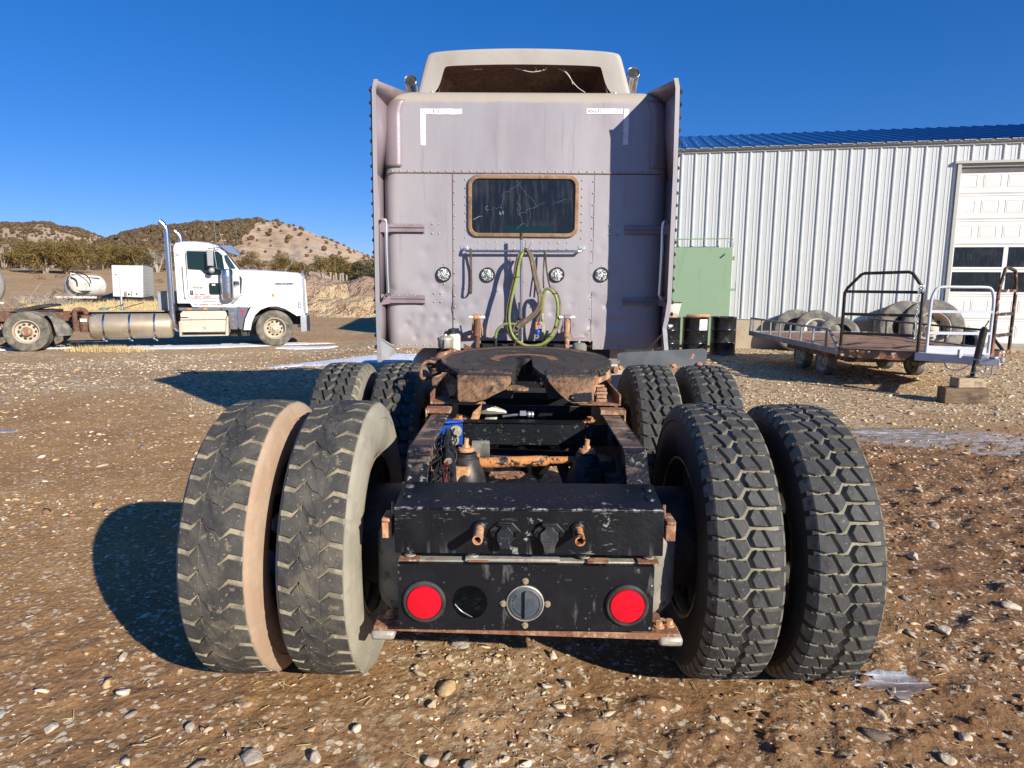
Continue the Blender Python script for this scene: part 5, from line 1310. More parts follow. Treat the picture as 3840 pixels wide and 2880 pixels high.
# ---- cab and bonnet ahead of the sleeper (seen only through their shadow and round the edges)
g = G(); g.bx(-.98, .98, 4.46, 5.8, 1.1, 2.45); g.bx(-.62, .62, 5.8, 8.3, 1.0, 1.75)
g.obj("cab", 'mauve_dull', TR, bevel=.05)
for s in (-1, 1):
    g = G(); g.lathe([(.56, -.18), (.6, -.16), (.62, 0), (.6, .16), (.56, .18)], (s * .98, 7.4, .56), (1, 0, 0), 30); g.obj("front_fender", 'mauve_dull', TR)
    w = link_mesh("wheel", RIM, TR, (s * 1.02, 7.4, RW)); link_mesh("tyre", CARC['fr'][1], w)
    g = G(); g.tube([(s * 1.12, 4.55, 1.15), (s * 1.12, 4.55, 3.0)], .065, 20); g.obj("exhaust_pipe", 'chrome', TR, label="exhaust pipe beside the sleeper, cut tip showing over its roof")
    cx = -1.15 if s < 0 else 1.075
    g = G(); zt = .05 if s < 0 else .13; pt = [(cx, 4.55, 2.7), (cx, 4.55, 3.34 + zt), (cx, 4.53, 3.44 + zt), (cx, 4.47, 3.52 + zt), (cx, 4.38, 3.555 + zt)]
    g.tube(pt, [.063] * 5, 24, cap=False); ex = g.obj("exhaust_tip", 'chrome', TR, 60); sm = ex.modifiers.new("t", 'SOLIDIFY'); sm.thickness = .003
    g = G(); g.cyl(Vector(pt[-1]) + Vector((0, .012, -.004)), Vector(pt[-1]) + Vector((0, .03, -.01)), .060, 24); g.obj("sooty_bore", 'black_rubber', ex)
# fuel tanks and steps below the cab sides
for s in (-1, 1):
    g = G(); g.lathe([(0, 0), (.25, .01), (.30, .04), (.31, .08), (.31, 1.3), (.30, 1.34), (.25, 1.37), (0, 1.38)], (s * .82, 3.9, .70), (0, 1, 0), 36); g.obj("fuel_tank", 'beige_tank', TR, 50)
g = G(); g.bx(.46, .78, 2.35, 2.75, .62, 1.00); g.obj("battery_box", 'beige_tank', TR, bevel=.01)
g = G(); g.bx(-.62, -.44, 2.0, 2.3, .70, .86); g.prism([(-.66, 1.75, .80), (-.44, 1.75, .84), (-.44, 2.1, 1.0), (-.66, 2.1, .95)], (0, .02, 0)); g.obj("rusty_housing", 'rust', TR, bevel=.01)

# ---- plate standing behind the right front tyres
g = G(); P0 = [(.640, 1.955, 1.118), (.650, 1.955, 1.020), (.672, 1.955, 1.000), (.70, 1.955, 1.022), (1.0, 1.96, 1.034), (1.262, 1.97, 1.046), (1.270, 1.97, 1.135), (1.255, 1.97, 1.155), (1.235, 1.97, 1.160), (.665, 1.955, 1.128)]
g.prism(P0, (0, .006, 0)); pl = g.obj("mudguard_plate", 'grey_plate', TR, bevel=.001)
for (x, z) in ((.668, 1.02), (1.037, 1.035), (1.215, 1.05)):
    g = G(); g.cyl((x, 1.953, z), (x, 1.945, z), .018, 20); g.cyl((x, 1.945, z), (x, 1.937, z), .008, 6); g.obj("washer_bolt", 'rust_light', pl)

# ---- cab shock absorbers
for s, cx in ((-1, -.408), (1, .373)):
    y = 3.15; g = G(); top = 1.305 if s < 0 else 1.312
    g.cyl((cx, y, 1.04), (cx + .004, y, 1.15), .0225, 18); g.cyl((cx, y, 1.148), (cx, y, 1.285), .0285, 18); g.cyl((cx, y, 1.145), (cx, y, 1.155), .031, 18); g.cyl((cx, y, 1.28), (cx, y, 1.30), .02, 12)
    sh = g.obj("shock_absorber", 'rust_brown' if s < 0 else 'rust', TR)
    g = G(); g.cyl((cx - .07, y, top), (cx - .025, y, top), .0145, 14); g.cyl((cx + .025, y, top), (cx + .07, y, top), .0145, 14); g.obj("rubber_bush", 'white_plastic', sh)
    g = G(); g.cyl((cx - .025, y, top), (cx + .025, y, top), .022, 16)
    for q in (-1, 1):
        g.prism([(cx + q * .030, y - .015, 1.335), (cx + q * .030, y + .02, 1.335), (cx + q * .033, y + .03, 1.25), (cx + q * .036, y + .22, 1.20), (cx + q * .036, y + .22, 1.10), (cx + q * .033, y + .0, 1.22)], (q * .006, 0, 0))
    g.bx(cx - .036, cx + .036, y - .012, y + .02, 1.329, 1.336)
    x0, x1 = (cx - .165, cx + .02) if s < 0 else (cx + .02, cx + .185)
    g.prism([(cx + s * .036, y + .12, 1.30), (cx + s * .045, y + .13, 1.18), (cx + s * .07, y + .14, 1.115), (cx + s * .17, y + .14, 1.115), (cx + s * .17, y + .14, 1.135), (cx + s * .075, y + .14, 1.135), (cx + s * .055, y + .13, 1.20), (cx + s * .048, y + .12, 1.30)], (0, .006, 0))
    g.obj("shock_bracket", 'rust_light' if s < 0 else 'mauve_dull', sh, bevel=.002)

# ---- hose rack, pogo stick, straps, hoses
g = G(); g.tube(smooth_path([(-.535, SB - .002, 1.905), (-.530, SB - .04, 1.90), (-.515, SB - .057, 1.885), (-.48, SB - .06, 1.880), (0, SB - .06, 1.882), (.46, SB - .06, 1.884), (.49, SB - .057, 1.888), (.508, SB - .04, 1.902), (.512, SB - .002, 1.908)], 4), .0115, 12); rk = g.obj("hose_rack_bar", 'chrome', TR, 60)
for (x0, x1, z) in ((-.572, -.505, 1.907), (.478, .541, 1.912)):
    g = G(); g.bx(x0, x1, SB - .005, SB, z - .022, z + .022); o = g.obj("mounting_plate", 'galv', rk, bevel=.002)
    [(lambda q: (q.dome((x, SB - .005, z), (0, -1, 0), .006, .004, 8), q.obj("rivet", 'galv', o)))(G()) for x in (x0 + .01, x1 - .01)]
g = G(); g.cyl((-.024, 3.25, 1.05), (-.030, 3.25, 1.975), .0115, 14); pg = g.obj("pogo_stick", 'polished', TR)
g = G(); g.cyl((-.030, 3.25, 1.975), (-.031, 3.25, 2.035), .0135, 14); g.obj("stick_grip", 'black_rubber', pg)
g = G(); g.cyl((-.023, 3.215, 1.04), (-.024, 3.215, 1.285), .026, 18); g.obj("socket_tube", 'polished', TR)
g = G(); g.cyl((-.024, 3.215, 1.28), (-.024, 3.215, 1.30), .030, 18); g.obj("tube_clamp", 'black_rubber', TR)
g = G()
def strap(pts, w, side=(1, 0, 0)):
    sd = Vector(side).normalized() * w / 2; P = smooth_path(pts, 4); vs = []
    for p in P: vs += [p - sd, p + sd]
    g.add(vs, [(2 * i, 2 * i + 1, 2 * i + 3, 2 * i + 2) for i in range(len(P) - 1)])
strap([(-.475, SB - .074, 1.89), (-.475, SB - .076, 1.80), (-.472, SB - .082, 1.64), (-.474, SB - .09, 1.53), (-.474, SB - .06, 1.505), (-.474, SB - .025, 1.54), (-.475, SB - .02, 1.70), (-.475, SB - .045, 1.84), (-.475, SB - .06, 1.897), (-.475, SB - .074, 1.89)], .019, (1, .25, 0))
o = g.obj("strap", 'webbing', TR, 60); sd_ = o.modifiers.new("t", 'SOLIDIFY'); sd_.thickness = .003; sd_.offset = 0
g = G(); g.box((-.474, SB - .09, 1.535), (.024, .006, .02)); g.box((-.47, SB - .088, 1.60), (.026, .005, .014)); g.obj("strap_buckle", 'rust_brown', o)
g = G(); strap([(.177, SB - .074, 1.892), (.172, SB - .09, 1.78), (.168, SB - .11, 1.67), (.172, SB - .13, 1.56)], .013); strap([(.180, SB - .076, 1.892), (.192, SB - .095, 1.76), (.207, SB - .12, 1.65), (.228, SB - .15, 1.565)], .015)
o = g.obj("strap", 'webbing', TR, 60); sd_ = o.modifiers.new("t", 'SOLIDIFY'); sd_.thickness = .003; sd_.offset = 0
GP = [(0.002, 3.25, 1.885), (-0.027, 3.2, 1.84), (-0.049, 3.19, 1.764), (-0.067, 3.18, 1.648), (-0.098, 3.17, 1.52), (-0.123, 3.16, 1.39), (-0.129, 3.15, 1.286), (-0.109, 3.14, 1.181), (-0.062, 3.13, 1.109), (0.004, 3.12, 1.07), (0.083, 3.12, 1.062), (0.162, 3.12, 1.082), (0.226, 3.13, 1.138), (0.271, 3.15, 1.224), (0.291, 3.17, 1.328), (0.291, 3.19, 1.432), (0.266, 3.2, 1.51), (0.226, 3.21, 1.548), (0.191, 3.22, 1.55), (0.169, 3.22, 1.496), (0.164, 3.22, 1.392), (0.166, 3.22, 1.262), (0.184, 3.22, 1.158), (0.186, 3.22, 1.04)]
g = G(); g.tube(smooth_path(GP, 6), .0135, 10); hs = g.obj("green_air_hose", 'green_hose', TR, 60)
g = G(); g.tube(smooth_path([(x - .022, y + .015, z - .004 + .004 * math.sin(i)) for i, (x, y, z) in enumerate(GP[:12])], 6), .014, 10); g.obj("brown_air_hose", 'brown_hose', TR, 60)
g = G(); g.tube(smooth_path([(x + .02, y + .01, z + .002) for i, (x, y, z) in enumerate(GP[11:19])], 6), .013, 10); g.obj("brown_air_hose", 'brown_hose', TR, 60)
BP = [(0.006, 3.24, 1.884), (0.034, 3.18, 1.859), (0.058, 3.17, 1.789), (0.075, 3.16, 1.7), (0.102, 3.15, 1.586), (0.129, 3.15, 1.483), (0.12, 3.14, 1.406), (0.073, 3.14, 1.334), (0.002, 3.14, 1.275), (-0.06, 3.14, 1.225), (-.10, 3.14, 1.19)]
for d, r in ((0, .0145), (.022, .0125)):
    g = G(); g.tube(smooth_path([(x + d, y + d * .7, z - d * .3) for x, y, z in BP], 6), r, 10); g.obj("brown_air_hose", 'brown_hose' , TR, 60)
g = G(); g.tube(smooth_path([(.02, 3.12, 1.295), (-.03, 3.12, 1.25), (-.055, 3.125, 1.225)], 4), .021, 12); g.obj("hose_wrap", 'brown_hose', hs)
g = G(); g.tube(smooth_path([(.275, 3.15, 1.235), (.25, 3.14, 1.175), (.215, 3.13, 1.125)], 4), .0125, 12); g.tube([(.288, 3.17, 1.34), (.286, 3.17, 1.30)], .0125, 10); g.obj("black_tape_wrap", 'black_rubber', hs)
g = G()
for i in (3, 8, 12, 16): g.tube([Vector(GP[i]) + Vector((0, 0, .004)) + Vector((.026 * math.cos(a * .785), 0.02 * math.sin(a * .785), .004 * math.cos(a))) for a in range(8)], .0025, 5, closed=True)
g.obj("cable_tie", 'black_plastic', hs)
g = G(); g.tube(smooth_path([(-.05, 3.15, 1.244), (-.102, 3.15, 1.25), (-.167, 3.15, 1.249), (-.213, 3.15, 1.216), (-.241, 3.15, 1.171), (-.245, 3.15, 1.12)], 5), .0125, 10); g.obj("green_air_hose", 'green_hose', TR, 60)
g = G(); g.cyl((-.244, 3.15, 1.13), (-.246, 3.15, 1.045), .0125, 12); g.obj("hose_sleeve", 'black_rubber', TR)
g = G(); g.tube(smooth_path([(.136, 3.21, 1.547), (.15, 3.2, 1.495), (.151, 3.19, 1.418), (.145, 3.19, 1.339), (.120, 3.19, 1.30), (.111, 3.19, 1.27)], 5), .013, 10); cp1 = g.obj("coupling_hose", 'brown_hose', TR, 60)
g = G(); g.cyl((.111, 3.19, 1.275), (.108, 3.19, 1.215), .0115, 8); g.lathe([(.012, 0), (.017, .01), (.012, .02), (.017, .03), (.012, .04)], (.108, 3.19, 1.20), (0, 0, 1), 10); g.obj("brass_fitting", 'rust_light', cp1)
g = G(); g.lathe([(0, -.02), (.015, -.02), (.019, -.008), (.019, .012), (.012, .022), (0, .022)], (.122, 3.185, 1.178), (.2, 0, 1), 12); g.obj("blue_coupling", 'blue_anodised', cp1)
g = G(); g.lathe([(.010, -.008), (.022, -.008), (.022, .008), (.010, .008)], (.112, 3.185, 1.142), (0.2, 1, .1), 14, closed=True); g.obj("gladhand_ring", 'brass' if 'brass' in MAT else 'pale_metal', cp1)
g = G(); g.cyl((.158, 3.19, 1.345), (.162, 3.19, 1.285), .012, 8); g.box((.168, 3.19, 1.215), (.026, .03, .075)); g.box((.15, 3.185, 1.255), (.022, .02, .03)); g.obj("pink_gladhand", 'fairing', cp1, bevel=.005)
g = G(); g.box((.132, 3.182, 1.252), (.022, .02, .018)); g.obj("red_coupling", 'red_anodised', cp1, bevel=.003)
g = G(); g.box((.134, 3.20, 1.30), (.02, .02, .05)); g.cyl((.187, 3.2, 1.05), (.187, 3.2, 1.12), .014, 10); g.box((.187, 3.19, 1.045), (.07, .02, .012)); g.obj("hose_end", 'black_rubber', TR, bevel=.003)
g = G(); g.tube(smooth_path([(0.0, 3.27, 1.97), (.01, 3.25, 1.95), (.005, 3.25, 1.90), (.02, 3.23, 1.895), (-.015, 3.24, 1.905), (.03, 3.24, 1.90)]), .002, 5); g.tube([(.03, 3.22, 1.89), (.05, 3.2, 1.935)], .0018, 5); g.obj("hanging_wire", 'black_plastic', hs)

# ---- filler cap, bottle and rusty elbow left of the fifth wheel
y = 2.15
g = G(); g.lathe([(.0, .038), (.025, .036), (.045, .028), (.058, .022), (.061, .012), (.061, .004), (.056, .0), (.056, -.045), (.045, -.055), (.0, -.055)], (-.573, y, 1.185), (0, 0, 1), 32); fc = g.obj("filler_cap", 'pale_metal', TR, 50)
g = G(); g.bar((-.573, y - .062, 1.20), (-.573, y - .064, 1.135), .012, .008); g.dome((-.573, y, 1.222), (0, 0, 1), .008, .012, 8); g.tube([(-.583, y - .02, 1.222), (-.58, y - .04, 1.218), (-.57, y - .02, 1.222)], .004, 6, closed=True); g.obj("cap_clasp", 'galv', fc)
g = G(); g.box((-.520, 2.26, 1.15), (.085, .09, .155)); bt = g.obj("white_bottle", 'white_plastic', TR, bevel=.02)
g = G(); g.cyl((-.535, 2.26, 1.228), (-.535, 2.26, 1.262), .031, 20); g.obj("bottle_cap", 'black_plastic', bt, bevel=.003)
g = G(); g.tube(smooth_path([(-.49, 2.25, 1.06), (-.55, 2.22, 1.075), (-.60, 2.18, 1.05), (-.625, 2.12, .98), (-.63, 2.1, .88)], 5), .055, 20); el = g.obj("rusty_elbow", 'rust', TR, 60)
g = G(); g.lathe([(.058, -.012), (.064, -.012), (.064, .012), (.058, .012)], (-.622, 2.12, .97), (0, .1, 1), 22, closed=True); g.lathe([(.057, -.008), (.062, -.008), (.062, .008), (.057, .008)], (-.53, 2.23, 1.075), (1, .3, .3), 22, closed=True); g.obj("band_clamp", 'rust_brown', el)
g = G(); g.prism([(-.455, 2.3, 1.15), (-.37, 2.3, 1.11), (-.355, 2.3, 1.06), (-.36, 2.3, 1.02), (-.455, 2.3, 1.02)], (0, .008, 0)); g.obj("brown_bracket", 'rust_brown', TR)
g = G(); g.bar((-.74, 2.6, 1.0), (-.60, 2.3, .96), .05, .03); g.box((-.72, 2.25, .95), (.06, .1, .07)); g.box((-.72, 2.2, .89), (.12, .12, .03)); g.prism([(-.72, 2.0, .85), (-.5, 2.0, .85), (-.5, 2.6, .97), (-.72, 2.6, .97)], (0, 0, -.1)); g.obj("rusty_mount", 'rust_brown', TR, bevel=.006)
g = G(); g.lathe([(0, -.07), (.055, -.07), (.058, 0), (.052, .028), (.042, .038), (0, .040)], (.435, 2.6, 1.10), (0, 0, 1), 26); rs = g.obj("air_filter_can", 'grey_dirty_rubber', TR, 50)
g = G(); g.hexbolt((.43, 2.6, 1.14), (0, 0, 1), .010, .02); g.obj("bolt", 'galv', rs)
g = G(); g.bx(-.42, .38, 3.3, 3.42, .95, 1.06); g.bx(-.8, .8, 3.5, 3.6, .9, 1.0); g.bx(-.36, .34, 2.75, 3.0, .98, 1.02); g.obj("cab_cross_member", 'black_plastic', TR)
g = G()
for (x, y) in ((-.22, 2.9), (-.17, 2.9), (-.06, 3.0), (-.31, 2.85)): g.lathe([(0, 0), (.018, 0), (.012, .03), (.006, .06), (0, .065)], (x, y, 1.0), (.1 * RNG.uniform(-1, 1), 0, 1), 8)
g.obj("line_fitting", 'zinc_bolt', TR)
g = G(); g.bx(-.095, -.07, 3.14, 3.17, 1.03, 1.16); g.tube(smooth_path([(-.08, 3.12, 1.12), (-.07, 3.12, 1.09), (-.085, 3.12, 1.06)]), .004, 5); g.obj("rusty_strap", 'rust_brown', TR)
# ================================================================== generic small wheel (axis along local Y)
def yard_wheel_mesh(R, w, r, nholes=10, treaded=True):
    """returns (tyre mesh maker, rim mesh maker) with the axle along Y"""
    t = G(); h = w / 2
    t.lathe([(r, -h * .8), (r * 1.06, -h * .95), ((R + r) / 2, -h * 1.06), (R * .93, -h), (R * .985, -h * .86), (R, -h * .74), (R, -h * .35), (R - .012, -h * .33), (R - .012, -h * .27), (R, -h * .25), (R, h * .25), (R - .012, h * .27), (R - .012, h * .33), (R, h * .35), (R, h * .74), (R * .985, h * .86), (R * .93, h), ((R + r) / 2, h * 1.06), (r * 1.06, h * .95), (r, h * .8)], (0, 0, 0), (0, 1, 0), 56)
    k = G()
    for sgn in (-1,):
        f = sgn * h * .9
        k.lathe([(r * 1.03, f), (r * .99, f * 1.02), (r * .93, f * .9), (r * .90, f * .2), (r * .80, f * .05), (r * .78, f * .02), (r * .45, f * .15), (r * .42, f * .35), (r * .2, f * .4), (r * .2, f * .75), (0, f * .78)], (0, 0, 0), (0, 1, 0), 40)
    k.lathe([(r * 1.0, -h * .85), (r * .93, 0), (r * 1.0, h * .85)], (0, 0, 0), (0, 1, 0), 40)
    ho = G(); nt = G(); f = -h * .9
    for i in range(nholes):
        a = 2 * math.pi * i / nholes; p = Vector((r * .635 * math.cos(a), f * .12 - .004, r * .635 * math.sin(a)))
        pts = [(p.x + r * .085 * math.cos(q) * math.cos(a) - r * .13 * math.sin(q) * math.sin(a), p.y - .012, p.z + r * .085 * math.cos(q) * math.sin(a) + r * .13 * math.sin(q) * math.cos(a)) for q in [2 * math.pi * j / 10 for j in range(10)]]
        ho.prism(pts, (0, .01, 0))  # dark disc on the rim, painted for the shade inside a hand hole
        a += math.pi / nholes; nt.cyl((r * .33 * math.cos(a), f * .4, r * .33 * math.sin(a)), (r * .33 * math.cos(a), f * .62, r * .33 * math.sin(a)), r * .035, 6)
    return t, k, ho, nt
def make_wheel(parent, loc, R, w, r, tm, rm, hm='black_rubber', rz=0, cache={}):
    key = (R, w, r, tm, rm)
    if key not in cache:
        t, k, ho, nt = yard_wheel_mesh(R, w, r); cache[key] = (t.mesh("tyre", tm, 35), k.mesh("wheel", rm, 40), ho.mesh("hole_shade_discs", hm, None), nt.mesh("wheel_nuts", rm, 30))
    a, b, c, d = cache[key]
    o = link_mesh("wheel", b, parent, loc, (0, 0, rz)); link_mesh("tyre", a, o); link_mesh("hole_shade_discs", c, o, kind='stuff'); link_mesh("wheel_nuts", d, o, kind='stuff'); return o

M('tyre_dusty', (.10, .095, .08), .9, layers=[dict(c=(.21, .185, .14), s=5, lo=.42, hi=.6), dict(c=(.05, .05, .048), s=9, lo=.55, hi=.66, a=.7)], bump=(30, .3, .01))
M('tyre_old', (.12, .115, .105), .9, layers=[dict(c=(.26, .235, .19), s=4, lo=.45, hi=.6)], bump=(30, .3, .01))
M('teal_hose', (.08, .22, .2), .5)
M('tan_hub', (.34, .26, .18), .7, layers=[dict(c=(.25, .10, .05), s=9, lo=.5, hi=.6)])
M('grey_box', (.30, .31, .31), .5, .3)

# ================================================================== white tractor across the yard
KW = empty("semi_tractor", (-12.869, 14.669, -.25), math.radians(20.43), "white long-nose tractor with chrome exhaust stack standing behind on the left", "truck")
for (x, y) in ((0, .15), (0, .49), (-1.37, .15), (-1.37, .49), (0, 1.97), (0, 2.31), (-1.37, 1.97), (-1.37, 2.31)):
    make_wheel(KW, (x, y, .52), .525, .275, .30, 'tyre_dusty', 'rim_tan')
make_wheel(KW, (6.12, .17, .52), .52, .30, .30, 'tyre_dusty', 'rim_tan'); make_wheel(KW, (6.12, 2.27, .52), .52, .30, .30, 'tyre_dusty', 'rim_tan')
g = G(); g.lathe([(0, -.06), (.10, -.05), (.12, .0), (.12, .10)], (0, .06, .52), (0, 1, 0), 20, cap=True); g.obj("axle_hub", 'tan_hub', KW)
g = G()
for y in (.80, 1.57): g.bx(-2.3, 6.9, y, y + .08, .76, 1.0)
g.bx(-2.3, -2.2, .8, 1.65, .7, 1.0); g.tube([(0, .5, .52), (0, 1.9, .52)], .08, 12); g.tube([(-1.37, .5, .52), (-1.37, 1.9, .52)], .08, 12); g.tube([(6.12, .3, .5), (6.12, 2.1, .5)], .06, 10)
g.bx(2.0, 6.4, .85, 1.6, .5, .95)
g.obj("frame", 'rust_brown', KW)
g = G(); g.prism([(-.55, .75, 1.00), (-.30, .75, 1.10), (.15, .75, 1.20), (.42, .75, 1.20), (.44, .75, 1.14), (.25, .75, 1.12), (-.1, .75, 1.04), (-.3, .75, .99)], (0, .95, 0)); g.bx(-.3, .5, .8, 1.6, 1.0, 1.06); g.obj("fifth_wheel", 'grease', KW, bevel=.01)
g = G(); pts = [(.42, 1.00), (.52, .93), (.60, .78), (.64, .58), (.68, .40)]
for (a, b) in zip(pts[:-1], pts[1:]): g.prism([(a[0], .02, a[1]), (b[0], .02, b[1]), (b[0] + .015, .02, b[1]), (a[0] + .015, .02, a[1])], (0, .62, 0))
g.prism([(.68, .02, .40), (1.02, .03, .41), (1.0, .03, .60), (.86, .03, .83), (.55, .03, .93), (.60, .02, .78), (.64, .02, .58)], (0, .02, 0)); g.obj("quarter_fender", 'tyre_old', KW, 40)
g = G(); g.tube(smooth_path([(1.06, .3, .50), (1.06, .3, .98), (1.10, .3, 1.06), (1.20, .3, 1.08), (1.30, .3, 1.05), (1.33, .3, .95)], 4), .065, 14); g.lathe([(.0, 0), (.15, .02), (.165, .06), (.165, .34), (.15, .40), (.09, .44), (.07, .48)], (1.30, .35, .46), (0, 0, 1), 20); g.tube([(1.08, .35, .5), (1.08, .35, .75)], .09, 12)
rm = g.obj("rusty_canister", 'rust_brown', KW, 50)
g = G(); g.bx(1.20, 1.36, .178, .184, .76, .84); g.obj("sticker", 'cream_paint', rm)
g = G(); g.lathe([(.0, 0), (.31, .015), (.335, .05), (.345, .09), (.345, 1.95), (.335, 1.99), (.31, 2.02), (.0, 2.04)], (1.39, .40, .615), (1, 0, 0), 44); tk = g.obj("fuel_tank", 'tank_alu', KW, 60)
for x in (1.75, 2.37, 2.98):
    g = G(); g.lathe([(.347, -.025), (.352, -.025), (.352, .025), (.347, .025)], (x, .40, .615), (1, 0, 0), 44, closed=True); g.bx(x - .03, x + .03, .1, .7, .25, .275); g.tube([(x - .05, .12, .30), (x + .06, .12, .22)], .02, 6); g.obj("tank_strap", 'polished', tk)
g = G(); g.lathe([(0, .05), (.05, .05), (.06, .03), (.06, 0)], (1.50, .25, .92), (0, -.4, 1), 16); g.obj("filler_cap", 'polished', tk)
g = G(); g.bx(.9, 3.3, .62, .82, 1.0, 1.03); g.obj("deck_plank", 'timber', KW, bevel=.004)
g = G(); g.bx(3.0, 3.5, .85, 1.6, .98, 1.55); g.bx(2.98, 3.52, .83, 1.62, 1.54, 1.57); g.obj("rear_locker", 'grey_box', KW, bevel=.01)
g = G()
for k in range(4): g.tube([Vector((1.62 + .11 * math.cos(a * .449) + .02 * k, .9 + .09 * math.sin(a * .449), 1.06 + .014 * k)) for a in range(14)], .012, 6, closed=True)
g.tube(smooth_path([(1.72, .9, 1.1), (1.9, .85, 1.12), (2.1, .85, 1.06), (2.3, .9, 1.09)]), .012, 6)
g.obj("coiled_hose", 'teal_hose', KW, 60)
g = G(); g.cyl((2.05, 1.1, 1.0), (2.05, 1.1, 1.42), .035, 12); g.cyl((2.05, 1.1, 1.42), (2.03, 1.1, 2.1), .012, 8); g.obj("pogo_stick", 'galv', KW)
g = G()
for (x, z, l) in ((2.1, 1.08, .3), (1.9, 1.12, .25), (2.3, 1.15, .35)): g.bar((x, 1.0, z), (x + l, .95, z + .1), .02, .02)
g.obj("loose_fittings", 'black_plastic', KW, kind='stuff')
# stacks
g = G(); g.tube(smooth_path([(3.58, .42, .50), (3.52, .26, .54), (3.46, .2, .66), (3.44, .2, .95)], 5) , .078, 24); g.tube([(3.44, .2, .95), (3.43, .2, 3.05)], .078, 24); g.tube(smooth_path([(3.43, .2, 3.03), (3.43, .2, 3.18), (3.41, .2, 3.29), (3.34, .2, 3.40), (3.27, .2, 3.47)], 5), .075, 24, cap=False)
g.obj("exhaust_stack", 'polished', KW, 60)
g = G(); g.tube([(3.55, 2.25, 1.0), (3.55, 2.25, 2.9)], .075, 18); g.tube(smooth_path([(3.55, 2.25, 2.88), (3.55, 2.25, 3.12), (3.50, 2.25, 3.24), (3.40, 2.25, 3.36)], 5), .073, 18, cap=False); g.obj("exhaust_stack", 'polished', KW, 60)
# cab shell: side profile swept across, narrower roof
CY0, CY1 = .22, 2.22
prof = [(3.58, 1.24), (3.56, 2.84), (3.60, 2.92), (3.80, 2.965), (4.10, 2.975), (4.45, 2.945), (4.68, 2.88), (4.80, 2.78), (4.92, 2.62), (5.22, 2.20), (5.22, 1.14), (3.95, 1.14), (3.90, 1.24)]
rows = [(CY0 + .16, .96), (CY0 + .05, .99), (CY0, 1), (CY0, 1)]
g = G(); m = len(prof); vs = []
ys = [(CY0 + .22, 1.0, 1.0), (CY0 + .06, .985, .5), (CY0, .955, 0), (CY0, .955, 0)]
secs = [(CY0, -.07), (CY0 + .08, -.015), (CY0 + .22, 0), (CY1 - .22, 0), (CY1 - .08, -.015), (CY1, -.07)]
for (y, dz) in secs:
    for (x, z) in prof: vs.append((x, y + (0 if z < 2.3 else (.06 * (z - 2.3) / .65) * (1 if y < 1.2 else -1)), z + (dz if z > 2.8 else 0)))
fs = [tuple(range(m))[::-1], tuple((len(secs) - 1) * m + k for k in range(m))]
for i in range(len(secs) - 1): fs += [(i * m + k, i * m + (k + 1) % m, (i + 1) * m + (k + 1) % m, (i + 1) * m + k) for k in range(m)]
g.add(vs, fs); cab = g.obj("cab", 'white_paint', KW, 30, bevel=.012)
# windscreen and pillar
g = G(); g.prism([(4.86, .36, 2.70), (5.245, .30, 2.235), (5.245, 1.18, 2.235), (4.86, 1.18, 2.70)], (.012, 0, .01)); g.prism([(4.86, 2.08, 2.70), (5.245, 2.14, 2.235), (5.245, 1.24, 2.235), (4.86, 1.24, 2.70)], (.012, 0, .01)); g.obj("windscreen", 'windscreen', cab)
g = G(); g.prism([(4.93, .215, 2.60), (5.14, .21, 2.23), (4.98, .21, 2.23), (4.88, .215, 2.45), (4.86, .215, 2.60)], (0, -.01, 0)); g.obj("quarter_glass", 'windscreen', cab)
g = G(); g.prism([(4.72, .22, 2.87), (5.06, .18, 2.86), (5.28, .18, 2.60), (5.20, .18, 2.58), (4.95, .22, 2.66), (4.78, .22, 2.80)], (0, .02, 0)); g.prism([(5.02, .18, 2.90), (5.30, .18, 2.58), (5.30, 2.26, 2.58), (5.02, 2.26, 2.90)], (.01, 0, .012)); g.obj("sun_visor", 'visor_sky_reflection', cab)
g = G(); g.prism([(4.74, .172, 2.86), (5.05, .17, 2.87), (5.29, .172, 2.60), (5.22, .172, 2.59), (4.98, .172, 2.66)], (0, .006, 0)); g.obj("visor_end", 'polished', cab)
# door: raised outline, windows
Yc = CY0 - .001
g = G(); g.ring(rrect(3.86, 4.74, 1.37, 2.72, .12, Yc), rrect(3.872, 4.728, 1.382, 2.708, .11, Yc), (0, -.006, 0)); dr = g.obj("door", 'dark_letter', cab)
g = G(); g.prism([(3.90, Yc, 2.20), (3.90, Yc, 2.66), (3.92, Yc, 2.69), (4.70, Yc, 2.69), (4.80, Yc, 2.60), (4.84, Yc, 2.24), (4.83, Yc, 2.06), (4.40, Yc, 2.03), (4.32, Yc, 2.08), (4.25, Yc, 2.17), (4.22, Yc, 2.185)], (0, -.012 - 0, 0))
for i in range(0): pass
wg = g.obj("side_window", 'teal_glass', dr, bevel=.003)
wg.location.y = 0
g = G(); g.prism(rrect(4.41, 4.69, 1.485, 1.82, .05, Yc), (0, -.008, 0)); g.obj("peep_window_seal", 'black_rubber', dr)
g = G(); g.prism(rrect(4.435, 4.665, 1.51, 1.795, .035, Yc - .009), (0, -.004, 0)); g.obj("peep_window", 'teal_glass', dr)
g = G(); g.bx(4.49, 4.58, Yc - .016, Yc - .013, 1.74, 1.79); g.obj("notice", 'white_plastic', dr)
g = G(); g.bx(3.915, 3.995, Yc - .008, Yc, 1.475, 1.605); g.obj("door_handle_plate", 'black_rubber', dr, bevel=.004)
g = G(); g.bx(3.93, 3.96, Yc - .02, Yc - .008, 1.50, 1.59); g.dome((3.95, Yc - .01, 1.50), (0, -1, 0), .012, .01, 8); g.obj("door_handle", 'chrome', dr, bevel=.004)
g = G()
for k in range(8): g.dome((3.92 + .105 * k, Yc, 2.155 if k < 3 else (2.02 if k == 3 else 1.99)), (0, -1, 0), .009, .004, 6)
g.obj("door_rivets", 'grey_box', dr, kind='stuff')
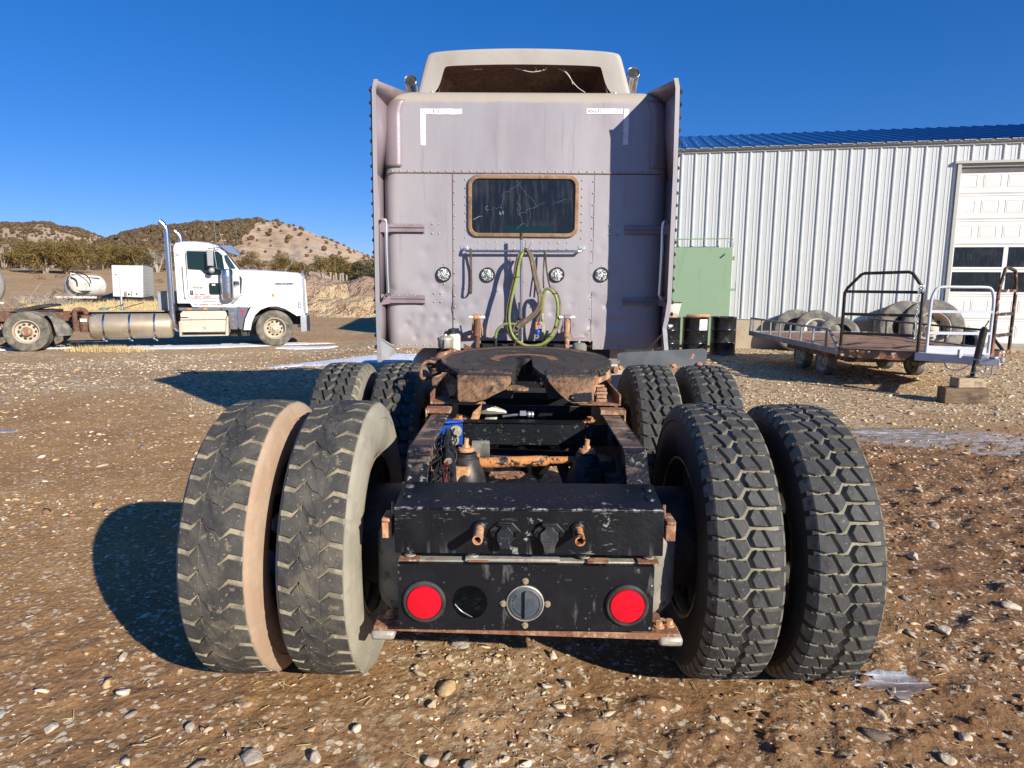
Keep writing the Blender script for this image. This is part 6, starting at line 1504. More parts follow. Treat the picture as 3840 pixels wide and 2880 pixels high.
g = G(); g.tube([(3.79, .21, 2.29), (3.79, .16, 2.28), (3.80, .16, 1.40), (3.81, .21, 1.37)], .022, 10); g.obj("grab_rail", 'cream_paint', cab)
def lettering(body, size, loc, mat, parent, sx=1.0, bold=0.0):
    me = text_mesh(body, size, .0012, bold); me.materials.append(MAT[mat]); return link_mesh("lettering", me, parent, loc, (math.radians(90), 0, 0))
lettering("TRANSPORTATION", .042, (3.985, Yc - .004, 1.735), 'pale_letter', dr)
lettering("Bluebell,Utah", .046, (4.00, Yc - .004, 1.685), 'dark_letter', dr, bold=.0006)
lettering("435-454-4824", .040, (4.015, Yc - .004, 1.642), 'dark_letter', dr)
lettering("MC  808272", .062, (4.045, Yc - .004, 1.47), 'red_letter', dr, bold=.0015)
lettering("USDOT  2369021", .062, (4.005, Yc - .004, 1.402), 'red_letter', dr, bold=.0015)
lettering("VIN  6R088991", .062, (4.0, Yc - .004, 1.185), 'red_letter', cab, bold=.0015)
lettering("GVW 80000", .062, (4.43, Yc - .004, 1.185), 'red_letter', cab, bold=.0015)
g = G(); g.bx(4.24, 4.58, Yc - .004, Yc, 1.293, 1.312); g.obj("lettering_strip", 'dark_letter', cab)
g = G(); g.bx(4.04, 4.11, Yc - .003, Yc, 1.26, 1.33); g.obj("permit_sticker", 'wall_sheet', cab)
# the drawn monogram on the door: B and L standing on a swept line
def stroke(pts, w, mat, par): 
    q = G(); q.tube(smooth_path([(x, Yc - .004, z) for x, z in pts], 4), w, 5); return q.obj("monogram", mat, par, 60)
for pts in ([(4.07, 2.0), (4.10, 1.99), (4.09, 1.90), (4.10, 1.84)], [(4.10, 2.0), (4.15, 1.98), (4.155, 1.94), (4.12, 1.91), (4.165, 1.89), (4.16, 1.845), (4.11, 1.83)], [(4.17, 2.0), (4.20, 1.985), (4.195, 1.92), (4.20, 1.85)], [(4.235, 2.0), (4.23, 1.93), (4.225, 1.86), (4.27, 1.865), (4.285, 1.89), (4.25, 1.90)], [(3.97, 1.82), (4.06, 1.835), (4.11, 1.825), (4.17, 1.80), (4.22, 1.80), (4.28, 1.83), (4.36, 1.82)]): stroke(pts, .003, 'pale_letter', dr)
# polished strip with amber lamps below the door
g = G(); g.bx(3.62, 5.12, CY0 - .02, CY0 + .05, 1.045, 1.125); st = g.obj("trim_strip", 'polished', KW, bevel=.004)
for x in (3.87, 4.28):
    g = G(); g.lathe([(.055, 0), (.05, .012), (0, .016)], (x, CY0 - .021, 1.085), (0, -1, 0), 18); o = g.obj("marker_lamp", 'amber_lens', st); o.scale = (1, 1, .55); o.location = (0, 0, 1.085 * .45)
g = G(); g.lathe([(.03, 0), (.02, .006), (0, .006)], (4.70, CY0 - .021, 1.085), (0, -1, 0), 14); g.lathe([(.012, 0), (0, .003)], (4.62, CY0 - .021, 1.085), (0, -1, 0), 8); g.lathe([(.012, 0), (0, .003)], (4.78, CY0 - .021, 1.085), (0, -1, 0), 8); g.obj("blank_hole", 'black_rubber', st)
# steps and tool box
g = G(); g.prism([(3.62, .10, .44), (4.83, .10, .44), (4.84, .16, .96), (4.80, .20, 1.03), (3.70, .20, 1.03), (3.64, .16, .96)], (0, .50, 0)); bxo = g.obj("tool_box", 'diamond_plate', KW, bevel=.01)
g = G(); g.bx(3.66, 4.82, .085, .10, .80, .815); g.bx(4.22, 4.30, .088, .10, .52, .60); g.obj("lid_latch", 'galv', bxo, bevel=.003)
g = G(); g.bx(3.66, 3.86, .075, .10, .875, .93); g.obj("pale_strip", 'cream_paint', bxo)
g = G(); g.bx(3.62, 4.86, .06, .42, .325, .36); g.bx(3.60, 3.66, .06, .42, .325, .75); g.prism([(4.78, .06, .34), (4.87, .06, .34), (4.88, .08, .85), (4.84, .08, .90)], (0, .36, 0)); g.obj("step", 'diamond_plate', KW, bevel=.006)
g = G(); g.prism([(4.88, .16, 1.05), (5.12, .16, 1.05), (5.13, .16, .54), (5.10, .16, .50), (4.95, .16, .50), (4.90, .16, .56)], (0, .02, 0)); g.prism([(5.12, .14, 1.13), (5.44, .14, 1.14), (5.30, .14, .80), (5.24, .14, .50), (5.16, .14, .50), (5.13, .14, .6)], (0, .02, 0)); pk = g.obj("polished_panel", 'polished', KW, bevel=.003)
g = G(); g.lathe([(.045, 0), (.04, .006), (0, .008)], (5.26, .138, 1.02), (0, -1, 0), 16); g.prism([(5.235, .138, .98), (5.285, .138, .98), (5.28, .138, .88), (5.265, .138, .90), (5.25, .138, .87)], (0, -.004, 0)); g.obj("red_rosette", 'red_letter', pk)
g = G()
for z in (.96, .80, .64): g.bx(4.97, 5.04, .152, .16, z - .012, z + .012)
g.obj("amber_reflector", 'rust_orange', pk, kind='stuff')
# air cleaner
g = G(); g.lathe([(.0, 0), (.14, .0), (.165, .03), (.17, .06), (.17, .28), (.177, .285), (.177, .30), (.17, .305), (.17, .48), (.177, .485), (.177, .50), (.17, .505), (.17, .60), (.177, .605), (.177, .62), (.17, .625), (.17, .80), (.16, .84), (.14, .86), (0, .86)], (4.90, .08, 1.345), (0, 0, 1), 36); ac = g.obj("air_cleaner", 'polished', KW, 45)
g = G(); g.tube([(5.05, .16, 1.80), (5.16, .24, 1.80)], .09, 16); g.obj("intake_elbow", 'chrome', ac)
# bonnet
def hood():
    g = G(); vs = []
    # stations along x: (x, z_top, half width at top, half width at shoulder, z_shoulder, half width at bottom, z_bottom)
    S = [(5.12, 2.21, .62, .84, 2.05, .92, 1.13), (5.5, 2.205, .58, .80, 2.04, .90, 1.13), (6.0, 2.185, .54, .74, 2.01, .86, 1.1), (6.5, 2.155, .50, .67, 1.97, .78, 1.0), (6.85, 2.13, .47, .61, 1.94, .70, .93), (6.95, 2.08, .45, .58, 1.9, .68, .92)]
    rows = []
    for (x, zt, ht, hs, zs, hb, zb) in S:
        half = [(0, zt + .02), (ht * .6, zt + .012), (ht, zt - .012), (hs * .97, zs + .05), (hs, zs - .06), ((hs + hb) / 2, (zs + zb) / 2), (hb, zb)]
        rows.append([(x, 1.22 - a, z) for a, z in half[::-1]] + [(x, 1.22 + a, z) for a, z in half[1:]])
    n = len(rows[0]); vs = [p for r in rows for p in r]
    g.add(vs, [(i * n + k, i * n + k + 1, (i + 1) * n + k + 1, (i + 1) * n + k) for i in range(len(rows) - 1) for k in range(n - 1)])
    g.add(rows[-1], [tuple(range(n))]); g.add(rows[0], [tuple(range(n))])
    o = g.obj("bonnet", 'white_paint', KW, 50); return o
hd = hood()
for s, y0, y1 in ((-1, .06, .52), (1, 1.92, 2.38)):
    # wheel arch, swept over the front wheel
    g = G(); C = (6.12, .50); out = [(5.27, .48), (5.33, .80), (5.46, 1.08), (5.68, 1.30), (5.95, 1.405), (6.22, 1.42), (6.50, 1.33), (6.75, 1.14), (6.96, .94), (6.98, .90)]
    inn = [(5.46, .48), (5.50, .70), (5.60, .92), (5.75, 1.07), (5.98, 1.165), (6.20, 1.17), (6.42, 1.10), (6.60, .98), (6.72, .90), (6.74, .88)]
    ya, yb = (y0, y1); m = len(out)
    A = [(x, ya + .03, z) for x, z in out]; B = [(x, ya, z * .98 + .01) for x, z in inn]; Cc = [(x, yb + (.15 if s < 0 else 0), z + .03) for x, z in out]; D = [(x, yb, z) for x, z in inn]
    if s > 0: A, Cc = [(x, yb - .03, z) for x, z in out], [(x, ya - .15, z + .03) for x, z in out]; B, D = [(x, yb, z * .98 + .01) for x, z in inn], [(x, ya, z) for x, z in inn]
    g.add(A + B + Cc, [(k, k + 1, m + k + 1, m + k) for k in range(m - 1)] + [(k, k + 1, 2 * m + k + 1, 2 * m + k) for k in range(m - 1)])
    g.add(B + D, [(k, k + 1, m + k + 1, m + k) for k in range(m - 1)])
    g.obj("front_fender", 'white_paint', KW, 50)
g = G(); g.bx(5.2, 6.9, .55, 1.9, .6, 1.25); g.obj("engine_bay", 'black_rubber', KW)
g = G(); g.prism([(5.13, .305, 1.52), (5.26, .305, 1.50), (5.30, .312, 1.95), (5.24, .33, 2.02), (5.13, .33, 2.02)], (0, -.02, 0)); g.obj("intake_recess", 'black_rubber', hd)
g = G(); g.ring([(5.12, .295, 1.48), (5.30, .295, 1.46), (5.38, .31, 1.98), (5.28, .32, 2.07), (5.12, .32, 2.07)], [(5.13, .29, 1.52), (5.25, .29, 1.50), (5.29, .30, 1.95), (5.24, .31, 2.02), (5.13, .31, 2.02)], (0, -.035, 0)); g.obj("intake_scoop", 'white_paint', hd, bevel=.006)
g = G(); g.bx(6.96, 7.02, .72, 1.72, .92, 2.02); [g.bx(7.02, 7.035, .76 + k * .062, .775 + k * .062, .95, 2.0) for k in range(16)]; g.prism([(6.90, .66, .92), (7.04, .66, .92), (7.03, .70, 2.04), (6.92, .70, 2.06)], (0, .05, 0)); g.obj("grille", 'chrome', hd, bevel=.004)
g = G(); g.prism([(7.03, .70, .93), (7.10, .74, .93), (7.06, .74, 1.95), (7.02, .70, 1.98)], (0, 1.0, 0)); g.obj("winter_front", 'cream_paint', hd, bevel=.02)
g = G(); g.lathe([(.02, -.03), (.03, 0), (.015, .05), (.022, .08), (.0, .10)], (7.0, 1.22, 2.13), (0, 0, 1), 8); g.lathe([(.02, -.03), (.03, 0), (.015, .05), (.022, .08), (.0, .10)], (7.0, .8, 2.06), (0, 0, 1), 8); g.obj("hood_ornament", 'chrome', hd)
me = text_mesh("KENWORTH", .088, .010, .004); me.materials.append(MAT['dark_letter']); lo = link_mesh("lettering", me, hd, (6.20, .425, 1.785), (math.radians(90 - 6), 0, math.radians(10.5)))
g = G(); g.bx(6.07, 6.14, .10, .16, 1.425, 1.53); fl = g.obj("side_lamp_housing", 'grey_box', hd, bevel=.004)
g = G(); g.bx(6.08, 6.13, .09, .10, 1.44, 1.515); g.obj("side_lamp", 'amber_lens', fl)
g = G(); g.bx(6.78, 6.88, .17, .24, 1.10, 1.29); hlm = g.obj("headlamp_housing", 'chrome', hd, bevel=.01)
g = G(); g.bx(6.80, 6.87, .155, .17, 1.13, 1.26); g.obj("headlamp", 'clear_lens', hlm)
g = G(); g.prism([(6.84, .06, .88), (7.02, .10, .89), (7.12, .3, .89), (7.14, 1.22, .89), (7.12, 2.14, .89), (7.02, 2.34, .89), (6.84, 2.38, .88), (6.84, 2.3, .88), (6.98, 2.1, .88), (7.02, 1.22, .88), (6.98, .34, .88), (6.84, .14, .88)], (0, 0, -.48)); g.obj("front_bumper", 'chrome', KW, bevel=.01)
# mirror and aerials
g = G(); g.box((4.50, -.02, 2.50), (.17, .06, .44)); mo = g.obj("mirror", 'grey_box', KW, bevel=.02)
g = G(); g.tube([(4.45, -.02, 2.76), (4.75, .2, 2.80)], .012, 8); g.tube([(4.57, -.02, 2.25), (4.80, .2, 2.20)], .012, 8); g.tube([(4.60, -.03, 2.80), (4.66, -.03, 2.22), (4.72, .1, 2.2)], .012, 8); g.obj("mirror_bracket", 'chrome', mo)
g = G(); g.lathe([(0, 0), (.07, .01), (.08, .04), (.05, .08), (0, .09)], (4.52, -.03, 2.16), (.2, -1, 0), 20); g.obj("convex_mirror", 'grey_box', mo)
for (x, y, z0, z1, dx) in ((4.68, .10, 2.80, 4.08, -.09), (5.18, 2.3, 2.60, 3.82, -.08), (4.86, .3, 2.82, 3.30, -.12)):
    g = G(); g.tube([(x, y, z0), (x + dx * .4, y, z0 + (z1 - z0) * .45), (x + dx, y, z1)], [.008, .006, .003], 6); g.obj("whip_aerial", 'teal_hose' if z1 > 3.5 else 'pale_metal', KW)
g = G(); g.tube([(5.05, .1, 1.32), (5.17, .08, 1.50)], .012, 6); g.prism([(5.0, .10, 1.28), (5.05, .10, 1.27), (5.22, .08, 1.42), (5.20, .08, 1.47)], (0, .02, 0)); g.obj("wiper_horn", 'grey_box', KW)
g = G()
for (x, z) in ((3.60, 2.62), (3.62, 2.66), (3.58, 2.58)): g.tube([(x - .02, .20, z), (x + .12, .15, z - .03)], .006, 6)
g.obj("air_horn_bracket", 'dark_letter', KW, kind='stuff')
g = G(); g.bx(3.56, 3.95, .45, 2.0, 1.0, 1.24); g.bx(5.2, 5.35, .2, .5, .3, .6); g.bx(4.9, 6.0, .5, 1.9, .28, .6); g.obj("underbody", 'black_rubber', KW)

# ================================================================== metal building on the right
BL = empty("metal_building", (2.0, 15.474, 0), math.radians(-11.31), "white corrugated metal building with blue ribbed roof and sectional overhead door", "building")
RIB = .330; NP = 3; PW = RIB * NP
def panel_mesh(L, along_z=True):
    """one sheet of ribbed steel, three ribs wide; profile in x, thickness towards -y"""
    g = G(); pr = []
    for k in range(NP):
        x = k * RIB; pr += [(x, 0), (x + .105, 0), (x + .112, -.007), (x + .128, -.007), (x + .135, 0), (x + .185, 0), (x + .192, -.007), (x + .208, -.007), (x + .215, 0), (x + .262, 0), (x + .280, -.032), (x + .308, -.032)]
    pr.append((PW, 0)); n = len(pr); vs = [(x, y, 0) for x, y in pr] + [(x, y, L) for x, y in pr]
    vs += [(x, y + .004, 0) for x, y in pr] + [(x, y + .004, L) for x, y in pr]
    g.add(vs, [(k, k + 1, n + k + 1, n + k) for k in range(n - 1)] + [(2 * n + k, 3 * n + k, 3 * n + k + 1, 2 * n + k + 1) for k in range(n - 1)]); return g
full = panel_mesh(4.20).mesh("wall_panel", 'wall_sheet', 20); short = panel_mesh(.42).mesh("wall_panel", 'wall_sheet', 20)
DX0, DX1 = 8.46, 12.2
BX0 = DX0 - .04 - 10 * PW
for k in range(10): link_mesh("wall_panel", full, BL, (BX0 + k * PW, 0, .755))
for k in range(4): link_mesh("wall_panel", short, BL, (DX0 - .04 + k * PW, 0, 4.535))
for k in range(8): link_mesh("wall_panel", full, BL, (DX0 - .04 + (4 + k) * PW, 0, .755))
g = G()
for kk in range(0, 29):
    for z in (1.0, 2.4, 3.8):
        g.dome((BX0 + kk * RIB + .05, -.001, z), (0, -1, 0), .009, .006, 6)
g.obj("wall_screws", 'trim_sheet', BL, kind='stuff')
g = G(); g.bx(BX0, DX0, -.03, .25, -.3, .75); g.bx(DX1, 20, -.03, .25, -.3, .75); cf = g.obj("foundation_wall", 'concrete', BL, bevel=.004)
g = G()
for x in (4.66, 5.9, 7.7): g.bx(x, x + .008, -.032, -.029, .0, .74)
g.obj("joint", 'mud', cf)
g = G(); g.bx(BX0, DX0, -.05, .02, .745, .762); g.bx(DX1, 20, -.05, .02, .745, .762); g.obj("base_trim", 'trim_sheet', BL)
g = G(); g.bx(BX0, 20, -.045, .02, 4.90, 4.955); g.prism([(BX0, -.05, 4.945), (BX0, -.12, 4.97), (BX0, -.12, 5.005), (BX0, .02, 5.02), (BX0, .02, 4.945)], (20 - BX0, 0, 0)); g.obj("eave_trim", 'trim_sheet', BL)
g = G(); g.bx(BX0, 20, .02, .2, .75, 4.95) ; g.bx(DX0, DX1, .35, .5, .0, .0001) if False else None; 
body = G(); body.bx(BX0, DX0, .02, .10, .76, 4.93); body.bx(DX1, 20, .02, .10, .76, 4.93); body.bx(DX0, DX1, .02, .10, 4.5, 4.93); body.bx(BX0, BX0 + .1, .1, 12.4, 0, 5.0); body.bx(19.9, 20, .1, 12.4, 0, 5.0); body.bx(BX0, 20, 12.3, 12.4, 0, 5.0); body.obj("wall_core", 'trim_sheet', BL)
SL_ = math.atan(.25); rl = 6.35 / math.cos(SL_)
rm_ = panel_mesh(rl).mesh("roof_panel", 'roof_sheet', 20)
for k in range(0, 22):
    o = link_mesh("roof_panel", rm_, BL, (BX0 + k * PW + .05, -.14, 4.985)); o.rotation_euler = (-(math.pi / 2 - SL_), 0, 0)
rm2 = rm_
for k in range(0, 22):
    o = link_mesh("roof_panel", rm2, BL, (BX0 + k * PW + .05 + PW, 12.56, 4.985)); o.rotation_euler = (-(math.pi / 2 - SL_), 0, math.pi)
g = G()
for k in range(0, 60):
    for t in (.12, 1.6, 3.0, 4.5): g.dome((BX0 + k * RIB + .10, -.14 + t, 4.985 + t * .25 + .006), (0, -.24, 1), .010, .008, 6)
g.obj("roof_screws", 'wall_sheet', BL, kind='stuff')
# overhead door: jambs, header and seven sections
g = G(); g.bx(DX0 - .05, DX0 + .03, -.07, .30, .25, 4.50); g.bx(DX1 - .03, DX1 + .05, -.07, .30, .25, 4.5); g.bx(DX0 - .12, DX1 + .12, -.10, .02, 4.47, 4.53); g.bx(DX0 - .05, DX1 + .05, -.02, .30, 4.40, 4.47); g.obj("door_frame", 'trim_sheet', BL, bevel=.004)
g = G(); g.bx(DX0 - .4, DX1 + .4, -1.2, .4, .0, .255); g.obj("door_apron", 'concrete', BL, bevel=.01)
od = empty("overhead_door"); od.parent = BL
pan = G(); 
def embossed(x, z, w, h):
    e = G(); e.ring(rrect(x, x + w, z, z + h, .008, .148, 2), rrect(x + .014, x + w - .014, z + .014, z + h - .014, .006, .148, 2), (0, -.005, 0)); e.bx(x + .03, x + w - .03, .1455, .149, z + .03, z + h - .03)
    k = x + .055
    while k < x + w - .05: e.bx(k, k + .006, .1438, .1455, z + .035, z + h - .035); k += .06
    return e
EM = embossed(0, 0, .38, .29).mesh("raised_panel", 'door_white', None)
for i in range(7):
    z0 = .262 + i * .59
    g = G()
    if i in (2, 3):
        g.bx(DX0 + .03, DX1 - .03, .15, .19, z0, z0 + .055); g.bx(DX0 + .03, DX1 - .03, .15, .19, z0 + .525, z0 + .584)
        xs = [DX0 + .03] + [DX0 + .10 + 1.135 * q for q in range(1, 4)]
        for q in range(4):
            xx = DX0 + .03 + q * 1.16; g.bx(xx, xx + .10, .15, .19, z0 + .055, z0 + .525)
        sec = g.obj("door_section", 'door_white', od, bevel=.003)
        for q in range(3):
            xx = DX0 + .13 + q * 1.16; w = G(); w.bx(xx, xx + 1.06, .165, .172, z0 + .055, z0 + .525); w.obj("window_pane", 'dark_glass', sec)
    else:
        g.bx(DX0 + .03, DX1 - .03, .15, .19, z0, z0 + .584); g.bx(DX0 + .03, DX1 - .03, .14, .15, z0 + .02, z0 + .05); g.bx(DX0 + .03, DX1 - .03, .14, .15, z0 + .54, z0 + .565)
        sec = g.obj("door_section", 'door_white', od, bevel=.002)
        for q in range(7): link_mesh("raised_panel", EM, sec, (DX0 + .10 + q * .51, 0, z0 + .15))
g = G()
for q in range(7): g.bx(DX0 + .03, DX1 - .03, .19, .20, .2, 4.4) if q == 0 else None
g.obj("door_backing", 'black_rubber', od)

# green steel panel leaning near the wall
GP_ = empty("green_panel", (2.0, 15.474, 0), math.radians(-11.31), "pale green steel door panel standing against the white wall behind the drums", "door")
g = G(); g.bx(.6, 3.43, -.32, -.22, .08, 2.55); gp = g.obj("panel", 'green_paint', GP_, bevel=.006)
g = G(); g.tube([(.6, -.27, 2.75), (3.43, -.27, 2.77), (3.43, -.27, 2.55)], .014, 8); g.tube([(2.2, -.27, 2.55), (2.2, -.27, 2.76)], .01, 8); g.tube([(3.43, -.27, 2.74), (3.28, -.27, 2.66)], .008, 6); g.obj("top_rail", 'green_paint', GP_)
g = G(); g.box((3.46, -.27, 2.28), (.05, .06, .09)); g.obj("yellow_bracket", 'rust_orange' if False else 'straw_mound', GP_, bevel=.004)
g = G(); g.box((3.50, -.24, 1.50), (.12, .04, .06)); g.box((3.55, -.24, 1.60), (.03, .04, .22)); g.obj("hook_plate", 'green_paint', GP_, bevel=.004)
g = G(); g.prism([(3.12, -.325, 2.30), (3.24, -.325, 2.40), (3.25, -.325, 2.37), (3.15, -.325, 2.28)], (0, -.004, 0)); g.obj("torn_slot", 'black_rubber', GP_)

# ================================================================== drums
def drum(loc, label, rz):
    t = empty("oil_drum", loc, rz, label, "drum", "black steel drums beside the green panel")
    g = G(); g.lathe([(0, .0), (.285, .0), (.29, .012), (.286, .03), (.286, .27), (.290, .285), (.296, .293), (.290, .301), (.286, .316), (.286, .565), (.290, .58), (.296, .588), (.290, .596), (.286, .61), (.286, .855), (.292, .865), (.296, .875), (.290, .885), (.282, .880), (.281, .862)], (0, 0, 0), (0, 0, 1), 56); g.obj("drum_body", 'drum_black', t, 40)
    g = G(); g.cyl((0, 0, .855), (0, 0, .863), .281, 40); g.cyl((.17, 0, .863), (.17, 0, .875), .03, 14); g.obj("drum_lid", 'drum_lid', t); return t
d1 = drum((3.33, 12.62, 0), "black oil drum under the dirty white tub", .4)
d2 = drum((3.99, 12.72, 0), "black oil drum with a paper label and a pipe lying on top", 1.1)
d3 = drum((4.72, 13.02, 0), "rightmost black oil drum with a bare lid", 2.0)
g = G()
R_ = .2885; n = 10
vs = []
for k in range(n + 1):
    a = math.radians(-86 + 45 * k / n) - 1.1 + 0; vs += [(R_ * math.cos(a), R_ * math.sin(a), .60), (R_ * math.cos(a), R_ * math.sin(a), .845)]
g.add(vs, [(2 * k, 2 * k + 2, 2 * k + 3, 2 * k + 1) for k in range(n)]); lab_ = g.obj("paper_label", 'label_paper' if 'label_paper' in MAT else 'tape', d2, 60)
g = G()
for (a0, z0, w, h) in ((-78, .79, 12, .03), (-60, .80, 14, .015), (-60, .77, 14, .01), (-60, .75, 10, .01), (-75, .70, 30, .006), (-75, .68, 28, .006), (-75, .66, 30, .006), (-78, .62, 8, .02)):
    a, b = math.radians(a0) - 1.1, math.radians(a0 + w) - 1.1; r_ = R_ + .0008
    g.add([(r_ * math.cos(a), r_ * math.sin(a), z0), (r_ * math.cos(b), r_ * math.sin(b), z0), (r_ * math.cos(b), r_ * math.sin(b), z0 + h), (r_ * math.cos(a), r_ * math.sin(a), z0 + h)], [(0, 1, 2, 3)])
g.obj("label_print", 'rust_brown', lab_, smooth=None)
t = empty("tub", (3.36, 12.62, .878), 0, "dirty white plastic tub standing on the drum beside the truck's mirror side", "tub"); t['label'] = "dirty white plastic tub stained with oil on top of a black drum"
g = G(); g.lathe([(0, 0), (.19, 0), (.20, .01), (.255, .31), (.27, .315), (.27, .335), (.255, .335), (.25, .325), (.195, .02), (0, .02)], (0, 0, 0), (0, 0, 1), 40); g.obj("tub_body", 'bucket_white', t, 40)
g = G(); g.lathe([(.258, .318), (.274, .325), (.272, .345), (.250, .345)], (0, 0, 0), (0, 0, 1), 40, closed=True); g.obj("oily_rim", 'grease', t)
g = G(); g.tube([(-.28, .0, 0), (.24, -.02, .005)], .033, 18, cap=False); g.tube([(-.05, -.01, .002), (-.02, -.01, .002)], .036, 18); g.tube(smooth_path([(.10, 0, .03), (.12, 0, .12), (.09, 0, .14), (.08, 0, .12)]), .004, 6)
o = g.obj("steel_pipe", 'rust_light'); o.location = (4.02, 12.55, .918); tag(o, "short rusty pipe lying across the lid of a drum", "pipe"); so = o.modifiers.new("t", 'SOLIDIFY'); so.thickness = .003

# ================================================================== old tyres by the wall
def leaning(loc, R, w, r, tilt, rz, label, rm='rim_tan', cat="tyre"):
    t = empty("old_tyre", loc, 0, label, cat, "old truck tyres leaning on the wall"); t.rotation_euler = (-tilt, 0, rz)
    a, k, ho, nt = yard_wheel_mesh(R, w, r, 8)
    a.obj("tyre", 'tyre_old', t, 35)
    if rm: kk = k.obj("rim", rm, t, 40); ho.obj("hole_shade_discs", 'black_rubber', kk, kind='stuff')
    return t
leaning((7.32, 14.02, .50), .52, .27, .29, .28, -.25, "treaded truck tyre on a white rim, front one of the left pile", 'white_dirty')
leaning((6.88, 14.22, .50), .52, .27, .29, .20, -.22, "tan dusty truck tyre behind the white-rimmed one", None)
leaning((7.75, 13.75, .42), .46, .25, .26, .5, -.3, "small dusty tyre low in front of the left pile", None)
leaning((9.75, 13.40, .62), .68, .42, .36, .30, -.2, "biggest tyre with a pale rim leaning beside the overhead door", 'rim_tan')
leaning((9.25, 13.62, .60), .66, .38, .34, .22, -.1, "big bare tyre behind the biggest one near the door", None)
leaning((10.45, 13.1, .34), .30, .25, .2, .15, -1.0, "small black wheel rim right of the biggest tyre", 'black_paint')

# ================================================================== flatbed utility trailer
TL = empty("utility_trailer", (6.35, 9.6, 0), 0, "rusty flatbed trailer with black, white and rusty pipe gates at its nose", "trailer")
_tl = Vector((6.35, 9.6, 0))
def tg(): return G()
def T(o): 
    o.data.transform(Matrix.Translation(-_tl)); return o
z = .60; XL, XR, XN0, XN1 = 5.06, 7.66, 6.08, 7.0
g = G()
for k in range(11):
    y0 = 8.05 + k * .37; xa, xb = XL + .05, XR - .05; g.bx(xa, xb, y0, y0 + .36, z - .03, z - .005 + .004 * (k % 2))
dk = []
for k in range(11):
    q = G(); y0 = 8.05 + k * .37; q.bx(XL + .05, XR - .05, y0, y0 + .36, z - .03, z - .005 + .004 * (k % 2)); T(q.obj("deck_plank", 'deck_rust', TL, bevel=.003))
q = G(); q.prism([(XL + .05, 8.03, z - .03), (XN0, 7.45, z - .03), (XN1, 7.40, z - .03), (XR - .05, 8.03, z - .03)], (0, 0, .028)); T(q.obj("deck_plank", 'deck_rust', TL))
g = G()
g.bar((XL, 8.0, z - .03), (XL, 12.2, z - .03), .05, .10); g.bar((XR, 7.95, z - .03), (XR, 12.2, z - .03), .05, .10); g.bar((XL, 12.2, z - .03), (XR, 12.2, z - .03), .05, .10)
T(g.obj("deck_frame", 'trailer_grey', TL, bevel=.004))
g = G(); g.bar((XL, 8.0, z - .05), (XN0, 7.42, z - .05), .05, .12); g.bar((XN1, 7.38, z - .02), (XR, 7.95, z - .02), .05, .08); g.bar((XL + .1, 8.0, z - .15), (XR - .2, 8.2, z - .17), .08, .08); g.bar((XL + .3, 8.6, z - .2), (XR - .5, 8.6, z - .2), .06, .06); T(g.obj("nose_rail", 'trailer_rusty', TL, bevel=.004))
# low side rails
for (xa, nm) in ((XL, 0), (XR, 1)):
    g = G(); h = .30
    ps = [(xa, 8.02, z), (xa, 8.42, z + h), (xa, 12.15, z + h), (xa - .0, 12.2, z)]
    for a, b in zip(ps[:-1], ps[1:]): g.bar(a, b, .035, .035)
    for k in range(8): y0 = 8.5 + k * .5; g.bar((xa, y0, z), (xa, y0, z + h), .03, .03)
    T(g.obj("side_rail", 'trailer_grey' if nm == 0 else 'trailer_black', TL, bevel=.004))
# black arched gate on the left wing of the nose
def gate(a, b, pts, bars, mat, name, w=.05, chain=False):
    """frame drawn in the plane from a to b: pts are (fraction along, height)"""
    a = Vector(a); b = Vector(b); g = G(); P = [a.lerp(b, t) + Vector((0, 0, h)) for t, h in pts]
    g.tube(smooth_path(P, 3) if name == "white_gate" else P, w / 2, 8)
    for (t0, t1, h) in bars: g.bar(a.lerp(b, t0) + Vector((0, 0, h)), a.lerp(b, t1) + Vector((0, 0, h)), w * .8, w * .9)
    return T(g.obj(name, mat, TL, 50))
gate((5.07, 8.0, 0), (5.98, 7.47, 0), [(0, .60), (0, 1.50), (.03, 1.57), (.20, 1.78), (.24, 1.80), (.80, 1.82), (.85, 1.80), (.97, 1.62), (1, 1.54), (1, .60)], [(0, 1, 1.52), (0, 1, 1.17), (0, 1, .87), (0, 1, .61)], 'trailer_black', "black_gate")
gate((6.08, 7.42, 0), (6.97, 7.37, 0), [(0, .58), (0, 1.0), (0, 1.36), (.02, 1.48), (.07, 1.57), (.16, 1.60), (.5, 1.60), (.85, 1.60), (.94, 1.57), (.98, 1.49), (1, 1.36), (1, 1.0), (1, .58)], [(0, 1, 1.24), (0, 1, .92), (0, 1, .61), (0, 1, .585)], 'trailer_white', "white_gate", .045)
gate((7.06, 7.42, 0), (7.68, 7.93, 0), [(0, .60), (0, 1.52), (.05, 1.62), (.25, 1.88), (.38, 1.90), (.80, 1.86), (.86, 1.83), (.97, 1.62), (1, 1.54), (1, .60)], [(0, 1, 1.55), (0, 1, 1.20), (0, 1, .88), (0, 1, .61)], 'trailer_rusty', "rusty_gate")
g = G(); g.bar((6.06, 7.44, .68), (6.99, 7.38, .66), .03, .10); T(g.obj("gate_sill", 'trailer_white', TL, bevel=.003))
g = G(); z0 = 1.60; cp_ = Vector((5.90, 7.44, 1.60))
for k in range(22):
    c = cp_ + Vector((.006 * math.sin(k * 2), .01 * math.cos(k), -.036 * k - .0)); R0 = Matrix.Rotation(math.pi / 2 * (k % 2), 3, 'Z')
    g.tube([c + R0 @ Vector((.014 * math.cos(a * .785), 0, .026 * math.sin(a * .785))) for a in range(8)], .0055, 5, closed=True)
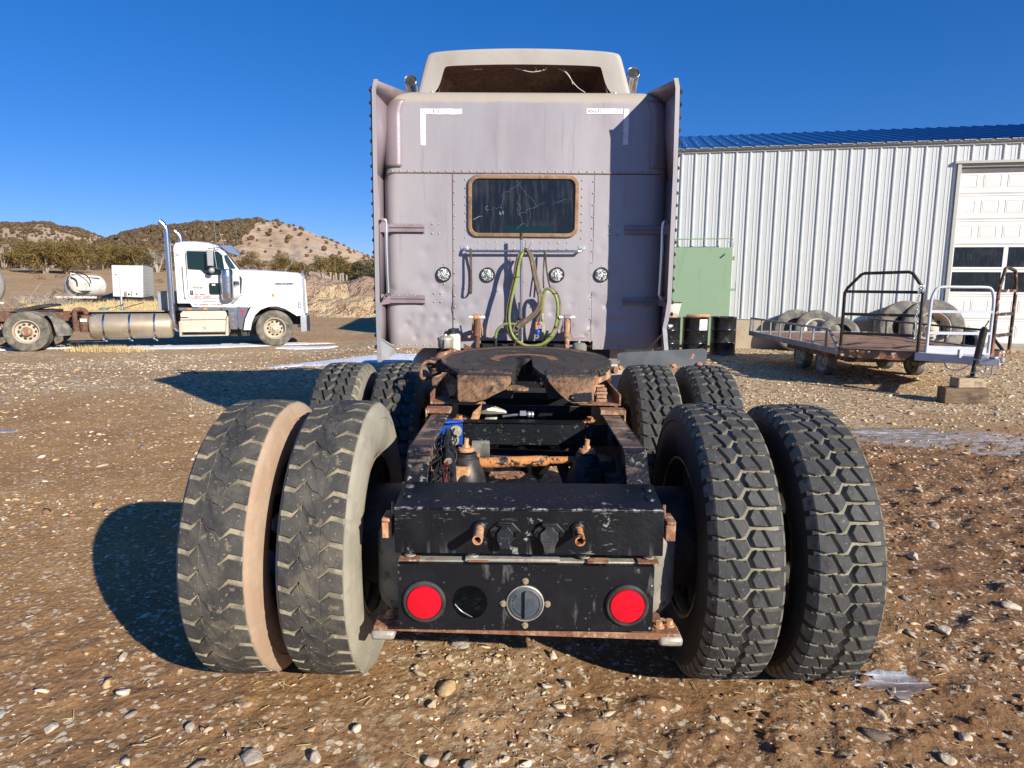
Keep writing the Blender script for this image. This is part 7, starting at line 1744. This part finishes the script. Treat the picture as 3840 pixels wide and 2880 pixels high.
for k in range(8):
    c = Vector((5.93, 7.44, 1.60)) + Vector((.02 * math.sin(k * 1.9), .02 * math.cos(k * 2.3), -.02 * (k % 4))); g.tube([c + Vector((.02 * math.cos(a * .785), .01 * math.sin(a), .02 * math.sin(a * .785))) for a in range(8)], .005, 5, closed=True)
T(g.obj("hanging_chain", 'galv', TL, 60))
# tongue
g = G(); g.bar((5.95, 7.55, .56), (6.47, 6.60, .585), .09, .12); g.bar((7.0, 7.5, .56), (6.50, 6.62, .58), .07, .10); g.bar((6.38, 6.68, .58), (6.56, 6.52, .585), .10, .10); tn = T(g.obj("tongue", 'trailer_white', TL, bevel=.006))
g = G(); g.lathe([(0, .02), (.035, .02), (.035, -.03), (.02, -.05)], (6.56, 6.5, .63), (0, 0, 1), 14); g.box((6.50, 6.56, .645), (.06, .10, .03)); g.box((6.25, 6.9, .66), (.06, .05, .12)); T(g.obj("coupler", 'galv', TL, bevel=.006))
g = G(); g.cyl((6.305, 6.62, .62), (6.345, 6.60, 1.04), .045, 18); g.cyl((6.345, 6.60, 1.04), (6.350, 6.60, 1.06), .03, 12); g.bar((6.35, 6.6, 1.06), (6.40, 6.6, 1.15), .012, .012); jk = T(g.obj("jack", 'black_plastic', TL))
g = G(); g.cyl((6.26, 6.62, .36), (6.29, 6.62, .60), .028, 14); g.box((6.255, 6.62, .365), (.10, .10, .012)); T(g.obj("jack_foot", 'black_paint', TL))
g = G()
for pth in ([(6.05, 6.95, .60), (6.08, 6.9, .46), (6.20, 6.8, .44), (6.3, 6.7, .56)], [(6.40, 6.55, .55), (6.36, 6.52, .43), (6.30, 6.52, .47), (6.22, 6.6, .42)], [(6.48, 6.55, .55), (6.44, 6.5, .40), (6.40, 6.5, .42)]): g.tube(smooth_path(pth), .009, 6)
T(g.obj("safety_chain", 'galv', TL, 60))
# axles, wheels
for y in (9.62, 10.62):
    for x in (5.60, 7.22):
        o = make_wheel(TL, (x - _tl.x, y - _tl.y, .245), .25, .16, .165, 'tyre_old', 'white_dirty', rz=-math.pi / 2 + (.08 if x < 6 else 0))
    g = G(); g.bar((5.60, y, .30), (7.22, y, .30), .05, .05); T(g.obj("axle", 'rust_brown', TL))
g = G(); g.bar((5.45, 9.2, .42), (5.45, 11.0, .42), .05, .12); g.bar((7.3, 9.2, .42), (7.3, 11.0, .42), .05, .12); g.bar((5.3, 9.0, .46), (7.5, 9.0, .46), .05, .08); g.bar((5.2, 8.4, .47), (7.5, 8.45, .45), .06, .07); T(g.obj("suspension_frame", 'rust', TL))
# timber blocks under the jack
g = G(); g.box((0, 0, .11), (.60, .20, .22)); o = g.obj("timber_block", 'timber_dark', None, bevel=.012); o.location = (6.16, 6.62, 0); o.rotation_euler = (0, .01, -.03); tag(o, "long dark timber block lying on the ground under the jack", "timber block")
g = G(); g.box((0, 0, .068), (.40, .19, .135)); o = g.obj("timber_block", 'timber', None, bevel=.012); o.location = (6.22, 6.63, .2215); o.rotation_euler = (0, .0, .06); tag(o, "shorter pale timber block carrying the trailer's jack foot", "timber block")

# ================================================================== far things on the left
# box trailer
BT = empty("box_trailer", (-30.5, 50, -.25), math.radians(0), "small white box trailer standing in front of the junipers", "trailer")
g = G(); g.prism([(-1.28, 0, .66), (1.05, 0, .60), (1.20, 0, 3.06), (-1.22, 0, 3.08)], (-.05, .05, 0)); g.prism([(-1.28, .05, .66), (1.05, .05, .60), (1.20, .05, 3.06), (-1.22, .05, 3.08)], (-3.0, 7.0, 0)); g.obj("box_body", 'white_paint', BT, bevel=.05)
g = G()
for k in range(14):
    t = k / 14; x = 1.17 - 3.0 * t; y = .05 + 7 * t; g.bar((x, y, .64), (x + .06, y, 3.02), .05, .03)
for k in range(10): zz = .8 + k * .24; g.bar((1.15, .2, zz), (1.15 - 2.95, 6.9, zz), .03, .012)
g.obj("side_ribs", 'grey_box', BT, kind='stuff')
g = G(); g.bx(-.5, .9, .2, 3, .35, .62); g.bx(-.35, -.3, -.05, 0, .62, 1.0); g.obj("underframe", 'black_rubber', BT)
g = G()
for x in (-.20, .20): g.bx(x - .015, x + .015, -.06, -.045, .7, 1.1)
g.box((0, -.05, .85), (.12, .03, .12)); g.box((.62, -.05, .88), (.1, .03, .1)); g.box((-.9, -.05, 2.35), (.12, .01, .05)); g.obj("front_fittings", 'dark_letter', BT, kind='stuff')
for (x, y) in ((-.5, .9), (.85, 3.2), (.85, 2.3), (-.8, 3.2)): make_wheel(BT, (x, y, .42), .42, .25, .24, 'tyre_old', 'rust_brown', rz=-1.3)
# tank trailer
TT = empty("tank_trailer", (-30.1, 43, -.25), 0, "white tank trailer with black hoses draped over its rounded end", "trailer")
g = G(); g.lathe([(0, -.12), (.35, -.09), (.60, -.02), (.74, .1), (.76, .25), (.76, 2.0), (.6, 2.2), (0, 2.25)], (-.35, 0, 1.48), (.42, 1, .0), 36); g.obj("tank", 'white_dirty', TT, 60)
g = G()
for k in range(5): 
    g.lathe([(.775, 0), (.80, .0), (.80, .08), (.775, .08)], Vector((-.35, 0, 1.48)) + Vector((.35, 1, 0)).normalized() * (.7 + .28 * k), (.42, 1, 0), 30, closed=True)
g.bx(.25, .75, -.2, .5, 1.2, 1.75); g.tube([(-.1, .1, 2.2), (.5, .6, 2.15), (1.0, 1.2, 2.1)], .06, 8); g.tube([(-.15, -.1, 2.15), (-.15, -.15, 2.35), (.1, 0, 2.3)], .04, 8); g.obj("ribs_and_pump", 'white_dirty', TT)
g = G(); g.bx(-1.45, 1.35, -.15, .1, .68, .82); g.obj("cream_deck", 'cream_paint', TT)
for pth in ([(-.25, -.2, 2.15), (-.35, -.25, 1.8), (-.15, -.25, 1.3), (.2, -.25, 1.0), (.7, -.2, .95), (1.0, -.1, 1.05)], [(-.1, -.2, 2.1), (.3, -.3, 1.9), (.35, -.3, 1.5)], [(-.1, 0, 2.3), (.3, 0, 2.4), (.9, 0, 2.15), (1.1, 0, 1.7)], [(-.3, -.2, 1.9), (-.25, -.3, 1.5), (.1, -.3, 1.1), (.5, -.2, 1.0)]):
    g = G(); g.tube(smooth_path(pth), .04, 8); g.obj("hose", 'black_rubber', TT, 60)
g = G(); g.bx(-.7, 1.2, 0, 1.5, .45, .68); g.bx(-.55, -.45, 0, .1, 0, .6); g.prism([(-.9, -.05, .68), (1.6, -.05, .68), (1.35, -.05, .2), (.1, -.05, .12), (-.55, -.05, .3)], (0, .05, 0)); g.bx(.8, 1.3, 0, .3, 0, .5); g.obj("underframe", 'black_rubber', TT)
# tail of a tanker at the left edge
TK = empty("tanker", (-28.25, 32.2, -.25), 0, "rear end of a dusty grey tanker cut by the left edge of the picture", "tanker")
g = G(); g.lathe([(0, -2.5), (.95, -2.5), (1.0, -2.4), (1.0, .95), (.9, 1.15), (.5, 1.3), (0, 1.35)], (-.2, 0, 1.6), (1, 0, 0), 30); g.obj("tank", 'beige_tank', TK, 60)
g = G(); g.box((1.25, -.5, 1.75), (.3, .3, .5)); g.box((1.25, -.6, 1.45), (.25, .1, .3)); g.tube([(.5, -.8, 2.4), (.9, -.8, 2.1), (1.2, -.6, 1.9)], .03, 6); g.obj("valve_box", 'rust', TK)
g = G(); g.bx(-3, 1.0, -.9, .6, .62, .72); g.bx(-3, .6, -.6, .4, .3, .62); g.obj("chassis", 'cream_paint', TK)
for x in (-.3, -1.5): make_wheel(TK, (x, -.8, .45), .48, .28, .28, 'tyre_old', 'rust_brown')
# brush pile
br = random.Random(3); g = G()
for k in range(260):
    a = br.uniform(0, 6.28); c = Vector((-29.6 + br.gauss(0, 1.1), 39.5 + br.gauss(0, .6), -.2 + abs(br.gauss(0, .35)))); l = br.uniform(.4, 1.5); d = Vector((math.cos(a), math.sin(a), br.uniform(-.1, .9))).normalized()
    g.tube([c, c + d * l * .5 + Vector((0, 0, br.uniform(-.1, .1))), c + d * l], [.02, .014, .006], 4)
tag(g.obj("brush_pile", 'bare_wood', None, 60), "heap of dead grey branches between the tanker and the tank trailer", "brush pile", kind='stuff')
# weathered pickets near the earth bank
pk_ = empty("picket_fence", (-18.0, 64, 0), 0, "row of weathered grey fence posts under the junipers behind the white nose", "fence")
for k in range(12):
    g = G(); x = -2.6 + k * .33; g.bar((x, 0, 1.2), (x + br.uniform(-.1, .1), 0, 2.5 + br.uniform(-.3, .2)), .14, .14); g.obj("post", 'bare_wood', pk_, smooth=None)

# ================================================================== junipers
def blob_leaves(g, c, rad, n, s, rr, flat=.8):
    """leaf sprays spread over and inside a lumpy ball"""
    for _ in range(n):
        d = Vector((rr.gauss(0, 1), rr.gauss(0, 1), rr.gauss(0, 1))).normalized(); r = rad * (1 - abs(rr.gauss(0, .22)))
        p = c + Vector((d.x * r, d.y * r, d.z * r * flat)); a = Vector((rr.gauss(0, 1), rr.gauss(0, 1), rr.gauss(0, 1))).normalized(); b = a.cross(Vector((rr.gauss(0, 1), rr.gauss(0, 1), 1))).normalized(); q = s * rr.uniform(.6, 1.4)
        g.add([p - a * q, p + b * q * .6, p + a * q, p - b * q * .6], [(0, 1, 2, 3)])
def juniper(seed, h, w, mat, bare=0.0):
    rr = random.Random(seed); t = empty("juniper_tree")
    tr = G(); tips = []
    for k in range(5 if bare < .5 else 9):
        a = rr.uniform(0, 6.28); lean = rr.uniform(.15, .55) * w * .5; p = Vector((rr.uniform(-.15, .15), rr.uniform(-.15, .15), -.2)); pts = [p]
        for j in range(1, 5): p = p + Vector((math.cos(a) * lean / 4 + rr.uniform(-.12, .12), math.sin(a) * lean / 4 + rr.uniform(-.12, .12), h * .2)); pts.append(p)
        tr.tube(pts, [.14 * h / 4, .11 * h / 4, .08 * h / 4, .05 * h / 4, .02], 6); tips += pts[2:]
        for j in range(3 if bare < .5 else 8):
            q = rr.choice(pts[2:]); e = q + Vector((rr.uniform(-1, 1), rr.uniform(-1, 1), rr.uniform(0, .9))) * h * .2; tr.tube([q, (q + e) / 2 + Vector((0, 0, .05)), e], [.035, .022, .008], 5); tips.append(e)
            if bare > .5:
                for _ in range(4): f = e + Vector((rr.uniform(-1, 1), rr.uniform(-1, 1), rr.uniform(-.2, .9))) * h * .10; tr.tube([e, f], [.016, .006], 4)
    tr.obj("trunk", 'bark' if bare < .5 else 'bare_wood', t, 60)
    if bare < 1:
        g = G(); nb = int(22 * (1 - bare))
        for k in range(nb):
            a = rr.uniform(0, 6.28); rad = w * .5 * math.sqrt(rr.random()); zz = h * rr.uniform(.20, .86); c = Vector((rad * math.cos(a), rad * math.sin(a), zz)) * 1.0
            blob_leaves(g, c, w * rr.uniform(.13, .23), 330, .085, rr)
        g.obj("crown", mat, t, smooth=None)
    return t
PROTO = [juniper(1, 4.0, 5.2, 'juniper_olive'), juniper(2, 4.2, 4.6, 'juniper_olive', .25), juniper(3, 4.0, 5.0, 'juniper_dark'), juniper(4, 3.8, 4.2, 'juniper_dark', .85), juniper(5, 3.6, 4.4, 'juniper_olive', .45)]
TREES = [  # picture column, distance, kind, scale, label
    (-40, 92, 1, .95, "olive juniper cut by the left edge behind the tanker"), (14, 96, 4, .95, "thin grey-trunked juniper left of the tank trailer"), (58, 97, 1, 1.0, "half-bare juniper above the brush pile"),
    (104, 84, 0, 1.05, "broad golden-olive juniper left of the tank trailer's hoses"), (150, 86, 0, 1.12, "biggest golden-olive juniper right behind the tank trailer"), (196, 98, 1, 1.05, "juniper with pale forked trunk left of the box trailer"),
    (226, 104, 4, 1.05, "open juniper just behind the left corner of the box trailer"), (262, 108, 0, 1.1, "yellow-green juniper directly behind the box trailer"), (304, 104, 0, 1.05, "yellow-green juniper right of the box trailer"), (345, 100, 3, 1.0, "leafless grey juniper behind the chrome stack"),
    (598, 100, 1, .85, "low golden juniper behind the white windscreen"), (632, 110, 3, 1.15, "bare grey tree above the white bonnet"), (664, 98, 4, .95, "sparse juniper left of the weathered posts"), (700, 96, 3, 1.0, "grey leafless juniper above the weathered posts"),
    (726, 84, 0, .9, "golden juniper on the earth bank's left end"), (752, 86, 1, .9, "olive juniper over the crest of the earth bank"), (786, 74, 2, .98, "dark dense juniper touching the mauve truck's left edge"), (815, 66, 2, .95, "dark juniper half hidden by the mauve truck"), (400, 112, 1, 1.0, "juniper seen behind the white cab"), (540, 112, 1, .9, "low juniper behind the white cab's visor")]
used = set()
for (px, d, k, s, lab) in TREES:
    o = PROTO[k] if k not in used else copy_tree(PROTO[k]); used.add(k)
    a = AZ(px); x, y = CX + a * d, CY + d; zb = float(macro(x, y))
    o.location = (x, y, zb - .1); o.rotation_euler = (0, 0, RNG.uniform(0, 6.28)); o.scale = (s, s, s * RNG.uniform(.92, 1.05)); tag(o, lab, "tree", "junipers along the foot of the hill")
# low brush in front of the trees
rr = random.Random(77); g = G()
for k in range(60):
    px = rr.choice([rr.uniform(-30, 360), rr.uniform(560, 820)]); d = rr.uniform(56, 110); x, y = CX + AZ(px) * d, CY + d; c = Vector((x, y, float(macro(x, y)) + .1)); blob_leaves(g, c, rr.uniform(.3, .7), 70, .08, rr, .6)
g.obj("low_brush", 'shrub_dark', None, smooth=None, kind='stuff')
